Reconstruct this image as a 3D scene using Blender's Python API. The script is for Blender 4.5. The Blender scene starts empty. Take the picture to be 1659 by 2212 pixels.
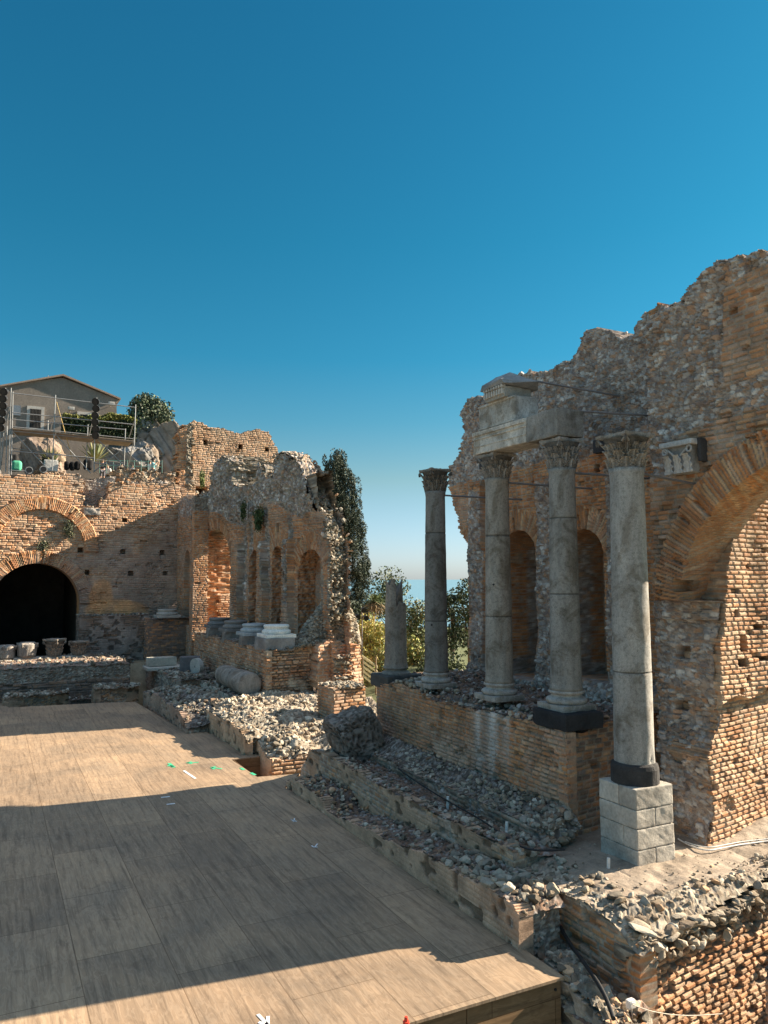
import bpy, bmesh, math, random
import numpy as np
from mathutils import Vector, Matrix
R = math.radians
S = bpy.context.scene
COL = S.collection
# ------------------------------------------------------------------ camera
H = 5.75                      # eye height over the stage
YAW, PITCH = R(27.0), math.atan(143 / 1662.)
cam = bpy.data.cameras.new('camera'); camo = bpy.data.objects.new('camera', cam); COL.objects.link(camo)
camo.location = (0, 0, H); camo.rotation_euler = (R(90) + PITCH, 0, -YAW)
cam.sensor_fit = 'HORIZONTAL'; cam.sensor_width = 36; cam.lens = 36 * 1662 / 1659.
cam.clip_start = .1; cam.clip_end = 400000
S.camera = camo
# ------------------------------------------------------------------ sky, sun, exposure
SUN_EL, SUN_AZ = R(26.5), R(96.0)          # azimuth clockwise from +Y
W = bpy.data.worlds.new('World'); S.world = W; W.use_nodes = True
wn = W.node_tree.nodes; wl = W.node_tree.links
bg = wn['Background']; sky = wn.new('ShaderNodeTexSky'); sky.sky_type = 'NISHITA'; sky.sun_disc = False
sky.sun_elevation = SUN_EL; sky.sun_rotation = SUN_AZ
sky.altitude = 200; sky.air_density = 1.0; sky.dust_density = .6; sky.ozone_density = 1.5
# the photograph's air: deep teal over the horizon haze; zenith boosted and warmed as added fill for the shade
wtc = wn.new('ShaderNodeTexCoord'); wsx = wn.new('ShaderNodeSeparateXYZ'); wl.new(wtc.outputs['Generated'], wsx.inputs[0])
wr = wn.new('ShaderNodeValToRGB'); wl.new(wsx.outputs[2], wr.inputs[0])
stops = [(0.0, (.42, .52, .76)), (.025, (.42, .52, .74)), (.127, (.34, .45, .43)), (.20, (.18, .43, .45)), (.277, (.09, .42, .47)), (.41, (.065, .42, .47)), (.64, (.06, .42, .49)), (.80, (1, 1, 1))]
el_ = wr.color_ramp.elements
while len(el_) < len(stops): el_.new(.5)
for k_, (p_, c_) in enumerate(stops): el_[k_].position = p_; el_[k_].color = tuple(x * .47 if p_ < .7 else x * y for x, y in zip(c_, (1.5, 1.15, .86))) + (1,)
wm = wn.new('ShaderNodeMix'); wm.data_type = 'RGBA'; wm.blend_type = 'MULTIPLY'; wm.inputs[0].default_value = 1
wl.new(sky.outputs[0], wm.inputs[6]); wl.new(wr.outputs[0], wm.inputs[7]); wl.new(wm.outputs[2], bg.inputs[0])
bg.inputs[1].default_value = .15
sl = bpy.data.lights.new('sun', 'SUN'); sl.energy = 5.0; sl.angle = R(.53); sl.color = (1, .86, .68)
so = bpy.data.objects.new('sun', sl); COL.objects.link(so)
sdir = Vector((math.sin(SUN_AZ) * math.cos(SUN_EL), math.cos(SUN_AZ) * math.cos(SUN_EL), math.sin(SUN_EL)))
so.rotation_euler = sdir.to_track_quat('Z', 'Y').to_euler(); so.location = (60, -20, 40)
vs = S.view_settings; vs.view_transform = 'Standard'; vs.look = 'None'; vs.gamma = 1; vs.exposure = 1.85
vs.use_curve_mapping = False

# ------------------------------------------------------------------ measuring: a point of the survey photo on a known plane
def ray(u, v):
    x = (u - 829.5) / 1662.; yv = (1106 - v) / 1662.
    f = math.cos(PITCH) - yv * math.sin(PITCH); z = math.sin(PITCH) + yv * math.cos(PITCH)
    return np.array([x * math.cos(YAW) + f * math.sin(YAW), -x * math.sin(YAW) + f * math.cos(YAW), z])
def on(u, v, X=None, Y=None, Z=None):
    d = ray(u, v)
    t = X / d[0] if X is not None else Y / d[1] if Y is not None else (Z - H) / d[2]
    return np.array([0, 0, H]) + d * t
def polyX(px, X): return np.array([[on(u, v, X=X)[1], on(u, v, X=X)[2]] for u, v in px])
def polyY(px, Y): return np.array([[on(u, v, Y=Y)[0], on(u, v, Y=Y)[2]] for u, v in px])

# ------------------------------------------------------------------ naming
def tag(o, label=None, cat=None, group=None, kind=None):
    if label: o['label'] = label
    if cat: o['category'] = cat
    if group: o['group'] = group
    if kind: o['kind'] = kind
    return o
def empty(name, loc=(0, 0, 0), rz=0, **k):
    o = bpy.data.objects.new(name, None); COL.objects.link(o); o.location = loc; o.rotation_euler = (0, 0, rz)
    o.empty_display_size = .3
    return tag(o, **k)
def copy_tree(o, parent=None):
    c = o.copy(); COL.objects.link(c)
    if parent: c.parent = parent
    for ch in list(o.children): copy_tree(ch, c)
    return c

# ------------------------------------------------------------------ noise in numpy
M32 = np.uint64(0xffffffff)
def hsh(ix, iy, s=0):
    a = np.asarray(ix, dtype=np.int64).astype(np.uint64); b = np.asarray(iy, dtype=np.int64).astype(np.uint64)
    n = (a * np.uint64(374761393) + b * np.uint64(668265263) + np.uint64(s * 362437 + 1013)) & M32
    n = ((n ^ (n >> np.uint64(13))) * np.uint64(1274126177)) & M32
    n = ((n ^ (n >> np.uint64(16))) * np.uint64(2246822519)) & M32
    n = n ^ (n >> np.uint64(15))
    return (n & M32).astype(np.float64) / 4294967296.
def vn(x, y, s=0):
    ix = np.floor(x); iy = np.floor(y); fx = x - ix; fy = y - iy
    fx = fx * fx * (3 - 2 * fx); fy = fy * fy * (3 - 2 * fy)
    a = hsh(ix, iy, s); b = hsh(ix + 1, iy, s); c = hsh(ix, iy + 1, s); d = hsh(ix + 1, iy + 1, s)
    return (a * (1 - fx) + b * fx) * (1 - fy) + (c * (1 - fx) + d * fx) * fy
def fbm(x, y, s=0, o=4):
    r = 0; a = .5; t = 0
    for k in range(o):
        r = r + a * vn(x * 2 ** k, y * 2 ** k, s + k * 7); t += a; a *= .5
    return r / t
def sm(a, b, x):
    t = np.clip((x - a) / (b - a), 0, 1); return t * t * (3 - 2 * t)
def worley(x, y, s=0, vec=False):
    ix = np.floor(x); iy = np.floor(y)
    f1 = np.full(x.shape, 9.); f2 = np.full(x.shape, 9.); idd = np.zeros(x.shape); ox = np.zeros(x.shape); oy = np.zeros(x.shape)
    for dx in (-1, 0, 1):
        for dy in (-1, 0, 1):
            cx = ix + dx; cy = iy + dy
            px = cx + .12 + .76 * hsh(cx, cy, s); py = cy + .12 + .76 * hsh(cx, cy, s + 1)
            d = np.hypot(px - x, py - y); i = hsh(cx, cy, s + 2)
            m = d < f1
            f2 = np.where(m, f1, np.minimum(f2, d)); idd = np.where(m, i, idd); f1 = np.where(m, d, f1); ox = np.where(m, x - px, ox); oy = np.where(m, y - py, oy)
    return (f1, f2, idd, ox, oy) if vec else (f1, f2, idd)
def pal(t, cols):
    c = np.array(cols); n = len(cols)
    i = np.minimum((t * n).astype(int), n - 1)
    return c[i]
def inpoly(U, V, P):
    P = np.asarray(P); r = np.zeros(U.shape, bool); j = len(P) - 1
    for i in range(len(P)):
        xi, yi = P[i]; xj, yj = P[j]
        if yi != yj:
            r ^= ((yi > V) != (yj > V)) & (U < (xj - xi) * (V - yi) / (yj - yi) + xi)
        j = i
    return r

# ------------------------------------------------------------------ mesh buffer
class Buf:
    def __init__(s): s.v = []; s.c = []; s.q = []; s.t = []; s.n = 0
    def add(s, v, c, q=None, t=None):
        v = np.asarray(v, float).reshape(-1, 3); c = np.broadcast_to(np.asarray(c, float), (len(v), 3))
        s.v.append(v); s.c.append(c)
        if q is not None and len(q): s.q.append(np.asarray(q, int).reshape(-1, 4) + s.n)
        if t is not None and len(t): s.t.append(np.asarray(t, int).reshape(-1, 3) + s.n)
        s.n += len(v)
    def build(s, name, mat, parent=None, smooth=False, origin=None):
        v = np.concatenate(s.v); c = np.concatenate(s.c)
        q = np.concatenate(s.q) if s.q else np.zeros((0, 4), int); t = np.concatenate(s.t) if s.t else np.zeros((0, 3), int)
        used = np.zeros(len(v), bool); used[q.ravel()] = True; used[t.ravel()] = True
        mp = np.cumsum(used) - 1; v = v[used]; c = c[used]; q = mp[q]; t = mp[t]
        off = Vector((0, 0, 0))
        if parent is not None and origin is None:
            off = parent_world(parent)
        if origin is not None: off = Vector(origin)
        v = v - np.array(off)
        me = bpy.data.meshes.new(name)
        me.vertices.add(len(v)); me.vertices.foreach_set('co', v.astype(np.float32).ravel())
        nl = q.size + t.size
        me.loops.add(nl); me.loops.foreach_set('vertex_index', np.concatenate([q.ravel(), t.ravel()]).astype(np.int32))
        npoly = len(q) + len(t); me.polygons.add(npoly)
        ls = np.concatenate([np.arange(len(q)) * 4, q.size + np.arange(len(t)) * 3]).astype(np.int32)
        me.polygons.foreach_set('loop_start', ls)
        me.update(calc_edges=True)
        me.polygons.foreach_set('use_smooth', np.full(npoly, smooth))
        a = me.attributes.new('Col', 'FLOAT_COLOR', 'POINT')
        cc = np.ones((len(v), 4), np.float32); cc[:, :3] = c; a.data.foreach_set('color', cc.ravel())
        me.materials.append(mat); me.validate()
        o = bpy.data.objects.new(name, me); COL.objects.link(o)
        if parent is not None: o.parent = parent
        elif origin is not None: o.location = origin
        return o
def parent_world(p):
    l = Vector(p.location); q = p.parent
    while q: l += Vector(q.location); q = q.parent
    return l

# ------------------------------------------------------------------ materials
def newmat(name):
    m = bpy.data.materials.new(name); m.use_nodes = True
    nt = m.node_tree; return m, nt, nt.nodes, nt.links, nt.nodes['Principled BSDF']
def nz(nt, scale, detail=4, rough=.6, vec=None, dist=0):
    n = nt.nodes.new('ShaderNodeTexNoise'); n.inputs['Scale'].default_value = scale; n.inputs['Detail'].default_value = detail
    n.inputs['Roughness'].default_value = rough; n.inputs['Distortion'].default_value = dist
    if vec is not None: nt.links.new(vec, n.inputs['Vector'])
    return n
def ramp(nt, src, stops):
    r = nt.nodes.new('ShaderNodeValToRGB'); e = r.color_ramp.elements
    while len(e) < len(stops): e.new(.5)
    for k, (p, c) in enumerate(stops):
        e[k].position = p; e[k].color = tuple(c) + (1,) if len(c) == 3 else c
    nt.links.new(src, r.inputs[0]); return r
def mixc(nt, mode, fac, a, b):
    m = nt.nodes.new('ShaderNodeMix'); m.data_type = 'RGBA'; m.blend_type = mode
    if isinstance(fac, float): m.inputs[0].default_value = fac
    else: nt.links.new(fac, m.inputs[0])
    for i, s in ((6, a), (7, b)):
        if isinstance(s, (tuple, list)): m.inputs[i].default_value = tuple(s) + (1,) if len(s) == 3 else s
        else: nt.links.new(s, m.inputs[i])
    return m.outputs[2]
def attr_mat(name, gain=1.0, bump=.5, bscale=55, rough=.92, var=.3, vscale=2.2, spec=.15, color=None):
    m, nt, n, l, b = newmat(name)
    tc = n.new('ShaderNodeTexCoord'); ob = tc.outputs['Object']
    if color is None:
        at = n.new('ShaderNodeAttribute'); at.attribute_name = 'Col'; base = at.outputs['Color']
    else:
        rg = n.new('ShaderNodeRGB'); rg.outputs[0].default_value = tuple(color) + (1,); base = rg.outputs[0]
    lo, hi = 1 - var, 1 + var
    n1 = nz(nt, vscale, 5, .65, ob); r1 = ramp(nt, n1.outputs[0], [(.3, (lo * gain,) * 3), (.7, (hi * gain,) * 3)])
    n2 = nz(nt, bscale * .6, 4, .7, ob); r2 = ramp(nt, n2.outputs[0], [(.3, (.8,) * 3), (.7, (1.18,) * 3)])
    c = mixc(nt, 'MULTIPLY', 1.0, base, r1.outputs[0]); c = mixc(nt, 'MULTIPLY', 1.0, c, r2.outputs[0])
    l.new(c, b.inputs['Base Color']); b.inputs['Roughness'].default_value = rough
    b.inputs['Specular IOR Level'].default_value = spec
    n3 = nz(nt, bscale, 6, .7, ob); bp = n.new('ShaderNodeBump'); bp.inputs['Strength'].default_value = bump; bp.inputs['Distance'].default_value = .02
    l.new(n3.outputs[0], bp.inputs['Height']); l.new(bp.outputs[0], b.inputs['Normal'])
    return m
MAS = attr_mat('old_masonry', 1.0, .6, 45)
MASF = attr_mat('far_masonry', 1.0, .5, 18, vscale=1.2)
STN = attr_mat('loose_stone', 1.0, .6, 30, var=.2)
LEAF = attr_mat('leaf', 1.0, .0, 8, rough=.7, var=.25, vscale=1.5, spec=.25)
BARK = attr_mat('bark', 1.0, .8, 20, rough=.95)
ROCK = attr_mat('limestone_rock', 1.0, .9, 6, var=.35, vscale=.6)
def plain(name, col, rough=.6, metal=0., bump=0., bscale=30, var=.12, vscale=3):
    m = attr_mat(name, 1, bump, bscale, rough, var, vscale, .4, color=col)
    m.node_tree.nodes['Principled BSDF'].inputs['Metallic'].default_value = metal
    return m

def granite_mat():
    m, nt, n, l, b = newmat('column_granite')
    ob = n.new('ShaderNodeTexCoord').outputs['Object']
    at = n.new('ShaderNodeAttribute'); at.attribute_name = 'Col'
    mp = n.new('ShaderNodeMapping'); mp.inputs['Scale'].default_value = (1, 1, .22); l.new(ob, mp.inputs[0])
    a = nz(nt, 3.2, 6, .65, mp.outputs[0], .6); ra = ramp(nt, a.outputs[0], [(.3, (.66, .65, .63)), (.5, (.95, .95, .94)), (.72, (1.25, 1.22, 1.18))])
    c = mixc(nt, 'MULTIPLY', 1.0, at.outputs['Color'], ra.outputs[0])
    s = nz(nt, 90, 3, .8, ob); rs = ramp(nt, s.outputs[0], [(.35, (.68,) * 3), (.65, (1.3,) * 3)])
    q_ = nz(nt, 15, 5, .75, ob); rq = ramp(nt, q_.outputs[0], [(.36, (.70, .69, .67)), (.48, (1, 1, 1)), (.7, (1.15, 1.14, 1.12))])
    c = mixc(nt, 'MULTIPLY', 1.0, c, rs.outputs[0]); c = mixc(nt, 'MULTIPLY', 1.0, c, rq.outputs[0])
    d = nz(nt, 1.7, 5, .6, ob, .8); rd = ramp(nt, d.outputs[0], [(.50, (1, 1, 1)), (.62, (.66, .62, .57))])
    c = mixc(nt, 'MULTIPLY', 1.0, c, rd.outputs[0])
    v = n.new('ShaderNodeTexVoronoi'); v.feature = 'DISTANCE_TO_EDGE'; v.inputs['Scale'].default_value = 1.1; 
    mp2 = n.new('ShaderNodeMapping'); mp2.inputs['Scale'].default_value = (1.2, 1.2, .55); l.new(ob, mp2.inputs[0])
    dn = nz(nt, 5, 4, .6, mp2.outputs[0]); ad = mixc(nt, 'ADD', .35, mp2.outputs[0], dn.outputs[1]); l.new(ad, v.inputs['Vector'])
    rv = ramp(nt, v.outputs[0], [(0, (.8,) * 3), (.008, (1,) * 3)])
    c = mixc(nt, 'MULTIPLY', 1.0, c, rv.outputs[0])
    l.new(c, b.inputs['Base Color']); b.inputs['Roughness'].default_value = .85; b.inputs['Specular IOR Level'].default_value = .2
    h = nz(nt, 28, 7, .75, ob); bp = n.new('ShaderNodeBump'); bp.inputs['Strength'].default_value = .35; bp.inputs['Distance'].default_value = .02
    l.new(h.outputs[0], bp.inputs['Height']); l.new(bp.outputs[0], b.inputs['Normal'])
    return m
GRAN = granite_mat()

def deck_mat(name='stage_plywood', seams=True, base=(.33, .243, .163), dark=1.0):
    m, nt, n, l, b = newmat(name)
    ob = n.new('ShaderNodeTexCoord').outputs['Object']
    sx = n.new('ShaderNodeSeparateXYZ'); l.new(ob, sx.inputs[0])
    cb = n.new('ShaderNodeCombineXYZ')
    if seams: l.new(sx.outputs[1], cb.inputs[0]); l.new(sx.outputs[0], cb.inputs[1])
    else: l.new(sx.outputs[0], cb.inputs[0]); l.new(sx.outputs[2], cb.inputs[1])
    # wandering rings of peeled veneer
    wm = n.new('ShaderNodeMapping'); wm.inputs['Scale'].default_value = (.55, 2.6, 1) if seams else (.7, 2.6, 1); l.new(cb.outputs[0], wm.inputs[0])
    br = n.new('ShaderNodeTexBrick'); br.inputs['Scale'].default_value = 1; br.inputs['Brick Width'].default_value = 2.5; br.inputs['Row Height'].default_value = 1.26
    br.inputs['Mortar Size'].default_value = .008; br.inputs['Mortar Smooth'].default_value = .1; br.offset = .44; br.offset_frequency = 2; br.squash = 1
    br.inputs['Color1'].default_value = (.84, .83, .82, 1); br.inputs['Color2'].default_value = (1.14, 1.12, 1.08, 1); br.inputs['Mortar'].default_value = (.55, .51, .47, 1)
    of = n.new('ShaderNodeMapping'); of.inputs['Location'].default_value = (-.42, -.12, 0) if seams else (0, .3, 0)
    l.new(cb.outputs[0], of.inputs[0]); l.new(of.outputs[0], br.inputs['Vector'])
    # sheets shift the grain
    sh = mixc(nt, 'ADD', 1.0, wm.outputs[0], br.outputs['Color'])
    g = nz(nt, 3.4, 3, .5, sh, 1.0)
    ml = n.new('ShaderNodeMath'); ml.operation = 'MULTIPLY'; ml.inputs[1].default_value = 26; l.new(g.outputs[0], ml.inputs[0])
    fr = n.new('ShaderNodeMath'); fr.operation = 'SINE'; l.new(ml.outputs[0], fr.inputs[0])
    rg = ramp(nt, fr.outputs[0], [(0, (.88, .86, .84)), (.5, (1, 1, 1)), (1, (1.04, 1.04, 1.04))])
    st = n.new('ShaderNodeMapping'); st.inputs['Scale'].default_value = (.6, 10, 1); l.new(cb.outputs[0], st.inputs[0])
    s1 = nz(nt, 1.1, 6, .7, st.outputs[0], .4); r1 = ramp(nt, s1.outputs[0], [(.35, (.58, .57, .57)), (.47, (.92, .92, .92)), (.68, (1.22, 1.2, 1.17))])
    s2 = nz(nt, .55, 5, .6, cb.outputs[0], .5); r2 = ramp(nt, s2.outputs[0], [(.35, (.74, .76, .8)), (.65, (1.15, 1.1, 1.05))])
    s3 = nz(nt, 45, 3, .7, st.outputs[0]); r3 = ramp(nt, s3.outputs[0], [(.3, (.9,) * 3), (.7, (1.1,) * 3)])
    s4 = nz(nt, 2.1, 7, .75, cb.outputs[0], 1.0); r4 = ramp(nt, s4.outputs[0], [(.56, (1, 1, 1)), (.66, (.76, .75, .75))])
    c = mixc(nt, 'MULTIPLY', 1.0, tuple(x * dark for x in base), br.outputs['Color'])
    for x in (rg, r1, r2, r3, r4): c = mixc(nt, 'MULTIPLY', .85, c, x.outputs[0])
    l.new(c, b.inputs['Base Color']); b.inputs['Roughness'].default_value = .7; b.inputs['Specular IOR Level'].default_value = .25
    bp = n.new('ShaderNodeBump'); bp.inputs['Strength'].default_value = .25; bp.inputs['Distance'].default_value = .006
    hm = mixc(nt, 'MULTIPLY', 1.0, rg.outputs[0], br.outputs['Color']); l.new(hm, bp.inputs['Height']); l.new(bp.outputs[0], b.inputs['Normal'])
    return m
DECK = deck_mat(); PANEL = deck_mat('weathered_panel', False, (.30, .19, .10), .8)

# ------------------------------------------------------------------ masonry styles
BR = [(.46, .225, .105), (.52, .29, .15), (.41, .19, .09), (.34, .20, .125), (.54, .34, .19), (.48, .25, .12), (.38, .23, .14)]
BR_OR = [(.50, .225, .09), (.55, .27, .115), (.43, .19, .08), (.49, .25, .12), (.37, .165, .08), (.54, .31, .15)]
BR_PALE = [(.52, .345, .205), (.57, .40, .255), (.48, .28, .155), (.43, .29, .19), (.60, .43, .28), (.50, .26, .13)]
BR_GREY = [(.34, .245, .175), (.40, .28, .19), (.28, .19, .135), (.38, .23, .14), (.43, .33, .25)]
BR_DARK = [(.21, .15, .115), (.26, .17, .115), (.16, .125, .10), (.30, .19, .12), (.22, .17, .14)]
for _p in (BR, BR_OR, BR_PALE, BR_GREY, BR_DARK):      # fired clay leans red
    _m = [sum(q[k] for q in _p) / len(_p) for k in range(3)]; _p[:] = [tuple((c * .72 + m * .28) * g for c, m, g in zip(q, _m, (.98, .94, .93))) for q in _p]
ST = [(.32, .295, .265), (.24, .22, .20), (.42, .395, .355), (.28, .23, .185), (.20, .155, .125), (.36, .33, .285), (.30, .20, .145), (.48, .455, .42)]
ST_PALE = [(.37, .345, .305), (.29, .27, .24), (.44, .41, .36), (.22, .20, .175), (.39, .34, .275), (.52, .49, .44), (.32, .26, .20), (.20, .17, .14)]
ST_BRN = [(.34, .28, .235), (.43, .375, .33), (.28, .22, .18), (.42, .26, .165), (.55, .51, .46), (.30, .275, .26), (.39, .335, .29), (.22, .175, .155), (.38, .25, .17), (.47, .43, .385)]
ST_TAN = [(.40, .35, .28), (.48, .435, .365), (.31, .26, .20), (.24, .195, .15), (.44, .39, .32), (.36, .32, .265), (.53, .49, .42), (.20, .165, .13)]
ST_TAN = [tuple(c * k for c, k in zip(q, (.92, .86, .78))) for q in ST_TAN]; ST_PALE = [tuple(c * k for c, k in zip(q, (.82, .77, .68))) for q in ST_PALE]; ST = [tuple(c * k for c, k in zip(q, (.92, .87, .79))) for q in ST]
def style(seed=0, ch=.095, bl=.27, bricks=BR, mort=(.36, .29, .22), relief=.022, miss=.012, ero=.35, rub=None, stones=ST, rmort=(.24, .20, .17),
          arches=(), patch=(), rsize=.14, rrel=.05, lump=.08, mw=.011, holes=(), rdepth=-.05):
    def f(U, Z):
        shp = U.shape
        zz = Z + .05 * (fbm(U * .5, Z * .5, seed + 3, 2) - .5) + .012 * (vn(U * 3, Z * 3, seed + 4) - .5)
        row = np.floor(zz / ch); fz = zz / ch - row
        bw = bl * (.75 + .55 * hsh(row, 0 * row + 7, seed))
        uu = (U + 9.7 * hsh(row, 0 * row, seed)) / bw + .25 * vn(U * 2.3, row, seed + 9); col = np.floor(uu); fu = uu - col
        # arches: radial bricks
        for (uc, zc, r0, r1) in arches:
            rr = np.hypot(U - uc, Z - zc); an = np.arctan2(Z - zc, U - uc)
            m = (rr > r0 - .05) & (rr < r1 + .05 * (hsh(np.floor(an * 30), 0 * an, seed) - .5)) & (Z > zc - .25)
            tk = ch * .85; k = an * (r0 + r1) / 2 / tk
            k = k + .25 * vn(rr * 3, k * .3, seed + 2)
            seg = np.floor((rr - r0) / ((r1 - r0) / max(1, round((r1 - r0) / .5))) + hsh(np.floor(k), 0 * k, seed) * .35)
            row = np.where(m, np.floor(k) + 5000, row); fz = np.where(m, k - np.floor(k), fz)
            col = np.where(m, seg + 300, col)
            fu = np.where(m, .5, fu)
        dz = np.minimum(fz, 1 - fz) * ch; du = np.minimum(fu, 1 - fu) * bw * .62
        wob = .005 * (vn(U * 25, Z * 25, seed + 5) - .5)
        b = sm(mw * .55, mw * 1.7, np.minimum(dz, du) + wob)
        hid = hsh(row, col, seed + 11); h2 = hsh(row, col, seed + 12); h3 = hsh(row, col, seed + 13)
        E = fbm(U * .9, Z * .9, seed + 20, 4); e = sm(.62 - ero * .4, .82 - ero * .3, E)
        d = b * (relief * (1 + 1.2 * e) + (h2 - .5) * .010 * (1 + 2.2 * e)) + .012 * (fbm(U * 9, Z * 9, seed + 6, 3) - .5) + .07 * (fbm(U * .8, Z * .8, seed + 8, 3) - .5) - e * .035
        ms = (h3 < miss * (1 + 5 * e)); d = np.where(ms, d - .08, d)
        isa = (row >= 4000)[..., None]
        bc = pal(hid, bricks) * (.86 + .28 * h2[..., None])
        bc = np.where(isa, pal(h3, BR_OR + [(.56, .36, .20), (.50, .33, .21)]) * (.84 + .30 * h2[..., None]), bc)
        big = fbm(U * .45 + 11, Z * .6, seed + 30, 4)[..., None]
        bc = bc * (1 - .30 * sm(.5, .75, big)) + np.array((.27, .20, .15)) * .30 * sm(.5, .75, big)
        lime = sm(.58, .78, fbm(U * .7 + 40, Z * .7, seed + 33, 5))[..., None] * .38
        bc = bc * (1 - lime) + np.array((.50, .43, .36)) * lime
        mc = np.array(mort) * (.8 + .4 * vn(U * 7, Z * 7, seed + 14)[..., None]) * np.where(isa, .78, 1.)
        rgb = mc * (1 - b[..., None]) + bc * b[..., None]
        # rubble
        if rub is not None:
            w = rub(U, Z) + .55 * (fbm(U * 1.6, Z * 1.6, seed + 40, 4) - .5)
            w = sm(.44, .56, w)
            rsz = rsize * .78; f1, f2, idd, ox, oy = worley(U / (rsz * 1.15) + .5 * vn(U * 4, Z * 4, seed + 50), Z / (rsz * .72) + .5 * vn(U * 4, Z * 4, seed + 51), seed + 52, True)
            g1, g2, id2 = worley(U / (rsize * .42), Z / (rsize * .36), seed + 57)
            mk = sm(.10, .22, f2 - f1) * (hsh((idd * 9999).astype(int), 0 * idd, 3) > .30)
            mk2 = sm(.08, .2, g2 - g1) * (1 - mk)
            kq = (idd * 99991).astype(int)
            tilt = ox * (hsh(kq, 0 * kq, 4) - .5) + oy * (hsh(kq, 0 * kq, 5) - .5)
            tilt = np.maximum(tilt, .35 * (oy + ox * (hsh(kq, 0 * kq, 6) - .5)) - .05)
            rd = rrel * mk * (.25 + .95 * idd + 1.5 * tilt) + .4 * rrel * np.sqrt(np.clip(1 - (g1 / .72) ** 2, 0, 1)) * mk2
            rd = rd + lump * 2 * (fbm(U * 1.1, Z * 1.1, seed + 60, 5) - .5) + rdepth
            sc = pal((idd * 7.31) % 1, stones) * (.85 + .3 * vn(U * 9, Z * 9, seed + 61)[..., None])
            s2 = pal((id2 * 5.3) % 1, stones) * .85
            rm = np.array(rmort) * (.7 + .6 * fbm(U * 3, Z * 3, seed + 62, 3)[..., None])
            rc = rm * (1 - mk[..., None]) * (1 - mk2[..., None]) + sc * mk[..., None] + s2 * mk2[..., None] * (1 - mk[..., None])
            tone = fbm(U * .35, Z * .35, seed + 63, 3)[..., None]
            rc = rc * (.75 + .5 * tone)
            d = d * (1 - w) + rd * w; rgb = rgb * (1 - w[..., None]) + rc * w[..., None]
        for (u, z, a, bb, dep) in holes:   # putlog holes
            m = (np.abs(U - u) < a) & (np.abs(Z - z) < bb); d = np.where(m, d - dep, d); rgb = np.where(m[..., None], rgb * .6, rgb)
        for p in patch: rgb, d = p(U, Z, rgb, d)
        return d, rgb
    return f
def plaster(seed, c=(.50, .41, .32), under=None, amt=.5):
    """thin weathered render over brick, pitted"""
    def p(U, Z, rgb, d):
        n = fbm(U * 1.1, Z * 1.6, seed, 5); w = sm(1 - amt - .06, 1 - amt + .06, n + .18)[..., None]
        col = np.array(c) * (.62 + .7 * fbm(U * 2.2, Z * 2.2, seed + 4, 5))[..., None]
        pit = sm(.70, .76, vn(U * 5, Z * 6, seed + 6))[..., None]
        col = col * (1 - .55 * pit)
        return rgb * (1 - w) + col * w, d * (1 - w[..., 0] * .8) + w[..., 0] * (.03 - .05 * pit[..., 0])
    return p
def tint(fn, c, s=1.0):
    def p(U, Z, rgb, d):
        w = (fn(U, Z) * s)[..., None]; return rgb * (1 - w) + rgb.mean(-1, keepdims=True) * 2.6 * np.array(c) * w, d
    return p
def paint(fn, c):
    def p(U, Z, rgb, d):
        w = fn(U, Z)[..., None]; return rgb * (1 - w) + np.array(c) * w, d
    return p

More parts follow.
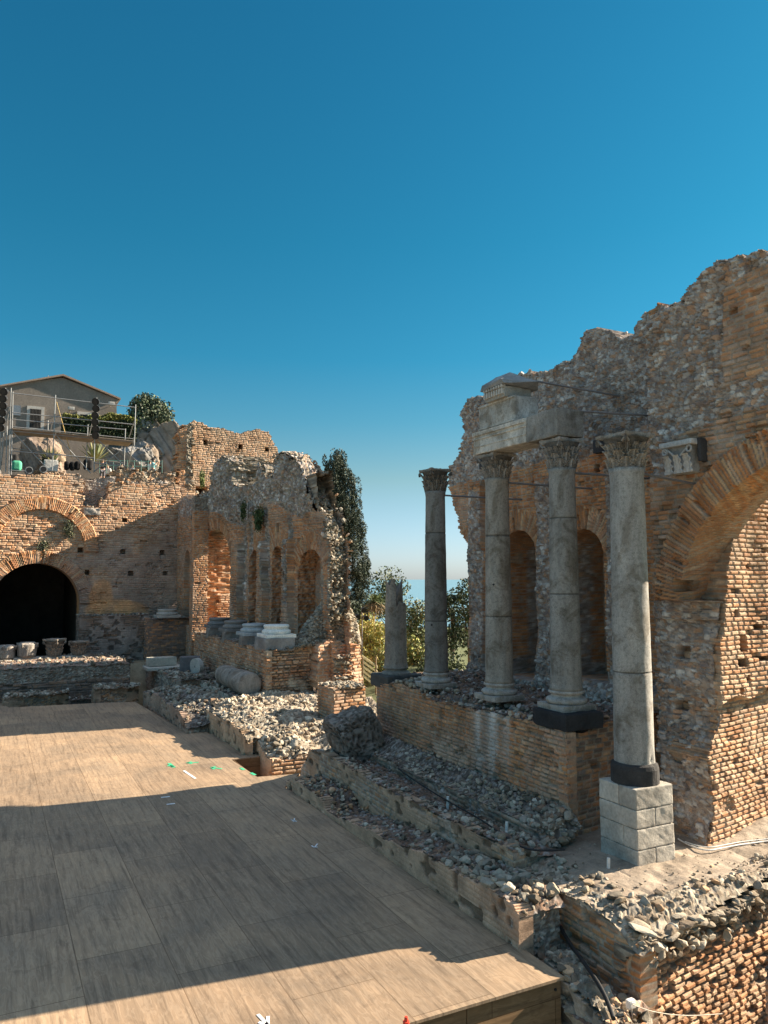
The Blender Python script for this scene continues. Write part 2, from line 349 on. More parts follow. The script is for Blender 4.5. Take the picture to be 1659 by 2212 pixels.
def place(axis, c, U, Z, d):
    if axis == 'X': return np.stack([c - d, U, Z], -1)
    return np.stack([U, c - d, Z], -1)
def facade(buf, axis, c, u0, u1, z0, z1, ru, rz, inside, sty, off=None, thick=.5, holes=(), step=.12, snap=True, skirt=True, sk=None, skf=None):
    nu = int(round((u1 - u0) / ru)); nv = int(round((z1 - z0) / rz))
    u = np.linspace(u0, u1, nu + 1); z = np.linspace(z0, z1, nv + 1)
    U, Z = np.meshgrid(u, z); Uc = (U[:-1, :-1] + U[1:, 1:]) / 2; Zc = (Z[:-1, :-1] + Z[1:, 1:]) / 2
    M = inside(Uc, Zc)
    for h in holes: M &= h(Uc, Zc) > 0
    if holes and snap:
        K = np.zeros((nv + 3, nu + 3), int); K[1:-1, 1:-1][:nv, :nu] = M
        cnt = K[:-1, :-1][:nv + 1, :nu + 1] + K[:-1, 1:][:nv + 1, :nu + 1] + K[1:, :-1][:nv + 1, :nu + 1] + K[1:, 1:][:nv + 1, :nu + 1]
        bd = (cnt > 0) & (cnt < 4)
        for h in holes:
            e = 1e-3; v = h(U, Z); gx = (h(U + e, Z) - v) / e; gz = (h(U, Z + e) - v) / e
            nr = bd & (np.abs(v) < max(ru, rz) * 1.1)
            U = np.where(nr, U - v * gx, U); Z = np.where(nr, Z - v * gz, Z)
    d, rgb = sty(U, Z)
    if off is not None: d = d + off(U, Z)
    P = place(axis, c, U, Z, d)
    I = np.arange((nu + 1) * (nv + 1)).reshape(nv + 1, nu + 1)
    a, b, cc, dd = I[:-1, :-1][M], I[:-1, 1:][M], I[1:, 1:][M], I[1:, :-1][M]
    q = np.stack([a, dd, cc, b] if axis == 'X' else [a, b, cc, dd], -1)
    buf.add(P.reshape(-1, 3), rgb.reshape(-1, 3), q)
    if not skirt: return
    Mp = np.zeros((nv + 2, nu + 2), bool); Mp[1:-1, 1:-1] = M
    segs = []
    ev = Mp[1:-1, 1:] != Mp[1:-1, :-1]      # vertical edges at column j
    r, s = np.nonzero(ev); segs.append((I[r, s], I[r + 1, s], 0 * r))
    eh = Mp[1:, 1:-1] != Mp[:-1, 1:-1]
    r, s = np.nonzero(eh); segs.append((I[r, s], I[r, s + 1], 0 * r + 1))
    A = np.concatenate([x[0] for x in segs]); B = np.concatenate([x[1] for x in segs]); K = np.concatenate([x[2] for x in segs])
    if skf is not None:
        kk = skf(U.ravel()[A], Z.ravel()[A]); A, B, K = A[kk], B[kk], K[kk]
    n = max(1, int(math.ceil(thick / step)))
    Uf, Zf, Df = U.ravel(), Z.ravel(), d.ravel(); rows = []
    V = []; C = []
    for k in range(n + 1):
        t = k / n
        for E in (A, B):
            dep = Df[E] * (1 - t) - thick * t; s = Df[E] - dep
            _, cl = (sk or sty)(Uf[E] + s * (K == 0) + .7 * Zf[E] * (K == 1) * (sk is not None), Zf[E] + s * (K == 1))
            jit = (.02 if sk is None else .24) * (fbm(Uf[E] * 7 + s * 6, Zf[E] * 7 + s * 5, 5, 2) - .5) * (0 if k == 0 else 1)
            V.append(place(axis, c, Uf[E] + jit * (K == 0), Zf[E] + jit * (K == 1), dep)); C.append(cl)
    m = len(A); q = []
    ar = np.arange(m)
    for k in range(n):
        o = k * 2 * m; q.append(np.stack([o + ar, o + m + ar, o + 3 * m + ar, o + 2 * m + ar], -1))
    buf.add(np.concatenate(V), np.concatenate(C), np.concatenate(q))
def circ(uc, zc, r, zb=-9):
    """hole: half round arch on straight jambs down to zb; signed distance, negative inside"""
    def f(U, Z):
        up = np.hypot(U - uc, Z - zc) - r; lo = np.maximum(np.abs(U - uc) - r, zb - Z)
        return np.where(Z > zc, up, lo)
    return f
def rect(a, b, c, d):
    return lambda U, Z: np.maximum(np.maximum(a - U, U - b), np.maximum(c - Z, Z - d))
def ragged(P, ch=.095, amp=.10, seed=0, rough=None):
    """polygon test with a broken, brick-stepped edge"""
    P = np.asarray(P)
    def f(U, Z):
        r = np.floor(Z / ch); du = amp * (hsh(r, 0 * r, seed) - .5) * 1.2 + amp * 1.5 * (fbm(U * 2.5, Z * 2.5, seed + 1, 4) - .5)
        dz = amp * 2.2 * (fbm(U * 1.7 + 5, Z * 1.7, seed + 2, 5) - .5) + amp * .7 * (hsh(np.floor(U / .16), r, seed + 3) - .5)
        return inpoly(U + du, (Z + dz), P)
    return f
def topgrid(buf, x0, x1, y0, y1, res, zf, sty, inside=None, rel=1.0):
    nx = max(2, int((x1 - x0) / res)); ny = max(2, int((y1 - y0) / res))
    X, Y = np.meshgrid(np.linspace(x0, x1, nx + 1), np.linspace(y0, y1, ny + 1))
    d, rgb = sty(X, Y); Zv = zf(X, Y) + d * rel
    P = np.stack([X, Y, Zv], -1); I = np.arange(P.shape[0] * P.shape[1]).reshape(P.shape[:2])
    M = np.ones((ny, nx), bool)
    if inside is not None: M = inside((X[:-1, :-1] + X[1:, 1:]) / 2, (Y[:-1, :-1] + Y[1:, 1:]) / 2)
    q = np.stack([I[:-1, :-1][M], I[:-1, 1:][M], I[1:, 1:][M], I[1:, :-1][M]], -1)
    buf.add(P.reshape(-1, 3), rgb.reshape(-1, 3), q)
TOPS = style(900, rub=lambda U, Z: 0 * U + 2, stones=[(.17, .14, .115), (.11, .09, .075), (.26, .23, .20), (.14, .11, .09), (.33, .30, .265)], rmort=(.075, .06, .048), rsize=.16, rrel=.045, lump=.08, rdepth=0)
TOPD = style(901, rub=lambda U, Z: 0 * U + 2, stones=BR_DARK + [(.30, .28, .26)], rmort=(.07, .062, .055), rsize=.14, rrel=.04, lump=.06, rdepth=0)
TOPP = style(902, rub=lambda U, Z: 0 * U + 2, stones=ST_PALE, rmort=(.22, .175, .13), rsize=.17, rrel=.06, lump=.09, rdepth=0)

# loose stones
def ico(sub=1):
    bm = bmesh.new(); bmesh.ops.create_icosphere(bm, subdivisions=sub, radius=1)
    v = np.array([x.co[:] for x in bm.verts]); t = np.array([[y.index for y in f.verts] for f in bm.faces]); bm.free(); return v, t
IV, IT = ico(2); IV1, IT1 = ico(1)
def rocks(V, n=10, seed=1, flat=.66):
    rng = np.random.RandomState(seed); out = []
    for k in range(n):
        v = V.copy()
        for j in range(14):
            nn = rng.normal(size=3); nn /= np.linalg.norm(nn); c = rng.uniform(flat - .24, flat + .08)
            dd = v @ nn; v -= np.clip(dd - c, 0, None)[:, None] * nn
        out.append(v)
    return out
RK2 = rocks(IV); RK1 = rocks(IV1, 10, 3)
def randrot(rng, n):
    q = rng.normal(size=(n, 4)); q /= np.linalg.norm(q, axis=1)[:, None]; w, x, y, z = q.T
    return np.stack([np.stack([1 - 2 * (y * y + z * z), 2 * (x * y - z * w), 2 * (x * z + y * w)], -1),
                     np.stack([2 * (x * y + z * w), 1 - 2 * (x * x + z * z), 2 * (y * z - x * w)], -1),
                     np.stack([2 * (x * z - y * w), 2 * (y * z + x * w), 1 - 2 * (x * x + y * y)], -1)], 1)
def scatter(buf, pts, size, cols=ST, seed=0, hi=False, gain=1.0, flatten=.8):
    pts = np.asarray(pts, float); n = len(pts)
    if n == 0: return
    rng = np.random.RandomState(seed); size = np.broadcast_to(size, (n,))
    tmpl, T = (RK2, IT) if hi else (RK1, IT1)
    nv = len(tmpl[0]); Rm = randrot(rng, n)
    sc = size[:, None] * rng.uniform(.55, 1.35, (n, 3))
    which = rng.randint(0, len(tmpl), n)
    V = np.stack(tmpl)[which] * sc[:, None, :]
    V = np.einsum('nij,nkj->nki', Rm, V); V[:, :, 2] *= flatten
    V += pts[:, None, :]
    C = np.array(cols)[rng.randint(0, len(cols), n)] * rng.uniform(.8, 1.15, (n, 1)) * gain
    buf.add(V.reshape(-1, 3), np.repeat(C, nv, 0), t=(T[None] + (np.arange(n) * nv)[:, None, None]).reshape(-1, 3))
def strew(buf, x0, x1, y0, y1, zf, n, smin, smax, cols=ST, seed=0, dens=None, hi=False, sink=.2, gain=1.0):
    rng = np.random.RandomState(seed + 77)
    X = rng.uniform(x0, x1, n); Y = rng.uniform(y0, y1, n)
    if dens is not None:
        k = rng.uniform(size=n) < dens(X, Y); X = X[k]; Y = Y[k]
    s = smin + (smax - smin) * rng.uniform(size=len(X)) ** 2.2
    scatter(buf, np.stack([X, Y, zf(X, Y) + s * (.5 - sink)], -1), s, cols, seed, hi, gain)

def box_into(buf, x0, x1, y0, y1, z0, z1, c=(.4, .4, .4)):
    v = [(x, y, z) for z in (z0, z1) for y in (y0, y1) for x in (x0, x1)]
    buf.add(v, c, [(0, 2, 3, 1), (4, 5, 7, 6), (0, 1, 5, 4), (2, 6, 7, 3), (0, 4, 6, 2), (1, 3, 7, 5)])
def tube_into(buf, a, b, r, c=(.5, .5, .5), seg=10, r2=None):
    a = Vector(a); b = Vector(b); d = (b - a); qd = d.to_track_quat('Z', 'Y'); r2 = r if r2 is None else r2
    v = []
    for p, rr in ((a, r), (b, r2)):
        for k in range(seg):
            an = 2 * math.pi * k / seg; v.append((p + qd @ Vector((rr * math.cos(an), rr * math.sin(an), 0)))[:])
    v += [a[:], b[:]]
    q = [(k, (k + 1) % seg, seg + (k + 1) % seg, seg + k) for k in range(seg)]
    t = [((k + 1) % seg, k, 2 * seg) for k in range(seg)] + [(seg + k, seg + (k + 1) % seg, 2 * seg + 1) for k in range(seg)]
    buf.add(v, c, q, t)
def path_into(buf, pts, r, c=(.5, .5, .5), seg=8):
    for p, q in zip(pts[:-1], pts[1:]): tube_into(buf, p, q, r, c, seg)
def rough_block(buf, x0, x1, y0, y1, z0, z1, c, res=.05, amp=.02, seed=0, chip=.04, rot=0, var=.25):
    """a dressed stone block with worn edges and uneven faces"""
    cx, cy, cz = (x0 + x1) / 2, (y0 + y1) / 2, (z0 + z1) / 2; hx, hy, hz = (x1 - x0) / 2, (y1 - y0) / 2, (z1 - z0) / 2
    hs = (hx, hy, hz)
    for ax in range(3):
        o = [i for i in range(3) if i != ax]
        na = max(2, int(2 * hs[o[0]] / res)); nb = max(2, int(2 * hs[o[1]] / res))
        A, B = np.meshgrid(np.linspace(-hs[o[0]], hs[o[0]], na + 1), np.linspace(-hs[o[1]], hs[o[1]], nb + 1))
        for sg in (-1, 1):
            P = np.zeros(A.shape + (3,)); P[..., o[0]] = A; P[..., o[1]] = B; P[..., ax] = sg * hs[ax]
            # worn corners: clamp to a rounded box
            rr = chip; q = np.abs(P) - (np.array(hs) - rr); qq = np.maximum(q, 0); L = np.linalg.norm(qq, axis=-1, keepdims=True)
            Pn = np.where(L > rr, np.sign(P) * (np.minimum(np.abs(P), np.array(hs) - rr) + qq / np.maximum(L, 1e-6) * rr), P)
            nx_ = fbm((Pn[..., 0] + Pn[..., 2]) * 6 + seed, (Pn[..., 1] - Pn[..., 2] * .7) * 6, seed, 4) - .5
            ne = vn((Pn[..., 0] + Pn[..., 1] * .5) * 9 + seed, (Pn[..., 2] + Pn[..., 1] * .5) * 9, seed + 5) - .5
            Pn = Pn * (1 + (amp * nx_ + amp * .6 * ne)[..., None] / np.array(hs).clip(.15))
            cr, sr = math.cos(rot), math.sin(rot)
            Q = np.stack([Pn[..., 0] * cr - Pn[..., 1] * sr + cx, Pn[..., 0] * sr + Pn[..., 1] * cr + cy, Pn[..., 2] + cz], -1)
            tone = 1 + var * 2 * (fbm(Q[..., 0] * 2 + Q[..., 1] * 1.5 + seed, Q[..., 2] * 2 + Q[..., 1], seed + 2, 5) - .5)
            I = np.arange(A.size).reshape(A.shape)
            qd = np.stack([I[:-1, :-1], I[:-1, 1:], I[1:, 1:], I[1:, :-1]], -1).reshape(-1, 4)
            buf.add(Q.reshape(-1, 3), (np.array(c) * tone[..., None]).reshape(-1, 3), qd)

# ================================================================== THE SETTING
rng = np.random.RandomState(5)
def smp(n, f, seed=0): pass
# ground of the theatre, the hill behind it and the slope to the sea: one sheet
def ground_z(X, Y):
    z = -2.2 + 0 * X
    z = z + 2.0 * sm(12.5, 14.5, X) + 1.1 * sm(14, 22, X)          # terrace behind the scene wall
    z = z - 16 * sm(32, 90, X) - 175 * sm(80, 520, X)
    hill = 10.9 * sm(50.2, 51.2, Y) * (1 - sm(9.8, 11.4, X)) + 1.0 * sm(62, 80, Y) * (1 - sm(9, 12, X))
    low = 3.2 * sm(43.6, 45, Y) * (1 - sm(44, 60, Y) * .0)
    z = np.maximum(z, -2.2 + low * (1 - sm(12, 14, X)) + hill)
    z = z - 190 * sm(120, 600, np.hypot(X, Y))
    far = np.hypot(X, Y)
    return np.maximum(z + .5 * (fbm(X * .11, Y * .11, 3, 4) - .5) * sm(12, 18, X), -215)
gb = Buf()
ax = np.concatenate([np.linspace(-900, -40, 20)[:-1], np.linspace(-40, 70, 140)[:-1], np.linspace(70, 700, 40)])
ay = np.concatenate([np.linspace(-900, -30, 16)[:-1], np.linspace(-30, 110, 150)[:-1], np.linspace(110, 900, 30)])
GX, GY = np.meshgrid(ax, ay); GZ = ground_z(GX, GY)
gc = np.stack([.20 + .16 * fbm(GX * .8, GY * .8, 8, 4), .17 + .13 * fbm(GX * .8, GY * .8, 8, 4), .11 + .09 * fbm(GX * .8, GY * .8, 8, 4)], -1)
_g = sm(13.5, 16, GX)[..., None] * sm(45, 30, 0 * GY)[..., None]; gc = gc * (1 - _g) + gc * np.array([.42, .55, .40]) * _g
I = np.arange(GX.size).reshape(GX.shape)
gb.add(np.stack([GX, GY, GZ], -1).reshape(-1, 3), gc.reshape(-1, 3), np.stack([I[:-1, :-1], I[:-1, 1:], I[1:, 1:], I[1:, :-1]], -1)[~((GX[:-1, :-1] > -2.3) & (GX[1:, 1:] < 6.4) & (GY[:-1, :-1] > 48.7) & (GY[1:, 1:] < 59))])
tag(gb.build('ground', MAS, origin=(0, 0, 0), smooth=True), kind='structure')
# the sea, far below
sb = Buf(); r_ = [500, 1500, 5000, 20000, 60000, 160000]
sm_, nt, n, l, b = newmat('sea_water')
b.inputs['Base Color'].default_value = (.15, .26, .31, 1); b.inputs['Roughness'].default_value = .35; b.inputs['IOR'].default_value = 1.33
ob = n.new('ShaderNodeTexCoord').outputs['Object']; w_ = nz(nt, .02, 6, .7, ob); bp = n.new('ShaderNodeBump'); bp.inputs['Strength'].default_value = .6; bp.inputs['Distance'].default_value = 8
l.new(w_.outputs[0], bp.inputs['Height']); l.new(bp.outputs[0], b.inputs['Normal'])
v = []; q = []; NS = 64
for rr in r_:
    for k in range(NS): v.append((rr * math.cos(2 * math.pi * k / NS), rr * math.sin(2 * math.pi * k / NS), -205 - rr * rr * 3e-9))
for i in range(len(r_) - 1):
    for k in range(NS): q.append((i * NS + k, i * NS + (k + 1) % NS, (i + 1) * NS + (k + 1) % NS, (i + 1) * NS + k))
sb.add(v, (.05, .2, .3), q)
tag(sb.build('sea', sm_, origin=(0, 0, 0), smooth=True), kind='structure')

# ------------------------------------------------------------------ the wooden stage
stage = empty('wooden_stage', (0, 20, 0), label='wide weathered plywood stage floor in front of the ruined walls', cat='stage')
outline = [(-14, 9.22), (7.63, 9.22), (7.47, 20.7), (8.35, 21.9), (7.13, 22.1), (7.05, 24.56), (8.3, 24.56), (7.9, 24.95), (7.42, 29.35), (6.78, 29.6), (6.24, 37.8), (4.9, 38.25), (.95, 38.75), (.68, 40.4), (-14, 41.3)]
def prism(name, pts, z0, z1, mat, parent):
    bm = bmesh.new(); vs_ = [bm.verts.new((x, y, z1)) for x, y in pts]; f = bm.faces.new(vs_)
    r = bmesh.ops.extrude_face_region(bm, geom=[f]); 
    for g in r['geom']:
        if isinstance(g, bmesh.types.BMVert): g.co.z = z0
    bmesh.ops.recalc_face_normals(bm, faces=bm.faces[:])
    off = parent_world(parent); bmesh.ops.translate(bm, verts=bm.verts[:], vec=-off)
    me = bpy.data.meshes.new(name); bm.to_mesh(me); bm.free(); me.materials.append(mat)
    o = bpy.data.objects.new(name, me); COL.objects.link(o); o.parent = parent; return o
deck = prism('deck', outline, -.04, 0, DECK, stage)
def panel(x0, x1, y0, y1, z0, z1, name='front_panel'):
    bu = Buf(); box_into(bu, x0, x1, y0, y1, z0, z1); return bu.build(name, PANEL, stage)
xs = [7.60, 5.98, 4.93, 3.5, 2.2, .9, -.4, -1.7, -3.0, -4.3]
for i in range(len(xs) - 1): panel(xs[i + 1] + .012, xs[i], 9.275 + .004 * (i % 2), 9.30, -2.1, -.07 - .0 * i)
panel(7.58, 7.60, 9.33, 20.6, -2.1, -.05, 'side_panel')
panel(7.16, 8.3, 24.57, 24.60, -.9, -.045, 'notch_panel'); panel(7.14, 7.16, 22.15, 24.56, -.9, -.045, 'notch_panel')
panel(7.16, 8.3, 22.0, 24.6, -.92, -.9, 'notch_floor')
bu = Buf(); tube_into(bu, (7.5, 9.255, -.17), (7.5, 9.285, -.17), .02, (.03, .03, .03)); bu.build('bolt', plain('black_rubber', (.02, .02, .02), .5), stage)

TAPEG = plain('green_tape', (.06, .42, .22), .5); TAPEW = plain('white_tape', (.75, .76, .76), .5)
def tape(name, strokes, w, mat, **k):
    bu = Buf(); c = np.mean([p for s in strokes for p in s], 0)
    for (a, b_) in strokes:
        a = np.array(a); b_ = np.array(b_); d = b_ - a; d /= np.linalg.norm(d); nn = np.array([-d[1], d[0]]) * w / 2
        pts = [a - nn, b_ - nn, b_ + nn, a + nn]
        bu.add([(p[0], p[1], z) for z in (.004, .007) for p in pts], (.5, .5, .5), [(0, 1, 2, 3), (4, 5, 6, 7), (0, 1, 5, 4), (1, 2, 6, 5), (2, 3, 7, 6), (3, 0, 4, 7)])
    return tag(bu.build(name, mat, origin=(c[0], c[1], 0)), **k)
def fl(u, v): return tuple(on(u, v, Z=0)[:2])
tape('tape_arrow', [(fl(365, 1649), fl(376, 1658)), (fl(362, 1654), fl(376, 1656))], .11, TAPEG, label='green tape mark slanting down, leftmost of the green marks on the stage', cat='tape mark', group='green tape marks')
tape('tape_arrow', [(fl(404, 1648), fl(429, 1647)), (fl(404, 1648), fl(414, 1645.5)), (fl(404, 1648), fl(415, 1650))], .08, TAPEG, label='green tape arrow farthest back, pointing left on the sunlit plywood', cat='tape mark', group='green tape marks')
tape('tape_arrow', [(fl(457, 1658), fl(479, 1661)), (fl(457, 1658), fl(466, 1656)), (fl(457, 1658), fl(463, 1662))], .08, TAPEG, label='green tape arrow nearest the notch in the stage edge', cat='tape mark', group='green tape marks')
tape('tape_strip', [(fl(520, 1659), fl(527, 1663.5))], .1, TAPEG, label='short green tape dash at the far end of the notch edge', cat='tape mark', group='green tape marks')
tape('tape_strip', [(fl(542, 1669.5), fl(551, 1674.5))], .1, TAPEG, label='short green tape dash at the near corner of the notch edge', cat='tape mark', group='green tape marks')
tape('tape_strip', [(fl(397, 1665), fl(422, 1682))], .07, TAPEW, label='long white tape stripe below the green arrows', cat='tape mark', group='white tape marks')
tape('tape_strip', [(fl(348, 1723), fl(367, 1721))], .07, TAPEW, label='short white tape dash, the farther of the pair near the shadow edge', cat='tape mark', group='white tape marks')
tape('tape_strip', [(fl(360, 1738), fl(378, 1736))], .07, TAPEW, label='short white tape dash, the nearer of the pair near the shadow edge', cat='tape mark', group='white tape marks')
tape('tape_arrow', [(fl(557, 2192), fl(578, 2214)), (fl(578, 2214), fl(579, 2196)), (fl(578, 2214), fl(559, 2209))], .045, TAPEW, label='white tape arrow on the sunlit front of the stage', cat='tape mark', group='white tape marks')
tape('tape_arrow', [(fl(629, 1770), fl(636, 1776)), (fl(641, 1775), fl(629, 1770.5)), (fl(636, 1776), fl(636, 1768))], .03, TAPEW, label='small pale tape arrow in the shade, the farther of two by the low wall', cat='tape mark', group='white tape marks')
tape('tape_arrow', [(fl(686, 1823), fl(679, 1831)), (fl(679, 1831), fl(673, 1827)), (fl(679, 1831), fl(686, 1830))], .03, TAPEW, label='small pale tape arrow in the shade, the nearer of two by the low wall', cat='tape mark', group='white tape marks')
# red cone under the stage front
co = empty('marker_post', (4.9, 9.0, -2.2), label='slim post with a bright red cap just in front of the stage edge', cat='post')
RED = plain('red_plastic', (.62, .06, .03), .45)
bu = Buf(); tube_into(bu, (4.9, 9.0, -2.2), (4.9, 9.0, .10), .018, seg=12); bu.build('pole', plain('grey_metal', (.3, .3, .3), .5, .5), co)
bu = Buf(); tube_into(bu, (4.9, 9.0, .06), (4.9, 9.0, .17), .042, seg=16); tube_into(bu, (4.9, 9.0, .165), (4.9, 9.0, .225), .028, seg=16, r2=.02); bu.build('cap', RED, co)

# ================================================================== RIGHT WING OF THE SCENE WALL
XW = 13.2
right = empty('ruined_theatre_wall', (13.2, 12, .6), label='tall ruined brick and rubble theatre wall behind the standing columns, on the right', cat='ruined wall')
sil = polyX([(1013, 1470), (1013, 1388), (1015, 1199), (1011, 1177), (1000, 1158), (993, 1140), (993, 1118), (984, 1107), (974, 1064), (969, 1037), (969, 1002), (989, 986), (995, 945), (990, 983), (1001, 931), (995, 902), (996, 885), (1011, 861), (1042, 855), (1051, 839), (1078, 838), (1097, 830), (1114, 813), (1140, 805), (1169, 808), (1193, 799), (1232, 772), (1261, 722), (1285, 713), (1315, 713), (1331, 732), (1364, 727), (1369, 706), (1388, 682), (1412, 663), (1450, 662)], XW)
sil[:, 0] = np.minimum(sil[:, 0], 22)
PR = [tuple(p) for p in sil] + [(11.3, sil[-1][1]), (11.3, -.2), (sil[0][0], -.2)]
NI = [(17.55, 6.30, .80, 3.0), (14.92, 6.22, .76, 3.25)]
def rubR(U, Z):
    w = sm(8.5, 9.3, Z + .35 * (fbm(U * .8, Z * .8, 71, 3) - .5) * 2)
    for yc, hw in ((19.55, .30), (16.25, .34), (13.72, .26)):
        w = np.maximum(w, (1 - sm(hw * .8, hw * 1.5, np.abs(U - yc))) * .85 * sm(8.9, 8.0, Z) + 0 * U)
    w = np.maximum(w, .75 * sm(4.0, 3.2, Z))
    w = np.where((np.abs(U - 12.35) < .22), w * .0 + .1, w)
    return w
sR = style(1, bricks=BR_OR, rub=rubR, stones=ST_BRN, rmort=(.335, .275, .235), rsize=.17, rrel=.055, lump=.12, ero=.3, miss=.015,
           arches=[(n[0], n[1], n[2], n[2] + .58) for n in NI] + [(20.75, 6.05, .75, 1.35)],
           holes=[(16.75, 8.35, .10, .12, .4), (13.55, 8.55, .09, .11, .4), (14.35, 8.45, .08, .1, .35)])
def offR(U, Z):
    strip = .16 * ((np.abs(U - 16.25) < .38) | (np.abs(U - 13.72) < .28) | (np.abs(U - 19.55) < .35)) * (Z < 8.7)
    return strip * sm(2.8, 3.4, Z) + .25 * sm(3.4, 2.9, Z)
bu = Buf()
facade(bu, 'X', XW, 11.3, 22.0, .0, 12.6, .033, .027, ragged(PR, amp=.12, seed=2), sR, offR, thick=1.35,
       holes=[circ(n[0], n[1], n[2], n[3]) for n in NI], step=.14)
bu.build('niche_wall', MAS, right)
bu = Buf()   # backs of the niches and rear face of the wall
facade(bu, 'X', XW + 1.35, 11.3, 22.0, .0, 12.6, .06, .047, ragged(PR, amp=.12, seed=2), style(6, bricks=BR_GREY, ero=.2, rub=lambda U, Z: sm(8.5, 9.3, Z) * 1.0), None, thick=.8, step=.3)
bu.build('rear_wall', MAS, right)

# arch section, standing forward of the niches
XA = 12.4; AC = (8.2, 4.9, 2.97)
edge = polyY([(1500, 2000), (1520, 1850), (1525, 1827), (1543, 1760), (1540, 1700), (1523, 1640), (1535, 1600), (1553, 1560), (1545, 1480), (1545, 1400), (1558, 1340), (1563, 1290)], 10.65)
def Xedge(Z): return np.interp(Z, edge[:, 1], edge[:, 0])
silA = polyX([(1409, 663), (1450, 660), (1480, 655), (1490, 631), (1499, 604), (1526, 585), (1558, 571), (1598, 561), (1659, 541), (1760, 520)], XA)
PA = [(11.9, -.2), (11.9, silA[0][1] - .1)] + [tuple(p) for p in silA[1:]] + [(4.5, 13.2), (4.5, 12.8), (3.2, 12.6), (3.2, -.2)]
def rubA(U, Z):
    w = .85 * sm(10.6, 11.3, U + .25 * (Z - 8.5) * (Z > 8.5)) * sm(8.2, 9.0, Z) * sm(9.7, 10.2, U + .0 * Z)
    w = np.maximum(w, .9 * sm(9.75, 10.1, U) * sm(8.9, 9.3, Z))
    w = np.maximum(w, .82 * sm(5.6, 5.1, Z) * (U > 10.2))
    w = np.maximum(w, .55 * sm(6.2, 8.0, Z) * sm(10.9, 11.3, U))
    w = np.maximum(w, .85 * sm(11.15, 11.45, Z - (10.2 - U) * .12))
    w = np.maximum(w, .5 * (np.abs(Z - 10.1 + .1 * U) < .3))
    return w
sA = style(21, bricks=BR_GREY + BR, rub=rubA, stones=ST_BRN, rmort=(.32, .26, .21), rsize=.17, rrel=.06, lump=.13, ero=.55, miss=.02,
           arches=[(8.2, 4.9, 2.97, 3.62)], ch=.098, bl=.29, holes=[(11.25, 4.25, .13, .12, .4), (11.35, 3.2, .12, .10, .35), (11.1, 5.6, .16, .11, .35), (11.4, 2.2, .1, .12, .3)])
def offA(U, Z):
    t = np.clip((U - 10.65) / .85, 0, 1); de = XA - Xedge(Z)
    o = np.where(Z < 5.3, de * (1 - t), 0)
    return o + .1 * (np.hypot(U - 8.2, Z - 4.9) < 3.65) * (Z > 4.9)
def holeA(U, Z):
    c = np.hypot(U - AC[0], Z - AC[1]) - AC[2]
    lowb = np.maximum(U - 10.65, 5.2 - U)
    return np.where(Z > 5.3, c, np.where(Z > 4.9, np.maximum(c, lowb * 1.0) * 1.0 if False else lowb, lowb))
bu = Buf()
facade(bu, 'X', XA, 3.2, 11.9, -.2, 13.4, .033, .027, ragged(PA, amp=.14, seed=5), sA, offA, thick=1.1, holes=[holeA], step=.07, skf=lambda U, Z: ~((Z < 5.25) & (U > 10.4)))
bu.build('arch_wall', MAS, right)
bu = Buf()
facade(bu, 'X', XA + 1.1, 3.2, 11.9, -.2, 13.4, .08, .08, ragged(PA, amp=.14, seed=5), style(22, bricks=BR_GREY), None, thick=.05, holes=[holeA, lambda U, Z: np.where(Z < 5.3, U - 10.95, 1.)], step=.3, skirt=False)
bu.build('rear_wall', MAS, right)
# sunlit pier inside the arch
pier_px = [(1480, 2000), (1520, 1850), (1525, 1827), (1543, 1760), (1540, 1700), (1523, 1640), (1535, 1600), (1553, 1560), (1545, 1480), (1545, 1400), (1558, 1340), (1563, 1289), (1569, 1240), (1578, 1190), (1583, 1140), (1592, 1100), (1605, 1075), (1628, 1055), (1700, 1015), (1790, 1000)]
PP = [tuple(p) for p in polyY(pier_px, 10.65)]; PP = [(PP[0][0], -.3)] + PP + [(17.0, PP[-1][1]), (17.0, -.3)]
def rubP(U, Z): return .42 * (np.hypot((U - 13.2) / .8, (Z - 3.55) / .22) < 1) + .5 * (np.hypot((U - 12.95) / .30, (Z - 1.35) / .16) < 1) + .25 * sm(.9, .7, Z)
sP = style(31, bricks=BR_PALE + BR[:2], mort=(.40, .31, .23), relief=.032, ero=.30, miss=.012, rub=rubP, stones=BR_PALE, rmort=(.42, .33, .25), ch=.094, bl=.26,
           holes=[(13.35, 5.05, .09, .07, .3), (14.15, 4.75, .14, .06, .25), (13.55, 4.45, .13, .17, .3), (13.5, 4.05, .16, .07, .25), (14.3, 4.1, .2, .05, .2), (13.7, 3.75, .07, .06, .2), (13.45, 3.5, .05, .06, .2), (13.9, 6.0, .05, .05, .2)], mw=.013)
sP0 = sP
def offP(U, Z):
    bulge = .16 * sm(3.28, 3.36, Z + .35 * (fbm(U * 1.5, Z, 4) - .5) - .1 * sm(13.6, 14.4, U))     # upper part stands proud of the repaired lower part
    return -.20 * (U - 12.45) + bulge + .05 * (fbm(U, Z * .8, 9, 4) - .5) + .10 * sm(13.9, 14.6, U) * (Z > 3.5)
bu = Buf()
facade(bu, 'Y', 10.65, 12.0, 17.0, -.3, 9.4, .022, .0188, ragged(PP, amp=.07, seed=8), sP, offP, thick=.95, step=.1)
bu.build('arch_pier', MAS, right)

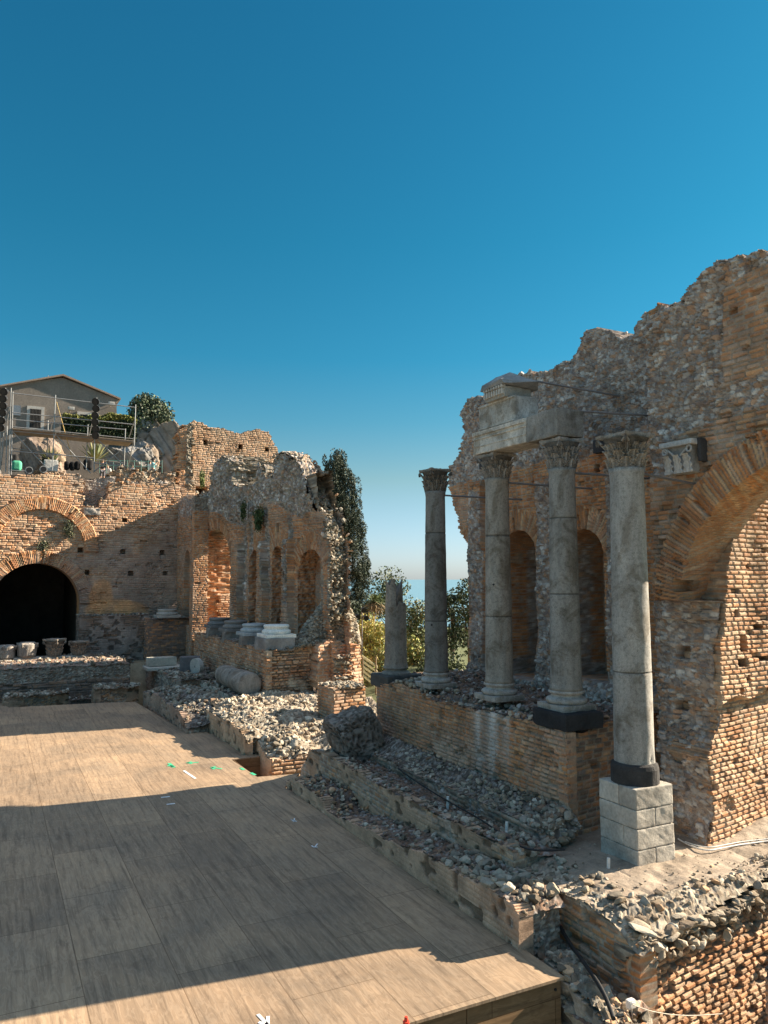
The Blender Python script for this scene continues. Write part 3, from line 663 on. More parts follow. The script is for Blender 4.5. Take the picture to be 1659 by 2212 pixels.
# the wall head, set with stones that break the outline
bu = Buf(); r2 = np.random.RandomState(3)
pp = []
for P_, X_ in ((sil[9:], XW), (silA, XA)):
    for i in range(len(P_) - 1):
        L = np.hypot(*(P_[i + 1] - P_[i])); n_ = int(L * 9)
        for k in range(n_):
            t = r2.uniform(); p = P_[i] * (1 - t) + P_[i + 1] * t; pp.append((X_ + r2.uniform(-.05, .8), p[0] + r2.normal() * .05, p[1] - .06 + r2.normal() * .05))
scatter(bu, pp, r2.uniform(.05, .13, len(pp)), ST_BRN, 4)
tag(bu.build('wall_head_stones', STN, right), kind='stuff')
# embedded basalt blocks
BAS = plain('basalt', (.045, .045, .048), .85, bump=.8, bscale=25, var=.35)
for (y0, y1, z0, z1) in ((13.08, 14.28, 8.78, 9.12), (18.2, 19.2, 9.02, 9.55)):
    bu = Buf(); rough_block(bu, 13.0, 13.5, y0, y1, z0, z1, (1, 1, 1), .06, .03, 4, .02); o = bu.build('basalt_block', BAS, right)

# ------------------------------------------------------------------ podium of the right wing
def stain(U, Z, rgb, d):
    w = (np.exp(-((U - 14.75) / .20) ** 2) + .7 * np.exp(-((U - 15.35) / .14) ** 2) + .45 * np.exp(-((U - 14.25) / .14) ** 2)) * sm(.6, 2.2, Z) * sm(.36, .52, fbm(U * 5, Z * 1.4, 91, 4) + .1)
    w = np.clip(w, 0, 1)[..., None] * .8
    g = np.exp(-((U - 15.1) / .5) ** 2) * .5
    rgb = rgb * (1 - g[..., None]) + np.array((.27, .24, .21)) * g[..., None]
    return rgb * (1 - w) + np.array((.62, .59, .54)) * w, d
def ledge(seed, z, amp=.18, f=1.1): return lambda U: z + amp * (fbm(U * f, 0 * U + seed, seed, 4) - .5) * 2
def block(name, x0, x1, y0, y1, zb, zt, front, near=None, top=TOPS, res=(.045, .035), stones=None, amp=.05, seed=0, parent=None, mat=MAS, topres=.05, curved=0, **k):
    """low ruined wall: a face towards the stage, a near end and an uneven top"""
    root = parent if parent is not None else empty(name, ((x0 + x1) / 2, (y0 + y1) / 2, zb), **k)
    bu = Buf()
    facade(bu, 'X', x0, y0, y1, zb, float(zt(np.array([x0]), np.linspace(y0, y1, 60)).max()) + .4, res[0], res[1],
           lambda U, Z: Z < zt(x0 + 0 * U, U) - .02 + amp * 2 * (fbm(U * 4, Z * 0, seed, 3) - .5), front, thick=.25, step=.25)
    if near is not None:
        facade(bu, 'Y', y0, x0, x1, zb, float(zt(np.linspace(x0, x1, 60), np.array([y0])).max()) + .4, res[0], res[1],
               lambda U, Z: Z < zt(U, y0 + 0 * U) - .02 + amp * 2 * (fbm(U * 4, Z * 0, seed + 1, 3) - .5), near, (lambda U, Z: -.15 * (U - x0)) if x1 - x0 < 3.1 else None, thick=.25, step=.25)
    m = bu.build('brick_face', mat, root)
    bu = Buf(); topgrid(bu, x0 - .01, x1, y0 - .01, y1, topres, lambda X, Y: zt(X, Y) - .03, top)
    bu.build('rubble_top', mat, root)
    if stones:
        bu = Buf()
        for s_ in stones: strew(bu, **s_)
        tag(bu.build('loose_stones', STN, root), kind='stuff')
    return root
zpod = lambda X, Y: 2.72 + .16 * sm(10.6, 11.6, X) + .10 * (fbm(X * 1.2, Y * 1.2, 51, 4) - .5) * 2 + .12 * np.exp(-((Y - 19.0) / .6) ** 2) - .12 * np.exp(-((Y - 16.8) / .8) ** 2) * (X < 10.8)
sPod = style(41, bricks=BR_OR + BR, ero=.5, miss=.02, mort=(.33, .26, .19), patch=[stain], rub=lambda U, Z: .42 * sm(2.35, 2.75, Z) + .25 * sm(1.4, 1.1, Z), ch=.092, bl=.25, relief=.026, lump=.08)
podium = block('column_podium', 10.3, 13.3, 12.25, 20.65, .0, zpod, sPod, style(42, bricks=BR_DARK + BR, ero=.4), TOPD, (.03, .026), seed=4,
      stones=[dict(x0=10.32, x1=11.0, y0=12.9, y1=20.4, zf=zpod, n=420, smin=.03, smax=.12, cols=ST_PALE + ST_BRN, seed=1),
              dict(x0=10.9, x1=13.2, y0=12.4, y1=20.5, zf=zpod, n=520, smin=.025, smax=.11, cols=BR_DARK + ST_BRN + ST[:2], seed=2),
              dict(x0=10.28, x1=10.9, y0=18.4, y1=19.4, zf=zpod, n=90, smin=.06, smax=.14, cols=ST_PALE, seed=3)],
      label='long brick podium carrying the standing columns, white lime streaks down its face', cat='podium')
# broken masonry against the far end of the wall
zr = lambda X, Y: np.maximum(2.75 + 1.15 * sm(18.3, 20.2, Y) * sm(12.0, 13.3, X), 2.6)

# ------------------------------------------------------------------ tiers between stage and podium
zt1 = lambda X, Y: np.interp(Y, [10.1, 10.3, 12.7, 14.2, 15.4, 17.2, 17.9, 18.3, 20.2, 20.7], [.5, .66, .58, .42, .33, .12, .12, .34, .36, .15]) + .05 * (fbm(X * 3, Y * 3, 61, 3) - .5) * 2
sT1 = style(51, bricks=BR_PALE, ero=.5, patch=[plaster(52, (.50, .335, .225), amt=.72)], ch=.09)
block('low_plastered_wall', 7.55, 8.45, 10.15, 20.7, -.6, zt1, sT1, style(53, bricks=BR_DARK, rub=lambda U, Z: 1 + 0 * U, stones=ST), TOPD, (.035, .03), seed=7,
      stones=[dict(x0=7.58, x1=8.4, y0=10.15, y1=12.6, zf=zt1, n=210, smin=.04, smax=.16, cols=ST_PALE, seed=5, hi=True),
              dict(x0=7.58, x1=8.4, y0=12.6, y1=16, zf=zt1, n=110, smin=.03, smax=.13, cols=ST_PALE + ST, seed=6),
              dict(x0=7.58, x1=8.4, y0=17.2, y1=20.6, zf=zt1, n=190, smin=.03, smax=.12, cols=ST_PALE + BR_PALE, seed=7)],
      label='low wall with pitted pinkish plaster running along the right stage edge', cat='low wall')
zt2 = lambda X, Y: np.interp(Y, [11.4, 12, 15.2, 17.4, 20.3, 21.2, 21.9], [.84, .9, .80, .86, .90, .80, .1]) - .10 * sm(8.6, 9.4, X) + .06 * (fbm(X * 2.5, Y * 2.5, 62, 3) - .5) * 2 + .06 * sm(8.75, 8.4, X)
sT2 = style(54, bricks=BR_GREY + BR_PALE, ero=.5, mort=(.42, .36, .29), patch=[plaster(55, (.44, .30, .20), amt=.38)], ch=.11, bl=.30)
block('stepped_brick_wall', 8.42, 9.45, 11.5, 21.9, -.5, zt2, sT2, sT2, TOPD, (.035, .03), seed=8,
      stones=[dict(x0=8.45, x1=8.95, y0=11.6, y1=20.5, zf=zt2, n=300, smin=.025, smax=.10, cols=ST_PALE + ST, seed=8),
              dict(x0=8.5, x1=9.4, y0=11.4, y1=14, zf=zt2, n=120, smin=.04, smax=.13, cols=ST_PALE, seed=9, hi=True),
              dict(x0=8.9, x1=9.45, y0=12, y1=21, zf=zt2, n=260, smin=.02, smax=.07, cols=BR_DARK + ST, seed=10)],
      label='middle stepped wall of grey mortared brick between podium and plastered wall', cat='low wall')
zt3 = lambda X, Y: 1.02 + .22 * sm(9.6, 10.3, X) - .35 * sm(12.2, 11.8, Y) + .06 * (fbm(X * 2.5, Y * 2.5, 63, 3) - .5) * 2 - .2 * sm(20.2, 21, Y)
sT3 = style(56, bricks=BR_DARK + BR_GREY, ero=.8, rub=lambda U, Z: .45 + 0 * U, stones=BR_GREY + ST_BRN, ch=.1)
block('stone_covered_ledge', 9.45, 10.32, 11.9, 20.8, .3, zt3, sT3, sT3, TOPS, (.04, .035), seed=9,
      stones=[dict(x0=9.5, x1=10.3, y0=12, y1=20.4, zf=zt3, n=1000, smin=.03, smax=.11, cols=ST_PALE + ST_PALE + ST, seed=11, sink=.5, dens=lambda X, Y: .25 + 1.1 * sm(.38, .55, fbm(X * 2.2, Y * 1.6, 5, 4))),
              dict(x0=9.5, x1=10.3, y0=12, y1=15.5, zf=zt3, n=110, smin=.05, smax=.13, cols=ST_PALE, seed=12, sink=.4, hi=True),
              dict(x0=9.45, x1=10.32, y0=11.86, y1=12.7, zf=zt3, n=170, smin=.05, smax=.13, cols=ST_PALE + ST, seed=13, sink=.4, hi=True)],
      label='ledge covered with pale stones along the foot of the brick podium', cat='ledge')
# big dark boulder of fallen masonry
bu = Buf(); V = []; bm = bmesh.new(); bmesh.ops.create_icosphere(bm, subdivisions=5, radius=1); V = np.array([x.co[:] for x in bm.verts]); T = np.array([[y.index for y in f.verts] for f in bm.faces]); bm.free()
def lumpy(V, amp, f, s):
    return amp * (fbm(V[:, 0] * f + V[:, 2] * f * .7, V[:, 1] * f - V[:, 2] * f * .6, s, 5) - .5) * 2
W_ = np.sign(V) * np.abs(V) ** .72; W_ /= np.maximum(np.abs(W_).max(1), .8)[:, None]
f1, f2, idd = worley(V[:, 0] * 6.5 + V[:, 2] * 4.2, V[:, 1] * 6.5 + V[:, 2] * 6.1, 5)
rad = .93 + lumpy(V, .14, 1.6, 3) + .07 * sm(.05, .25, f2 - f1) + lumpy(V, .05, 7, 6)
Vb = W_ * rad[:, None] * np.array([.62, .66, .62])
Vb = Vb @ np.array(Matrix.Rotation(.35, 3, 'Y'))
cb = (np.array([.085, .07, .058]) * (1 - sm(.06, .2, f2 - f1))[:, None] + pal(idd, [(.22, .185, .155), (.17, .14, .115), (.27, .235, .20), (.20, .155, .12)]) * sm(.06, .2, f2 - f1)[:, None])
pb = on(765, 1590, X=9.25)
bu.add(Vb + np.array([9.25, pb[1], 1.38]), cb, t=T)
tag(bu.build('masonry_boulder', MAS, origin=(9.25, pb[1], .7)), label='dark lump of fallen masonry perched at the left end of the steps', cat='boulder')

# ------------------------------------------------------------------ base block at the front right
zb_ = lambda X, Y: .72 - .18 * sm(9.35, 8.75, Y) * 1.4 - .10 * sm(9.3, 8.6, X) + .05 * (fbm(X * 2.2, Y * 2.2, 64, 4) - .5) * 2 + .12 * sm(12.5, 15, X)
sB = style(61, bricks=BR_PALE + BR[:2], mort=(.30, .24, .18), relief=.045, ero=.6, miss=.03, ch=.095, bl=.24, lump=.14, rub=lambda U, Z: .95 * sm(.02, .30, Z - .02 * (U - 8.5)) + .35 * np.exp(-((U - 8.75) / .28) ** 2) * sm(-.9, .2, Z) + .35 * (np.hypot((U - 11.0) / .9, (Z + .55) / .5) < 1), stones=ST_TAN, rmort=(.20, .155, .115), rsize=.17, rrel=.07, mw=.013)
def offB(U, Z): return -.15 * (U - 8.6) + .16 * sm(.12, .42, Z) * (1 - .3 * sm(.5, .8, Z)) + .22 * (fbm(U * 1.6, Z * 1.3, 65, 4) - .5) * sm(-.5, .5, Z) - .28 * sm(9.1, 8.5, U) * sm(.55, -.1, Z) * sm(-1.6, -.4, Z)
sBl = style(66, bricks=BR_PALE + BR_OR + BR_GREY[:2], ero=.5, ch=.10, bl=.30, mort=(.42, .36, .28), rub=lambda U, Z: .7 * sm(.40, .6, Z) + .25 * sm(9.3, 8.9, U), stones=ST_TAN)
base = empty('masonry_platform', (10.5, 10, -2), label='ruined brick platform under the nearest column, with a crumbling sunlit stone edge', cat='platform')
bu = Buf()
topB = lambda U: zb_(U, 0 * U + 8.8)
facade(bu, 'Y', 8.8, 8.45, 15.5, -2.3, 1.0, .022, .019, lambda U, Z: (Z < topB(U)) & (U > 8.62 - .12 * sm(-.2, -1.2, Z) * 1.0 + .18 * (hsh(np.floor(Z / .095), 0 * Z, 3) - .5) - .0), sB, offB, thick=.4, step=.2)
facade(bu, 'X', 8.62, 8.8, 12.4, -2.3, 1.0, .028, .024, lambda U, Z: Z < zb_(0 * U + 8.62, U), sBl, lambda U, Z: -.10 * sm(9.3, 8.7, U), thick=.4, step=.2)
bu.build('brick_face', MAS, base)
bu = Buf(); topgrid(bu, 8.58, 15.5, 8.45, 12.4, .04, lambda X, Y: zb_(X, Y) - .02, style(68, rub=lambda U, Z: .25 + 1.2 * sm(9.6, 9.0, Z) + .0 * U + .5 * sm(9.4, 8.9, U), stones=ST_TAN, bricks=[(.34, .28, .215), (.28, .225, .17)], mort=(.30, .245, .185), ch=.6, bl=1.1, mw=.004, relief=.01, rmort=(.26, .22, .18), rsize=.13, rrel=.028, lump=.045, rdepth=0), inside=lambda X, Y: Y > 8.66 + .15 * (X - 8.6) + .10 * (fbm(X * 3, Y * 3, 7, 3) - .5))
bu.build('rubble_top', MAS, base)
bu = Buf()
strew(bu, 8.7, 15, 8.6, 9.9, zb_, 620, .015, .11, ST_TAN + ST_TAN + BR_PALE[:1], 21, dens=lambda X, Y: (Y > 8.72 + .15 * (X - 8.6)) * sm(9.6, 8.9, Y - .15 * (X - 8.6)) * sm(.40, .55, fbm(X * 1.3, Y * 1.3, 6, 3)) + .06, hi=True, sink=.5)
r3 = np.random.RandomState(5); n3 = 60; xs3 = r3.uniform(8.8, 15, n3)
scatter(bu, np.stack([xs3, 8.80 + .15 * (xs3 - 8.6) + r3.uniform(-.12, .3, n3), .50 + r3.uniform(-.10, .06, n3)], -1), r3.uniform(.12, .30, n3), ST_TAN, 27, True, flatten=.34)
strew(bu, 8.65, 9.5, 9.0, 12.2, zb_, 130, .02, .13, ST_PALE, 22, hi=True, sink=.4, dens=lambda X, Y: .2 + sm(.42, .56, fbm(X * 2, Y * 2, 6, 3)))
strew(bu, 9.2, 13, 9.2, 12, zb_, 160, .01, .035, ST_PALE, 23)
r2 = np.random.RandomState(8)    # rubble core breaking out under the lip
P_ = [(x, 8.68 + .15 * (x - 8.6) + r2.uniform(-.08, .06), .10 + r2.uniform(-.05, .40)) for x in r2.uniform(8.75, 12.4, 90)]
scatter(bu, P_, r2.uniform(.03, .13, 90), ST_TAN, 24, True)
tag(bu.build('loose_stones', STN, base), kind='stuff')

# stones and a low wall between stage corner and platform
zh = lambda X, Y: -.45 + .55 * sm(9.4, 11.4, Y) - .2 * (fbm(X * 2, Y * 2, 8, 3) - .5)
bu = Buf(); topgrid(bu, 7.62, 8.7, 8.6, 11.6, .05, zh, TOPD); hp = bu.build('rubble_heap', MAS, origin=(8.1, 10, -.4))
tag(hp, label='heap of pale loose stones in the gap between stage corner and platform', cat='rubble', kind='stuff')
bu = Buf(); strew(bu, 7.66, 8.6, 9.2, 11.5, zh, 420, .04, .13, ST_PALE + ST, 31, hi=True); strew(bu, 7.66, 8.5, 8.6, 9.8, zh, 120, .05, .15, ST_PALE, 32, hi=True)
tag(bu.build('loose_stones', STN, hp, origin=None), kind='stuff')
hp.children[0].location = (0, 0, 0)
bu = Buf(); scatter(bu, [(8.36, 10.78, .22)], .17, [(.55, .36, .25)], 5, True, flatten=1.0)
tag(bu.build('rock', STN, origin=(8.36, 10.78, .1)), label='single orange pink squared rock lying on the pale stones', cat='rock')
lw = empty('crumbling_wall', (7.9, 8.5, -2), label='crumbling sunlit topped rubble wall running past the stage corner to the bottom edge', cat='low wall')
zl = lambda X, Y: np.interp(Y, [6.5, 7.6, 8.4, 9.2, 9.7], [-1.0, -.52, -.30, -.10, .02]) + .10 * (fbm(X * 4, Y * 4, 66, 3) - .5)
sL = style(71, bricks=BR_GREY, ero=.7, patch=[plaster(72, (.38, .31, .24), amt=.6)], rub=lambda U, Z: .35 + 0 * U, stones=BR_PALE + ST)
bu = Buf(); facade(bu, 'X', 7.72, 6.4, 9.75, -2.3, .2, .035, .03, lambda U, Z: Z < zl(7.72 + 0 * U, U) - .03, sL, thick=.3, step=.3)
facade(bu, 'Y', 6.4, 7.72, 8.12, -2.3, .2, .035, .03, lambda U, Z: Z < zl(U, 6.4 + 0 * U), sL, thick=.3, step=.3)
topgrid(bu, 7.72, 8.12, 6.4, 9.75, .035, zl, TOPP)
bu.build('rubble_core', MAS, lw)
bu = Buf(); strew(bu, 7.72, 8.14, 6.5, 9.7, zl, 260, .035, .11, BR_PALE + ST_PALE, 33, hi=True, sink=.3)
strew(bu, 8.05, 8.6, 7.2, 8.8, lambda X, Y: -.55 - .3 * (8.8 - Y) + 0 * X, 70, .06, .16, ST_PALE + BR_PALE, 34, hi=True)
tag(bu.build('loose_stones', STN, lw), kind='stuff')
# dark rocks and pier end at the lower right corner
bu = Buf(); rr_ = rocks(IV, 3, 9, .75)
for k, (x, y, z, s) in enumerate([(8.75, 8.0, -.92, .24), (9.02, 7.95, -1.0, .20), (9.35, 7.95, -.98, .22), (9.6, 8.02, -.86, .24), (9.1, 8.2, -1.05, .2)]):
    bu.add(rr_[k % 3] * s * np.array([1, 1, .9]) + np.array([x, y, z]), (.13, .125, .12), t=IT)
tag(bu.build('dark_boulder', ROCK, origin=(9.1, 8.0, -1.1)), label='cluster of rough dark boulders at the bottom edge below the platform', cat='boulder')
sc_ = style(74, bricks=BR_GREY + BR, ero=.4, rub=lambda U, Z: sm(-.35, -.1, Z) * .9, stones=[(.16, .145, .13), (.22, .19, .165)])
cw = block('brick_stub', 10.62, 11.9, 7.72, 8.2, -2.3, lambda X, Y: .02 - .12 * sm(10.9, 10.6, X) + .08 * (fbm(X * 3, Y * 3, 4) - .5), sc_, sc_, TOPD, (.03, .026),
           stones=[dict(x0=10.6, x1=11.9, y0=7.72, y1=8.2, zf=lambda X, Y: .02 + 0 * X, n=60, smin=.04, smax=.12, cols=[(.14, .135, .13), (.22, .21, .2)], seed=3)],
           label='brick wall stub with dark stones on top at the lower right edge', cat='wall stub')

# junction box and white cable on the platform face
WHT = plain('white_plastic', (.72, .70, .65), .45); CABLE = plain('cable_sheath', (.42, .36, .28), .6); BLK = plain('black_cable', (.012, .012, .013), .5); GALV = plain('galvanised_steel', (.27, .27, .265), .5, .5); IRON = plain('old_iron', (.20, .19, .19), .7, .5)
jb = on(1362, 2168, Y=8.55)
t_ = empty('junction_box', tuple(jb), label='small white electrical junction box fixed low on the sunlit brick face', cat='electrical box')
bu = Buf(); rough_block(bu, jb[0] - .06, jb[0] + .06, jb[1] - .04, jb[1] + .04, jb[2] - .06, jb[2] + .06, (1, 1, 1), .02, .001, 1, .012); bu.build('housing', WHT, t_)
bu = Buf(); tube_into(bu, (jb[0], jb[1] - .05, jb[2]), (jb[0], jb[1] - .035, jb[2]), .038); bu.build('lid', WHT, t_)
def cable(name, pts, r, mat, **k):
    cu = bpy.data.curves.new(name, 'CURVE'); cu.dimensions = '3D'; cu.bevel_depth = r; cu.bevel_resolution = 3; cu.use_fill_caps = True
    o_ = Vector(pts[0]); s = cu.splines.new('NURBS'); s.points.add(len(pts) - 1); s.order_u = 3; s.use_endpoint_u = True; s.resolution_u = 6
    for p, q in zip(s.points, pts): p.co = (*(Vector(q) - o_), 1)
    cu.materials.append(mat); c_ = bpy.data.objects.new(name, cu); dg = bpy.context.evaluated_depsgraph_get()
    me = bpy.data.meshes.new_from_object(c_.evaluated_get(dg)) if False else c_.to_mesh().copy()
    c_.to_mesh_clear(); bpy.data.objects.remove(c_)
    ob_ = bpy.data.objects.new(name, me); COL.objects.link(ob_); ob_.location = o_
    if not me.materials: me.materials.append(mat)
    return tag(ob_, **k)
cable('cable', [tuple(on(1366, 2170, Y=8.48)), tuple(on(1395, 2182, Y=8.45)), tuple(on(1425, 2188, Y=8.47)), tuple(on(1450, 2192, Y=8.48)), tuple(on(1500, 2195, Y=8.5)), tuple(on(1560, 2190, Y=8.5))], .007, CABLE, label='pale cable sagging to the right from the junction box', cat='cable')
cable('cable', [tuple(on(1364, 2178, Y=8.5)), tuple(on(1366, 2192, Y=8.48)), tuple(on(1367, 2215, Y=8.48))], .009, CABLE, label='pale cable hanging straight down from the junction box', cat='cable')
zz = .74
cable('cable', [tuple(on(u, v, Z=zz)) for u, v in ((1465, 1812), (1480, 1822), (1505, 1832), (1530, 1838), (1560, 1832), (1590, 1826), (1620, 1822), (1662, 1816), (1700, 1814))], .014, WHT, label='white cable lying along the foot of the sunlit brick pier', cat='cable')
cable('cable', [tuple(on(u, v, Z=zz)) for u, v in ((1480, 1818), (1520, 1834), (1570, 1824), (1610, 1817), (1662, 1812))], .010, WHT, label='thinner pale cable just behind the white one at the pier foot', cat='cable')
cable('cable', [tuple(on(u, v, Z=.1)) for u, v in ((1140, 1862), (1165, 1920), (1205, 1990), (1225, 2030), (1262, 2080), (1310, 2150), (1325, 2200))], .03, BLK, label='thick black cable running down the gap beside the platform', cat='cable')
cable('cable', [tuple(on(u, v, Z=.95)) for u, v in ((860, 1660), (900, 1690), (980, 1738), (1040, 1770), (1100, 1815), (1150, 1842), (1220, 1835))], .018, BLK, label='thin black cable lying along the stepped walls below the podium', cat='cable')
for k, (u, v, z, w) in enumerate(((967, 1738, .85, 'nearer the middle of the steps'), (1094, 1795, .88, 'at the near end of the steps'), (1314, 1875, .7, 'on the platform left of the white pedestal'))):
    p = on(u, v, Z=z); bu = Buf(); tube_into(bu, (p[0], p[1], z - .1), (p[0] + .01, p[1], z + .17), .03, seg=12)
    tag(bu.build('pipe_stub', WHT, origin=(p[0], p[1], z)), label='short pale upright pipe stub ' + w, cat='pipe', group='pipe stubs among the rubble')

# ------------------------------------------------------------------ columns
def lathe(buf, prof, cx, cy, col, seg=40, wob=.006, seed=0, dents=(), tilt=(0, 0)):
    prof = np.array(prof); n = len(prof); th = np.linspace(0, 2 * math.pi, seg, endpoint=False)
    Rr = prof[:, 0][:, None] + 0 * th[None]; Zz = prof[:, 1][:, None] + 0 * th[None]; T_ = th[None] + 0 * Rr
    nn = fbm(np.cos(T_) * 2.2 + 3 + Zz * .6, np.sin(T_) * 2.2 + Zz * .9, seed, 4) - .5
    n2 = fbm(np.cos(T_) * 7 + Zz * 4, np.sin(T_) * 7 - Zz * 3, seed + 3, 3) - .5
    R_ = Rr * (1 + 0) + wob * 2.2 * nn + wob * 1.2 * n2
    for (a, z, w, hgt, dep) in dents:
        da = np.angle(np.exp(1j * (T_ - a))); R_ = R_ - dep * np.exp(-(da / w) ** 2 - ((Zz - z) / hgt) ** 2)
    z0 = prof[0, 1]
    X = cx + R_ * np.cos(T_) + tilt[0] * (Zz - z0); Y = cy + R_ * np.sin(T_) + tilt[1] * (Zz - z0)
    I = np.arange(n * seg).reshape(n, seg); J = np.roll(I, -1, 1)
    q = np.stack([I[:-1], J[:-1], J[1:], I[1:]], -1).reshape(-1, 4)
    c = np.array(col) * (1 + .0 * X[..., None]) if np.ndim(col) == 1 else col(T_, Zz)
    V = np.stack([X, Y, Zz], -1).reshape(-1, 3)
    V = np.concatenate([V, [[cx, cy, prof[0, 1]], [cx + tilt[0] * (prof[-1, 1] - z0), cy + tilt[1] * (prof[-1, 1] - z0), prof[-1, 1]]]])
    C = np.concatenate([np.broadcast_to(c, X.shape + (3,)).reshape(-1, 3), [c.reshape(-1, 3)[0], c.reshape(-1, 3)[-1]]])
    t = [(I[0, (k + 1) % seg], I[0, k], n * seg) for k in range(seg)] + [(I[-1, k], I[-1, (k + 1) % seg], n * seg + 1) for k in range(seg)]
    buf.add(V, C, q, t)
def capital(buf, cx, cy, z0, h, r, rot=0, seed=0, col=(.33, .31, .29), worn=.5):
    rng = np.random.RandomState(seed)
    bell = lambda t: r * (.86 + .10 * t + .26 * np.clip(t - .55, 0, 1) ** 1.5 / .45 ** 1.5 * .9)
    lathe(buf, [(bell(t), z0 + h * .86 * t) for t in np.linspace(0, 1, 12)], cx, cy, tuple(x * .38 for x in col), 32, .01, seed)  # bell colour darkened: painted shade behind the leaves
    def leaf(a, t0, hh, w, out, curl):
        nu, nv_ = 8, 12; U, V = np.meshgrid(np.linspace(-1, 1, nu + 1), np.linspace(0, 1, nv_ + 1))
        t = t0 + hh * V * (1 - .10 * V * curl)
        R0 = bell(np.clip(t, 0, 1)) + .028 + out * V ** 2.4
        wid = w * (1 - .45 * V ** 2.2) * (1 + .22 * np.sin(V * 22 + 1)) * (1 - .3 * (V > .93))
        dr = -.05 * U ** 2 + .022 * np.cos(U * math.pi * 2.6) - .10 * r * curl * np.clip(V - .8, 0, 1) * 3
        drop = -.35 * hh * np.clip(V - .82, 0, 1) ** 1 * 2.0 * curl
        an = a + U * wid / (R0 + .001)
        Rr = R0 + dr + .012 * (rng.uniform(size=U.shape) - .5)
        P = np.stack([cx + Rr * np.cos(an), cy + Rr * np.sin(an), z0 + h * .86 * (t + drop)], -1)
        P2 = P.copy(); P2[..., 0] -= .035 * np.cos(an); P2[..., 1] -= .035 * np.sin(an)
        tone = (.50 + .62 * (.5 + .5 * np.cos(U * math.pi * 2.6)) + .25 * (rng.uniform(size=U.shape) - .5)) * (.75 + .35 * V)  # relief shade painted in: furrows and leaf foot darker than ribs
        C = np.array(col) * tone[..., None]
        I = np.arange(U.size).reshape(U.shape); q = np.stack([I[:-1, :-1], I[:-1, 1:], I[1:, 1:], I[1:, :-1]], -1).reshape(-1, 4)
        buf.add(P.reshape(-1, 3), C.reshape(-1, 3), q); buf.add(P2.reshape(-1, 3), C.reshape(-1, 3) * .7, q)
        ed = np.concatenate([I[0], I[1:, -1], I[-1, -2::-1], I[-2:0:-1, 0]]); e2 = np.roll(ed, -1); N = U.size
        buf.add(np.concatenate([P.reshape(-1, 3), P2.reshape(-1, 3)]), np.concatenate([C.reshape(-1, 3)] * 2), np.stack([ed, e2, e2 + N, ed + N], -1))
    k = 8
    for i in range(k): leaf(rot + i * 2 * math.pi / k, 0.0, .44, r * .42, r * .24, 1 if rng.uniform() > worn * .4 else 0)
    for i in range(k): leaf(rot + (i + .5) * 2 * math.pi / k, .16, .52, r * .44, r * .30, 1 if rng.uniform() > worn * .4 else 0)
    for i in range(2 * k): leaf(rot + (i + .25) * math.pi / k, .50, .40, r * .20, r * rng.uniform(.10, .26), 1)
    for i in range(4):                      # corner scrolls
        a = rot + math.pi / 4 + i * math.pi / 2
        for sgn in (-1, 1):
            pts = []
            for s in np.linspace(.62, 1, 5): pts.append((a + sgn * .42 * (1 - s) ** 1.2, r * (1.08 + .40 * s ** 1.6), z0 + h * (.50 + .36 * s)))
            for s in np.linspace(0, 1.6 * math.pi, 9)[1:]: pts.append((a, r * (1.48 - .0 * s) - .0 + .05 * r * (1.2 * math.sin(s)) , z0 + h * (.86 - .08 * (1 - math.cos(s)))))
            P = [(cx + q[1] * math.cos(q[0]), cy + q[1] * math.sin(q[0]), q[2]) for q in pts]
            if rng.uniform() > worn * .35: path_into(buf, P, .021 * r / .3, tuple(x * .85 for x in col), 7)
    # abacus with hollowed sides
    n = 12; out = []
    for i in range(4):
        a0 = rot + math.pi / 4 + i * math.pi / 2; A = np.array([math.cos(a0), math.sin(a0)]); B = np.array([math.cos(a0 + math.pi / 2), math.sin(a0 + math.pi / 2)])
        for s in range(n):
            t = s / n; p = (A * (1 - t) + B * t) * r * 1.56; m = (A + B) / np.linalg.norm(A + B); out.append(p - m * .20 * r * math.sin(math.pi * t) + rng.normal(size=2) * .008)
    out = np.array(out); lv = []
    for f, z in ((.86, .86), (.95, .89), (1.0, .93), (1.0, 1.0)): lv.append(np.column_stack([cx + out[:, 0] * f, cy + out[:, 1] * f, np.full(len(out), z0 + h * z) + rng.normal(size=len(out)) * .006]))
    N = len(out); V = np.concatenate(lv + [[[cx, cy, z0 + h * .86]], [[cx, cy, z0 + h]]]); q = []
    for L in range(3):
        for i in range(N): q.append((L * N + i, L * N + (i + 1) % N, (L + 1) * N + (i + 1) % N, (L + 1) * N + i))
    t = [((i + 1) % N, i, 4 * N) for i in range(N)] + [(3 * N + i, 3 * N + (i + 1) % N, 4 * N + 1) for i in range(N)]
    buf.add(V, col, q, t)
def attic_base(buf, cx, cy, z0, r, col, plinth=True, ph=.12, hs=1.0, rot=0):
    if plinth: rough_block(buf, cx - r * 1.34, cx + r * 1.34, cy - r * 1.34, cy + r * 1.34, z0, z0 + ph, col, .05, .02, int(cx * 10), .02, rot)
    z = z0 + (ph if plinth else 0); P = [(r * 1.05, z)]
    for a in np.linspace(-90, 90, 9): P.append((r * 1.14 + .055 * math.cos(R(a)), z + .06 * hs + .06 * hs * math.sin(R(a))))
    P += [(r * 1.10, z + .13 * hs)]
    for a in np.linspace(90, 270, 9)[1:-1]: P.append((r * 1.10 + .04 * math.cos(R(a)), z + .165 * hs - .035 * hs * math.sin(R(a)) * -1 * -1))
    P += [(r * 1.08, z + .20 * hs)]
    for a in np.linspace(-90, 90, 7): P.append((r * 1.05 + .03 * math.cos(R(a)), z + .235 * hs + .035 * hs * math.sin(R(a))))
    P += [(r * 1.04, z + .28 * hs)]
    P = sorted(set([(round(a, 4), round(b_, 4)) for a, b_ in P]), key=lambda p: p[1])
    lathe(buf, P, cx, cy, col, 44, .004, 3); return z + .28 * hs
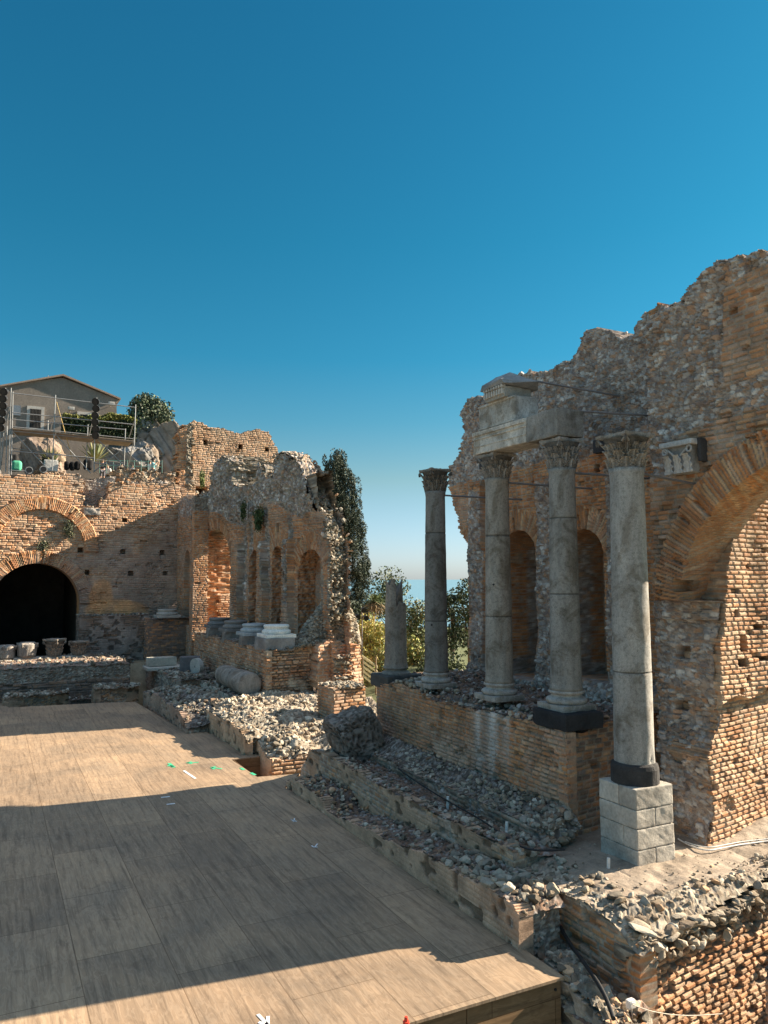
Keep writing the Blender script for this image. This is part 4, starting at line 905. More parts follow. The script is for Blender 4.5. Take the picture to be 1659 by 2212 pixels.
def shaft_profile(rb, rt, z0, z1, joints, n=70):
    zs = sorted(list(np.linspace(z0, z1, n)) + [j + d for j in joints for d in (-.022, -.010, 0, .010, .022)]); out = []
    for z in zs:
        t = (z - z0) / (z1 - z0); r = rb + (rt - rb) * (t ** 1.35)
        if z - z0 < .12: r += .03 * (1 - (z - z0) / .12) ** 1.2
        if z1 - z < .10: r += .022 * (1 - (z1 - z) / .10) ** .5
        for j in joints:
            if abs(z - j) < .012: r -= .009
        out.append((r, z))
    return out
def column(cy, cx, rb, rt, z0, z1, joints, caph, col, label, capcol=(.36, .34, .31), base=True, seed=0, rot=0, caprot=0, dents=(), holes=(), plinth=True, bcol=(.40, .38, .35), tilt=(0, 0)):
    t = empty('stone_column', (cx, cy, z0), label=label, cat='column', group='standing columns in front of the wall')
    zs = z0
    if base:
        bu = Buf(); zs = attic_base(bu, cx, cy, z0, rb, bcol, plinth, .13); bu.build('base', GRAN, t)
    js = [zs] + list(joints) + [z1]
    prof = shaft_profile(rb, rt, zs - .01, z1, joints)
    tones = [hsh(k, seed, 5) * .25 + .88 for k in range(len(js))]
    def cf(T, Z):
        k = np.searchsorted(joints, Z) if len(joints) else np.zeros(Z.shape, int)
        g = np.array(tones)[k]; j = np.ones(Z.shape)
        for q in joints: j = np.where(np.abs(Z - q) < .010, .5, j)
        return np.array(col) * (g * j)[..., None]
    bu = Buf(); lathe(bu, prof, cx, cy, cf, 56, .009, seed, dents, tilt); bu.build('shaft', GRAN, t, smooth=True)
    for (a, z, s) in holes:
        rr = rb + (rt - rb) * ((z - z0) / (z1 - z0)) ** 1.35; bu = Buf()
        tube_into(bu, (cx + (rr - .05) * math.cos(a), cy + (rr - .05) * math.sin(a), z), (cx + (rr + .012) * math.cos(a), cy + (rr + .012) * math.sin(a), z), s, (.02, .02, .02), 4)
        bu.build('dowel_hole', BLK, t)
    if caph:
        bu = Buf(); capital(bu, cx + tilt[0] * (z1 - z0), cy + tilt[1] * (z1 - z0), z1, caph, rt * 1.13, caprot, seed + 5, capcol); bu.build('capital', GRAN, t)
    return t
CX = 10.84
G1 = (.20, .19, .175); G2 = (.345, .315, .275); G3 = (.27, .26, .24); G4 = (.35, .335, .31)
FA = math.atan2(-.75, -.66)
column(18.16, CX, .315, .265, 2.83, 8.12, [4.25 + .35, 6.98], .62, G1, 'dark grey column standing alone against the sky, capital intact', seed=1, capcol=(.25, .225, .195), holes=[(FA - .2, 4.5, .035)], dents=[(FA + .2, 5.8, .3, .5, .012)], plinth=True)
column(15.25, CX, .325, .275, 2.90, 8.14, [4.85, 6.75, 7.22 - .9 + .45], .60, G2, 'pale cracked column with four drums, supporting the left end of the carved entablature', seed=2, capcol=(.34, .31, .28), holes=[(FA - .25, 5.6, .03)], dents=[(FA + .35, 4.2, .12, .3, .04), (FA - .4, 5.9, .05, .6, .025), (FA + .1, 3.8, .05, .35, .03)])
column(12.86, CX, .325, .270, 3.03, 8.08, [5.42, 7.02], .64, G3, 'mottled grey column on the podium corner, supporting the right end of the carved entablature', seed=3, capcol=(.33, .31, .29), dents=[(FA - .3, 6.9, .07, .07, .05), (FA - .2, 3.75, .07, .07, .04), (FA, 7.5, .07, .05, .03)])
# the tall front column on its pedestal
PEDZ = 2.02
column(10.90, 10.76, .362, .312, PEDZ, 7.83, [4.02], .66, G4, 'tallest smooth pale grey column nearest the viewer, standing on a white block pedestal', base=False, seed=4, capcol=(.34, .31, .275), dents=[(FA + 1.0, 2.45, .10, .09, .05)])
tc_ = bpy.data.objects['stone_column.003']
bu = Buf(); lathe(bu, [(.40, PEDZ - .01), (.432, PEDZ), (.432, PEDZ + .10), (.428, PEDZ + .26), (.41, PEDZ + .33), (.37, PEDZ + .36), (.30, PEDZ + .37)], 10.76, 10.90, (.055, .052, .05), 44, .014, 5, [(FA + 1.0, PEDZ + .38, .15, .05, .04)]); bu.build('dark_base_ring', MAS, tc_)
# broken stump
st = empty('broken_column', (10.8, 20.55, 2.8), label='broken column stump with a jagged split top at the far end of the podium', cat='column')
def stump_col(T, Z): return np.array((.27, .235, .20)) * (.8 + .45 * fbm(np.cos(T) * 2 + 4, np.sin(T) * 2 + Z * .4, 9, 4))[..., None]
prof = shaft_profile(.335, .29, 3.14, 5.72, [], 50)
bu = Buf(); lathe(bu, prof, CX, 20.5, stump_col, 60, .012, 9)
V = bu.v[0]
an = np.arctan2(V[:, 1] - 20.5, V[:, 0] - CX); side = np.cos(an - (FA + 1.45))       # the right flank is split off
ztop = np.where(side > .35, 4.95 + .35 * (fbm(an * 3, an * 0, 4) - .5), 5.66 + .12 * np.sin(an * 5) + .1 * (fbm(an * 4, an * 0, 5) - .5))
V[:, 2] = np.minimum(V[:, 2], ztop)
m_ = (V[:, 2] >= ztop - 1e-6); bu.v[0] = V
bu.build('shaft', GRAN, st, smooth=False)
bu = Buf(); attic_base(bu, CX, 20.5, 2.88, .33, (.27, .25, .22), False); bu.build('base', GRAN, st)
bu = Buf(); rough_block(bu, 10.26, 11.45, 20.0, 21.05, 2.56, 2.93, (.085, .085, .08), .06, .03, 6, .05, .06)
tag(bu.build('basalt_slab', MAS, origin=(10.8, 20.5, 2.56)), label='dark basalt slab under the broken column stump', cat='stone slab')
bu = Buf(); rough_block(bu, 10.27, 11.26, 12.22, 13.30, 2.70, 3.04, (.04, .04, .042), .05, .03, 7, .03)
tag(bu.build('basalt_slab', MAS, origin=(10.8, 12.8, 2.66)), label='black basalt block at the near corner of the podium, beneath the mottled column', cat='stone slab')

# pedestal of white blocks
pe = empty('block_pedestal', (10.76, 10.9, .7), label='pedestal built of four courses of rough white limestone blocks', cat='pedestal')
zc = [.66, .97, 1.33, 1.66, PEDZ]; px0, px1, py0, py1 = 10.30, 11.22, 10.42, 11.36
LW = (.47, .425, .36)
for k in range(4):
    o_ = .012 * (hsh(k, 3, 1) - .5); spl = [.52, .36, .5, .46][k]; g = .006
    if k % 2 == 0:
        rects = [(px0, px1 - (px1 - px0) * spl, py0, py1), (px1 - (px1 - px0) * spl, px1, py0, py1)]
    else:
        rects = [(px0, px1, py0, py0 + (py1 - py0) * spl), (px0, px1, py0 + (py1 - py0) * spl, py1)]
    for j, (a, b_, c_, d_) in enumerate(rects):
        bu = Buf(); rough_block(bu, a + g + o_, b_ - g + o_, c_ + g - o_, d_ - g, zc[k] + .005, zc[k + 1] - .004, tuple(x * (.9 + .15 * hsh(k, j, 2)) for x in LW), .022, .011, k * 3 + j, .014, 0, .55)
        bu.build('block', STN, pe)
bu = Buf(); box_into(bu, px0 + .04, px1 - .04, py0 + .04, py1 - .04, .6, PEDZ - .03, (.30, .27, .24)); bu.build('core', MAS, pe)

# entablature over two columns
en = empty('carved_entablature', (CX, 14, 8.74), label='pale carved marble entablature resting across two column capitals', cat='entablature')
MARB = (.56, .53, .48)
def mould_block(name, y0, y1, z0, z1, hx, c, bands=(), seed=0, x=CX):
    """beam with fasciae on the stage side: each band is (z from, z to, projection)"""
    bu = Buf(); rough_block(bu, x - hx, x + hx, y0, y1, z0, z1, c, .04, .02, seed, .025, 0, .45)
    for (a, b_, p) in bands:
        rough_block(bu, x - hx - p, x - hx + .03, y0 + .02, y1 - .02, z0 + (z1 - z0) * a, z0 + (z1 - z0) * b_, tuple(q * 1.04 for q in c), .04, .008, seed + 1, .012)
    return bu.build(name, GRAN, en)
mould_block('architrave', 13.62, 15.72, 8.76, 9.32, .36, MARB, [(.30, .36, .02), (.62, .68, .03), (.80, .98, .05)], 3)
mould_block('architrave', 12.55, 13.60, 8.74, 9.34, .37, (.30, .29, .27), [], 4)
mould_block('frieze_block', 14.05, 15.50, 9.33, 9.93, .34, (.48, .46, .42), [(.0, .07, .03), (.90, .99, .03)], 5)
# cornice fragment: tilted wedge with dentils
bu = Buf(); cz = 9.94
P = np.array([(-.62, -.62, .20), (.52, -.62, .10), (.52, .72, .10), (-.62, .72, .20), (-.66, -.50, .36), (.30, -.95, .30), (.45, .70, .34), (-.60, .66, .40), (-.2, -.25, .74), (.15, -.1, .70), (.18, .38, .66), (-.25, .45, .72)], float)
bm = bmesh.new(); vv = [bm.verts.new(p) for p in P]; bmesh.ops.convex_hull(bm, input=vv); bmesh.ops.triangulate(bm, faces=bm.faces[:]); bmesh.ops.subdivide_edges(bm, edges=bm.edges[:], cuts=5, use_grid_fill=True); bmesh.ops.triangulate(bm, faces=bm.faces[:]); bm.verts.ensure_lookup_table()
Vc = np.array([x.co[:] for x in bm.verts]); Tc = np.array([[y.index for y in f.verts] for f in bm.faces]); bm.free()
Vc = Vc + .05 * np.stack([fbm(Vc[:, 0] * 3 + k, Vc[:, 1] * 3 + Vc[:, 2] * 2, 3 + k, 4) - .5 for k in range(3)], -1)
Vc = Vc * np.array([.85, .72, .66])
bu.add(Vc + np.array([CX, 14.62, cz + .14]), np.array((.25, .245, .235)) * (.8 + .4 * fbm(Vc[:, 0] * 3, Vc[:, 1] * 3, 8, 4))[:, None], t=Tc); bu.build('cornice', MAS, en)
bu = Buf(); rough_block(bu, CX - .46, CX + .3, 14.25, 15.05, cz - .02, cz + .24, (.36, .34, .30), .05, .01, 3, .02)
for k in range(8):
    y = 14.27 + k * .10; rough_block(bu, CX - .52, CX - .42, y, y + .06, cz + .05, cz + .19, (.50, .47, .42), .03, .006, k, .01)
    rough_block(bu, CX - .54, CX - .42, y - .01, y + .05, cz + .20, cz + .27, (.48, .45, .40), .03, .006, k, .015)
bu.build('dentils', MAS, en)

# pilaster capital built into the wall
pc = empty('pilaster_capital', (12.2, 10.9, 7.6), label='white carved pilaster capital set in the wall above the large arch', cat='capital')
def pixY(u, v, X): p = on(u, v, X=X); return p[1], p[2]
yA, zA = pixY(1432, 1028, 12.15); yB, zB = pixY(1500, 948, 12.15)
y0, y1, z0, z1 = min(yA, yB), max(yA, yB), min(zA, zB), max(zA, zB)
PCC = (.50, .48, .45)
bu = Buf(); rough_block(bu, 12.05, 12.6, y0 + .12, y1 - .10, z0, z1 - .06, tuple(x * .75 for x in PCC), .04, .03, 5, .02)
bu.build('bell', STN, pc)
bu = Buf(); rough_block(bu, 11.93, 12.6, y0, y1, z1 - .09, z1 + .02, PCC, .04, .015, 6, .02); bu.build('abacus', STN, pc)
bu = Buf(); nL = 3
for k in range(nL):                                   # tall acanthus leaves
    yc = y0 + .17 + (y1 - y0 - .34) * (k + .0) / (nL - 1)
    for (zb2, zt2_, w2, pr) in ((z0, z0 + (z1 - z0) * .62, .10, .05),):
        U, V2 = np.meshgrid(np.linspace(-1, 1, 11), np.linspace(0, 1, 16)); wd = w2 * (1 - .35 * V2 ** 2) * (1 + .2 * np.sin(V2 * 20))
        Xs = 12.03 - pr - .09 * V2 ** 3 + .03 * U ** 2 - .018 * np.cos(U * 8); Pp = np.stack([Xs, yc + U * wd, zb2 + (zt2_ - zb2) * (V2 - .12 * np.clip(V2 - .85, 0, 1) * 4)], -1)
        I = np.arange(U.size).reshape(U.shape); q = np.stack([I[:-1, :-1], I[:-1, 1:], I[1:, 1:], I[1:, :-1]], -1).reshape(-1, 4)
        bu.add(Pp.reshape(-1, 3), np.array(PCC) * 1.1, q)
for yc, sg in ((y0 + .12, 1), (y1 - .12, -1)):
    pts = [(12.0, yc + sg * .22 * (1 - s) , z0 + (z1 - z0) * (.55 + .3 * s)) for s in np.linspace(0, 1, 6)] + [(11.98, yc + .06 * math.cos(a) * sg - .06 * sg * .2, z1 - .17 + .06 * math.sin(a)) for a in np.linspace(1.6, 8, 14)]
    path_into(bu, pts, .022, PCC, 7)
bu.build('acanthus_leaves', STN, pc)
pc.location.x += .13
bu = Buf(); rough_block(bu, 12.22, 12.7, y0 - .08, y0 + .02, z0 + .18, z1 + .02, (.06, .058, .058), .05, .03, 8, .03)
tag(bu.build('basalt_slab', MAS, origin=(12.3, y0 - .15, z0)), label='dark basalt block beside the white pilaster capital', cat='stone slab')

# iron tie bars from columns to wall
def rod(a, b_, lab, r=.025):
    bu = Buf(); tube_into(bu, a, b_, r, seg=8); tag(bu.build('tie_bar', IRON, origin=a), label=lab, cat='iron bar', group='iron tie bars between columns and wall')
rod((CX + .2, 18.0, 8.02), (13.25, 17.35, 7.94), 'iron tie bar from the lone dark column back to the wall')
rod((CX + .2, 15.1, 8.05), (13.3, 14.5, 7.95), 'iron tie bar from the pale cracked column back to the wall')
rod((CX + .2, 12.75, 8.0), (13.3, 12.25, 7.93), 'iron tie bar from the mottled podium corner column back to the wall')
rod((CX + .2, 10.8, 7.75), (12.5, 10.7, 7.6), 'iron tie bar from the tallest front column back to the wall')
rod((CX + .3, 14.35, 10.42), (13.3, 13.6, 10.1), 'iron tie bar from the cornice fragment up to the rubble wall')
rod((CX + .1, 12.8, 9.36), (13.0, 12.2, 9.32), 'iron tie bar from the grey beam end to the wall above the tallest column')

# ================================================================== LEFT WING OF THE SCENE WALL
XL, SLN = 13.0, .12           # the wall leans in towards the far corner: X = XL - SLN * (Y - 31)
def polyL(px):
    out = []
    for u, v in px:
        d = ray(u, v); t = (XL + SLN * 31) / (d[0] + SLN * d[1]); out.append([d[1] * t, H + d[2] * t])
    return np.array(out)
left = empty('ruined_theatre_wall', (12, 38, 1), label='farther ruined theatre wall with an open arch and tall narrow niches, left of the gap', cat='ruined wall')
silL = polyL([(432, 1462), (432, 1075), (436, 1068), (452, 1062), (463, 1050), (466, 1010), (474, 994), (486, 986), (497, 990), (503, 1015), (506, 1046), (530, 1054), (556, 1050), (561, 1020), (566, 1006), (576, 1004), (581, 1030), (594, 1028), (600, 988), (612, 976), (630, 982), (640, 990), (652, 1010), (662, 1035), (672, 1060), (684, 1090), (700, 1110), (706, 1130), (700, 1150), (712, 1165), (716, 1215), (716, 1290), (712, 1340), (722, 1392), (722, 1470)])
PL = [tuple(p) for p in silL]
arcL = polyL([(440, 1240), (468, 1142), (497, 1240)])      # left jamb, crown, right jamb
ya, yb = arcL[2][0], arcL[0][0]; rL = (yb - ya) / 2; ycL = (ya + yb) / 2; zcL = arcL[1][1] - rL
def nic(u0, u1, vt): a = polyL([(u0, 1300), (u1, 1300), ((u0 + u1) / 2, vt)]); r = abs(a[0][0] - a[1][0]) / 2; return ((a[0][0] + a[1][0]) / 2, a[2][1] - r, r)
N1 = nic(537, 561, 1188); N2 = nic(587, 611, 1180); N3 = nic(644, 698, 1186)
_z0 = silL[[i for i in range(len(silL)) if silL[i][0] < 35.5 and silL[i][1] > 2.9]]; _z0 = _z0[np.argsort(_z0[:, 1])]
def yend0(Z): return np.interp(Z, _z0[:, 1], _z0[:, 0])
def rubL(U, Z):
    top = 9.0 + .5 * np.sin(U * .9); w = sm(top - .3, top + .4, Z)
    w = np.maximum(w, sm(31.4, 30.2, U - .12 * (Z - 6)) * sm(7.0, 8.2, Z) * .95)
    w = np.maximum(w, sm(29.6, 29.1, U) * .9)
    for v in (542, 529, 579, 628): 
        y = polyL([(v, 1250)])[0][0]; w = np.maximum(w, .62 * (1 - sm(.2, .45, np.abs(U - y))) * sm(3.5, 5, Z))
    return w
sLw = style(101, bricks=BR_OR + BR, rub=rubL, stones=ST_PALE + ST_BRN, rmort=(.24, .21, .18), rsize=.22, rrel=.07, lump=.18, ero=.45, miss=.015, ch=.115, bl=.34, relief=.03,
            arches=[(ycL, zcL, rL, rL + .62), (N1[0], N1[1], N1[2], N1[2] + .85), (N2[0], N2[1], N2[2], N2[2] + .95), (N3[0], N3[1], N3[2], N3[2] + .8)], mw=.016,
            holes=[(polyL([(723 * .28 + 522, 1139)])[0][0] if False else polyL([(602, 1140)])[0][0], polyL([(602, 1140)])[0][1], .16, .2, .6)])
def offL(U, Z):
    o = SLN * (U - 31)
    for v, w2 in ((518, .45), (573, .36), (628, .34)):
        y = polyL([(v, 1250)])[0][0]; o = o + .32 * (np.abs(U - y) < w2) * (Z < 7.6)
    o = o + .35 * fbm(U * .35, Z * .35, 105, 3) * sm(7.5, 9.5, Z)
    o = o + .5 * sm(30.3, 29.0, U) * sm(9.5, 6, Z)
    return o
bu = Buf()
facade(bu, 'X', XL, float(silL[:, 0].min()) - .3, 51, .6, 15.5, .055, .045, ragged(PL, .11, .30, 11), sLw, offL, thick=.9,
       holes=[circ(ycL, zcL, rL, 2.6), circ(N1[0], N1[1], N1[2], 2.7), circ(N2[0], N2[1], N2[2], 2.7), circ(N3[0], N3[1], N3[2], 2.75)], step=.08, skf=lambda U, Z: ~((U < yend0(Z) + 1.2) & (Z < 11.9) & (Z > 2.5)), sk=style(112, rub=lambda U, Z: np.where((U > 31) & (Z < 8.5), -1., 2.), bricks=BR_OR, ch=.115, stones=ST_PALE, rmort=(.20, .175, .15), rsize=.26))
bu.build('niche_wall', MASF, left)
bu = Buf()
facade(bu, 'X', XL + .85, float(silL[:, 0].min()) - .3, 51, .6, 15.5, .08, .06, ragged(PL, .11, .30, 11), style(107, bricks=BR_OR + BR_GREY, ero=.3, ch=.115, bl=.34, mw=.016, rub=lambda U, Z: sm(7.5, 8.5, Z)), lambda U, Z: SLN * (U - 31), thick=.5, holes=[circ(ycL, zcL, rL, 2.6)], skirt=False)
bu.build('rear_wall', MASF, left)
# sunlit reveal seen through the open arch: broken diagonal edge
pa = polyY([(438, 1462), (438, 1275), (452, 1262), (462, 1248), (470, 1222), (478, 1200), (487, 1184), (492, 1166), (500, 1158), (540, 1150), (540, 1462)], yb + .12)
bu = Buf()
sJ = style(109, bricks=BR_PALE + BR_OR, ero=.35, relief=.04, ch=.13, bl=.40, mort=(.36, .28, .20), mw=.018)
def offJ(U, Z):
    q = polyY([(462, 1285), (500, 1335)], yb + .12); return .35 * ((U > q[0][0] + .35 * hsh(np.floor(Z / .13), 0 * Z, 3)) & (Z < q[0][1]) & (Z > q[1][1]))
facade(bu, 'Y', yb + .12, float(pa[:, 0].min()), float(pa[:, 0].max()), .8, float(pa[:, 1].max()), .045, .04, ragged(pa, .13, .16, 5), sJ, offJ, thick=1.0, step=.3)
bu.build('arch_reveal', MASF, left)
# broken near end of the wall: rubble facing the gap
pe_ = polyY([(640, 1392), (652, 1380), (668, 1345), (686, 1318), (706, 1296), (728, 1290), (735, 1200), (712, 1100), (690, 1050), (676, 1000), (694, 1022), (716, 1078), (733, 1118), (750, 1165), (757, 1290), (765, 1345), (780, 1392)], 29.6)
Y_E = 31.0
bu = Buf()
sEnd = style(111, rub=lambda U, Z: 2 + 0 * U, stones=ST_PALE, rmort=(.20, .175, .15), rsize=.26, rrel=.10, lump=.3)
zq_ = silL[[i for i in range(len(silL)) if silL[i][0] < 35.5 and silL[i][1] > 2.9]]; zq_ = zq_[np.argsort(zq_[:, 1])]
def yend(Z): return np.interp(Z, zq_[:, 1], np.convolve(np.pad(zq_[:, 0], 1, 'edge'), [.25, .5, .25], 'valid'))
pend = np.array([(12.3, 2.3), (12.3, 10.4), (13.55, 10.4), (13.6, 10.2), (13.65, 9.0), (13.55, 8.4), (13.85, 7.6), (13.8, 5.6), (14.0, 4.3), (14.4, 3.2), (14.5, 2.3)])
facade(bu, 'Y', Y_E, 12.2, 15.0, 2.3, 12.3, .05, .045, (lambda U, Z, _r=ragged(pend, .12, .2, 13): _r(U, Z) & (U > 12.96 - SLN * (yend(Z) - 31))), sEnd, lambda U, Z: np.where(Z < 3.9, np.minimum(Y_E - yend(Z), -.3), np.minimum(Y_E - yend(Z), np.where(Z < 6.5, .25, 9))) - .25 * np.clip(U - 13, 0, 9), thick=.6, step=.3)
bu.build('rubble_end', MASF, left)
# heap of cobbles spilling at the foot of the broken end
zheap = lambda X, Y: 2.8 + (np.interp(X, [11.7, 12.2, 12.8, 13.5, 14.0, 14.6, 15.0], [0, .5, 1.3, 2.15, 2.2, 1.0, .3])) * sm(30.85, 31.45, Y)
bu = Buf(); topgrid(bu, 11.7, 14.7, 30.96, 32.2, .05, zheap, style(113, rub=lambda U, Z: 2 + 0 * U, stones=ST_PALE, rmort=(.2, .175, .15), rsize=.2, rrel=.08, lump=.1, rdepth=0))
bu.build('rubble_slope', MASF, left)
bu = Buf(); strew(bu, 11.6, 14.6, 30.98, 32.0, zheap, 1900, .07, .17, ST_PALE, 41, hi=False, sink=.3)
r2 = np.random.RandomState(6); pp = []
for i in range(len(silL) - 6):
    L = np.hypot(*(silL[i + 1] - silL[i])) 
    if i < 3: continue
    for k in range(int(L * 7)):
        t = r2.uniform(); p = silL[i] * (1 - t) + silL[i + 1] * t; pp.append((XL - SLN * (p[0] - 31) + r2.uniform(-.2, 1.2), p[0] + r2.normal() * .08, p[1] - .05 + r2.normal() * .06))
scatter(bu, pp, r2.uniform(.07, .17, len(pp)), ST_PALE + ST_BRN, 42)
hd = silL[[i for i in range(3, len(silL)) if silL[i][1] > 8.8]]; hd = hd[np.argsort(hd[:, 0])]
def zhead(X, Y): return np.interp(Y, hd[:, 0], hd[:, 1]) - .03 + .10 * (fbm(X * 2, Y * 2, 92, 4) - .5) - .5 * sm(.65, 1.0, X - (XL - SLN * (Y - 31)))
tb = Buf(); topgrid(tb, 10.9, 14.1, float(hd[0][0]) - .1, float(hd[-1][0]), .06, zhead, style(114, rub=lambda U, Z: 2 + 0 * U, stones=ST_PALE + ST_BRN, rmort=(.22, .185, .155), rsize=.2, rrel=.07, lump=.1, rdepth=0), inside=lambda X, Y: (X > XL - SLN * (Y - 31) - .12) & (X < XL - SLN * (Y - 31) + .95))
tb.build('wall_head', MASF, left)
strew(bu, 11, 14, float(hd[0][0]), float(hd[-1][0]), zhead, 1500, .05, .16, ST_PALE + ST_BRN, 47, dens=lambda X, Y: 1.0 * ((X > XL - SLN * (Y - 31) - .1) & (X < XL - SLN * (Y - 31) + .9)))
# cobbles bedded in the broken end
U = r2.uniform(12.9, pend[:, 0].max(), 1100); Zr = r2.uniform(3.2, 11.5, 1100); k = inpoly(U, Zr, pend)
scatter(bu, np.stack([U[k], yend(Zr[k]) - .05 + .25 * np.clip(U[k] - 13, 0, 9) + np.maximum(0, 31.05 - yend(Zr[k])) * (Zr[k] < 3.9) + r2.uniform(-.03, .05, k.sum()), Zr[k]], -1), r2.uniform(.06, .14, k.sum()), ST_PALE, 43)
tag(bu.build('loose_stones', STN, left), kind='stuff')
# corner pier with slender niche, flush with the podium
pcr = polyX([(381, 1425), (381, 1090), (388, 1080), (400, 1072), (413, 1078), (413, 1452), (381, 1452)], 10.35)
nc = polyX([(397, 1300), (409, 1300), (403, 1188)], 10.35); rn = abs(nc[0][0] - nc[1][0]) / 2
bu = Buf(); yP = float(pcr[:, 0].min())
sCP = style(115, bricks=BR_OR + BR_GREY, ero=.4, ch=.115, bl=.34, mw=.016, rub=lambda U, Z: sm(9.0, 9.8, Z) * .9, stones=ST_BRN, rsize=.2)
facade(bu, 'X', 10.35, yP, 49, .7, 11.4, .055, .045, ragged(pcr, .11, .12, 15), sCP, None, thick=.5, holes=[circ((nc[0][0] + nc[1][0]) / 2, nc[2][1] - rn, rn, 3.0)], step=.1, skf=lambda U, Z: U > yP + .4)
facade(bu, 'X', 10.85, yP, 49, .7, 11.4, .1, .1, ragged(pcr, .11, .12, 15), style(116, bricks=BR_DARK, ch=.115), None, thick=.2, step=.4)
facade(bu, 'Y', yP, 10.35, 11.25, .7, float(pcr[:, 1].max()) - .2, .045, .04, lambda U, Z: U < 11.2 + .1 * (hsh(np.floor(Z / .115), 0 * Z, 4) - .5), style(117, bricks=BR_OR, ero=.3, ch=.115, bl=.34, mw=.016, rub=lambda U, Z: sm(9.3, 10, Z)), None, thick=.6, step=.3)
bu.build('corner_pier', MASF, left)
# ivy-like plants hanging on the wall
LG = [(.035, .06, .02), (.05, .085, .03), (.07, .10, .04), (.09, .11, .05)]
def leaves(buf, P, s, cols, seed, nrm=None, asp=.5, droop=0):
    rng = np.random.RandomState(seed); P = np.asarray(P); n = len(P); s = np.broadcast_to(s, (n,))
    a = rng.normal(size=(n, 3)); a[:, 2] -= droop; a /= np.linalg.norm(a, axis=1)[:, None]
    b_ = np.cross(a, rng.normal(size=(n, 3))); b_ /= np.linalg.norm(b_, axis=1)[:, None] + 1e-9
    A = a * s[:, None]; B = b_ * (s * asp)[:, None]
    V = np.stack([P - A, P - A * .1 + B, P + A, P - A * .1 - B], 1)
    C = np.repeat(np.array(cols)[rng.randint(0, len(cols), n)] * rng.uniform(.7, 1.3, (n, 1)), 4, 0)
    buf.add(V.reshape(-1, 3), C, np.arange(n * 4).reshape(n, 4))
def hanging(u, v0, v1, X, w, lab, n=500, seed=1, cols=LG):
    p0 = on(u, v0, X=X) if X else None; p1 = on(u, v1, X=X); r2 = np.random.RandomState(seed); t = r2.uniform(size=n) ** .8
    P = p0[None] * (1 - t[:, None]) + p1[None] * t[:, None] + np.stack([-.15 - .25 * r2.uniform(size=n), r2.normal(size=n) * w * (1 - .6 * t), r2.normal(size=n) * .1], -1)
    bu = Buf(); leaves(bu, P, .09, cols, seed, droop=1.2, asp=.35)
    hp_ = bu.build('hanging_plant', LEAF, origin=tuple(p0)); bu = Buf(); tube_into(bu, p0 - p0, p1 - p0, .015, (.1, .08, .05), 5); st_ = bu.build('stem', BARK, hp_, origin=(0, 0, 0)); st_.location = (0, 0, 0)
    tag(hp_, label=lab, cat='plant', group='plants growing on the ruined walls')
hanging(570, 1102, 1140, 12.1, .28, 'dark green plant hanging between the two narrow niches of the farther wall', 900, 2)
hanging(537, 1085, 1120, 11.8, .12, 'dark wispy plant trailing from the top left of the narrow niches', 250, 3)
hanging(446, 1020, 1050, 12.2, .2, 'bright green tuft beside the small window in the high brick wall', 350, 4, [(.10, .13, .04), (.13, .16, .05)])

# podium of the left wing
zpl = lambda X, Y: 2.78 + .10 * (fbm(X * 1.2, Y * 1.2, 52, 4) - .5) * 2 + .1 * sm(10.8, 12, X)
sPl = style(121, bricks=BR_OR + BR_PALE, ero=.55, miss=.02, ch=.105, bl=.30, mort=(.38, .31, .24), relief=.03, lump=.1, mw=.014)
sPe = style(122, bricks=BR_PALE + BR, ero=.75, miss=.04, ch=.105, bl=.28, mort=(.30, .24, .18), relief=.055, lump=.16, mw=.014, patch=[plaster(123, (.50, .40, .29), amt=.22)], rub=lambda U, Z: .3 * sm(2.3, 2.8, Z) + .35 * (np.abs(U - 10.45) < .2))
lp = block('column_podium', 10.3, 12.5, 30.94, 43.6, .5, zpl, sPl, sPe, TOPS, (.05, .04), seed=14, mat=MASF, topres=.08,
      stones=[dict(x0=10.5, x1=12.4, y0=31, y1=43, zf=zpl, n=650, smin=.04, smax=.14, cols=ST_PALE + ST, seed=15), dict(x0=11.2, x1=12.5, y0=30.95, y1=31.6, zf=zpl, n=120, smin=.06, smax=.15, cols=ST_PALE, seed=16)],
      label='farther brick podium carrying four bare column bases, left of the gap', cat='podium')
# brick buttress in the gap
pb_ = polyY([(675, 1480), (678, 1440), (680, 1392), (700, 1385), (724, 1383), (782, 1392), (783, 1500)], 30.9)
bt = empty('brick_buttress', (13.6, 31.2, .8), label='sunlit orange brick buttress below the cobble slope, right of the drainpipe', cat='wall')
bu = Buf(); facade(bu, 'Y', 30.5, float(pb_[:, 0].min()) - .1, float(pb_[:, 0].max()) + .1, .5, 4.1, .035, .03, ragged(pb_, .11, .1, 17), style(125, bricks=[(.50, .25, .13), (.56, .30, .17), (.45, .22, .12), (.58, .36, .22)], ch=.14, bl=.42, relief=.035, ero=.25, mw=.02, mort=(.42, .33, .25), rub=lambda U, Z: .75 * sm(1.7, 1.2, Z + .25 * (U - 13.2)), stones=BR_PALE, rmort=(.48, .38, .28), rrel=.05), lambda U, Z: .12 * sm(1.8, 1.2, Z) - .26 * (U - 12.5), thick=1.6, step=.3)
bu.build('brick_face', MASF, bt)
p0 = on(684, 1385, Y=30.8); p1 = on(684, 1492, Y=30.8)
bu = Buf(); tube_into(bu, p0, p1, .05, seg=12); tag(bu.build('drainpipe', plain('rusty_pipe', (.20, .13, .09), .6), origin=tuple(p1)), label='thin brown vertical drainpipe between podium end and brick buttress', cat='pipe')

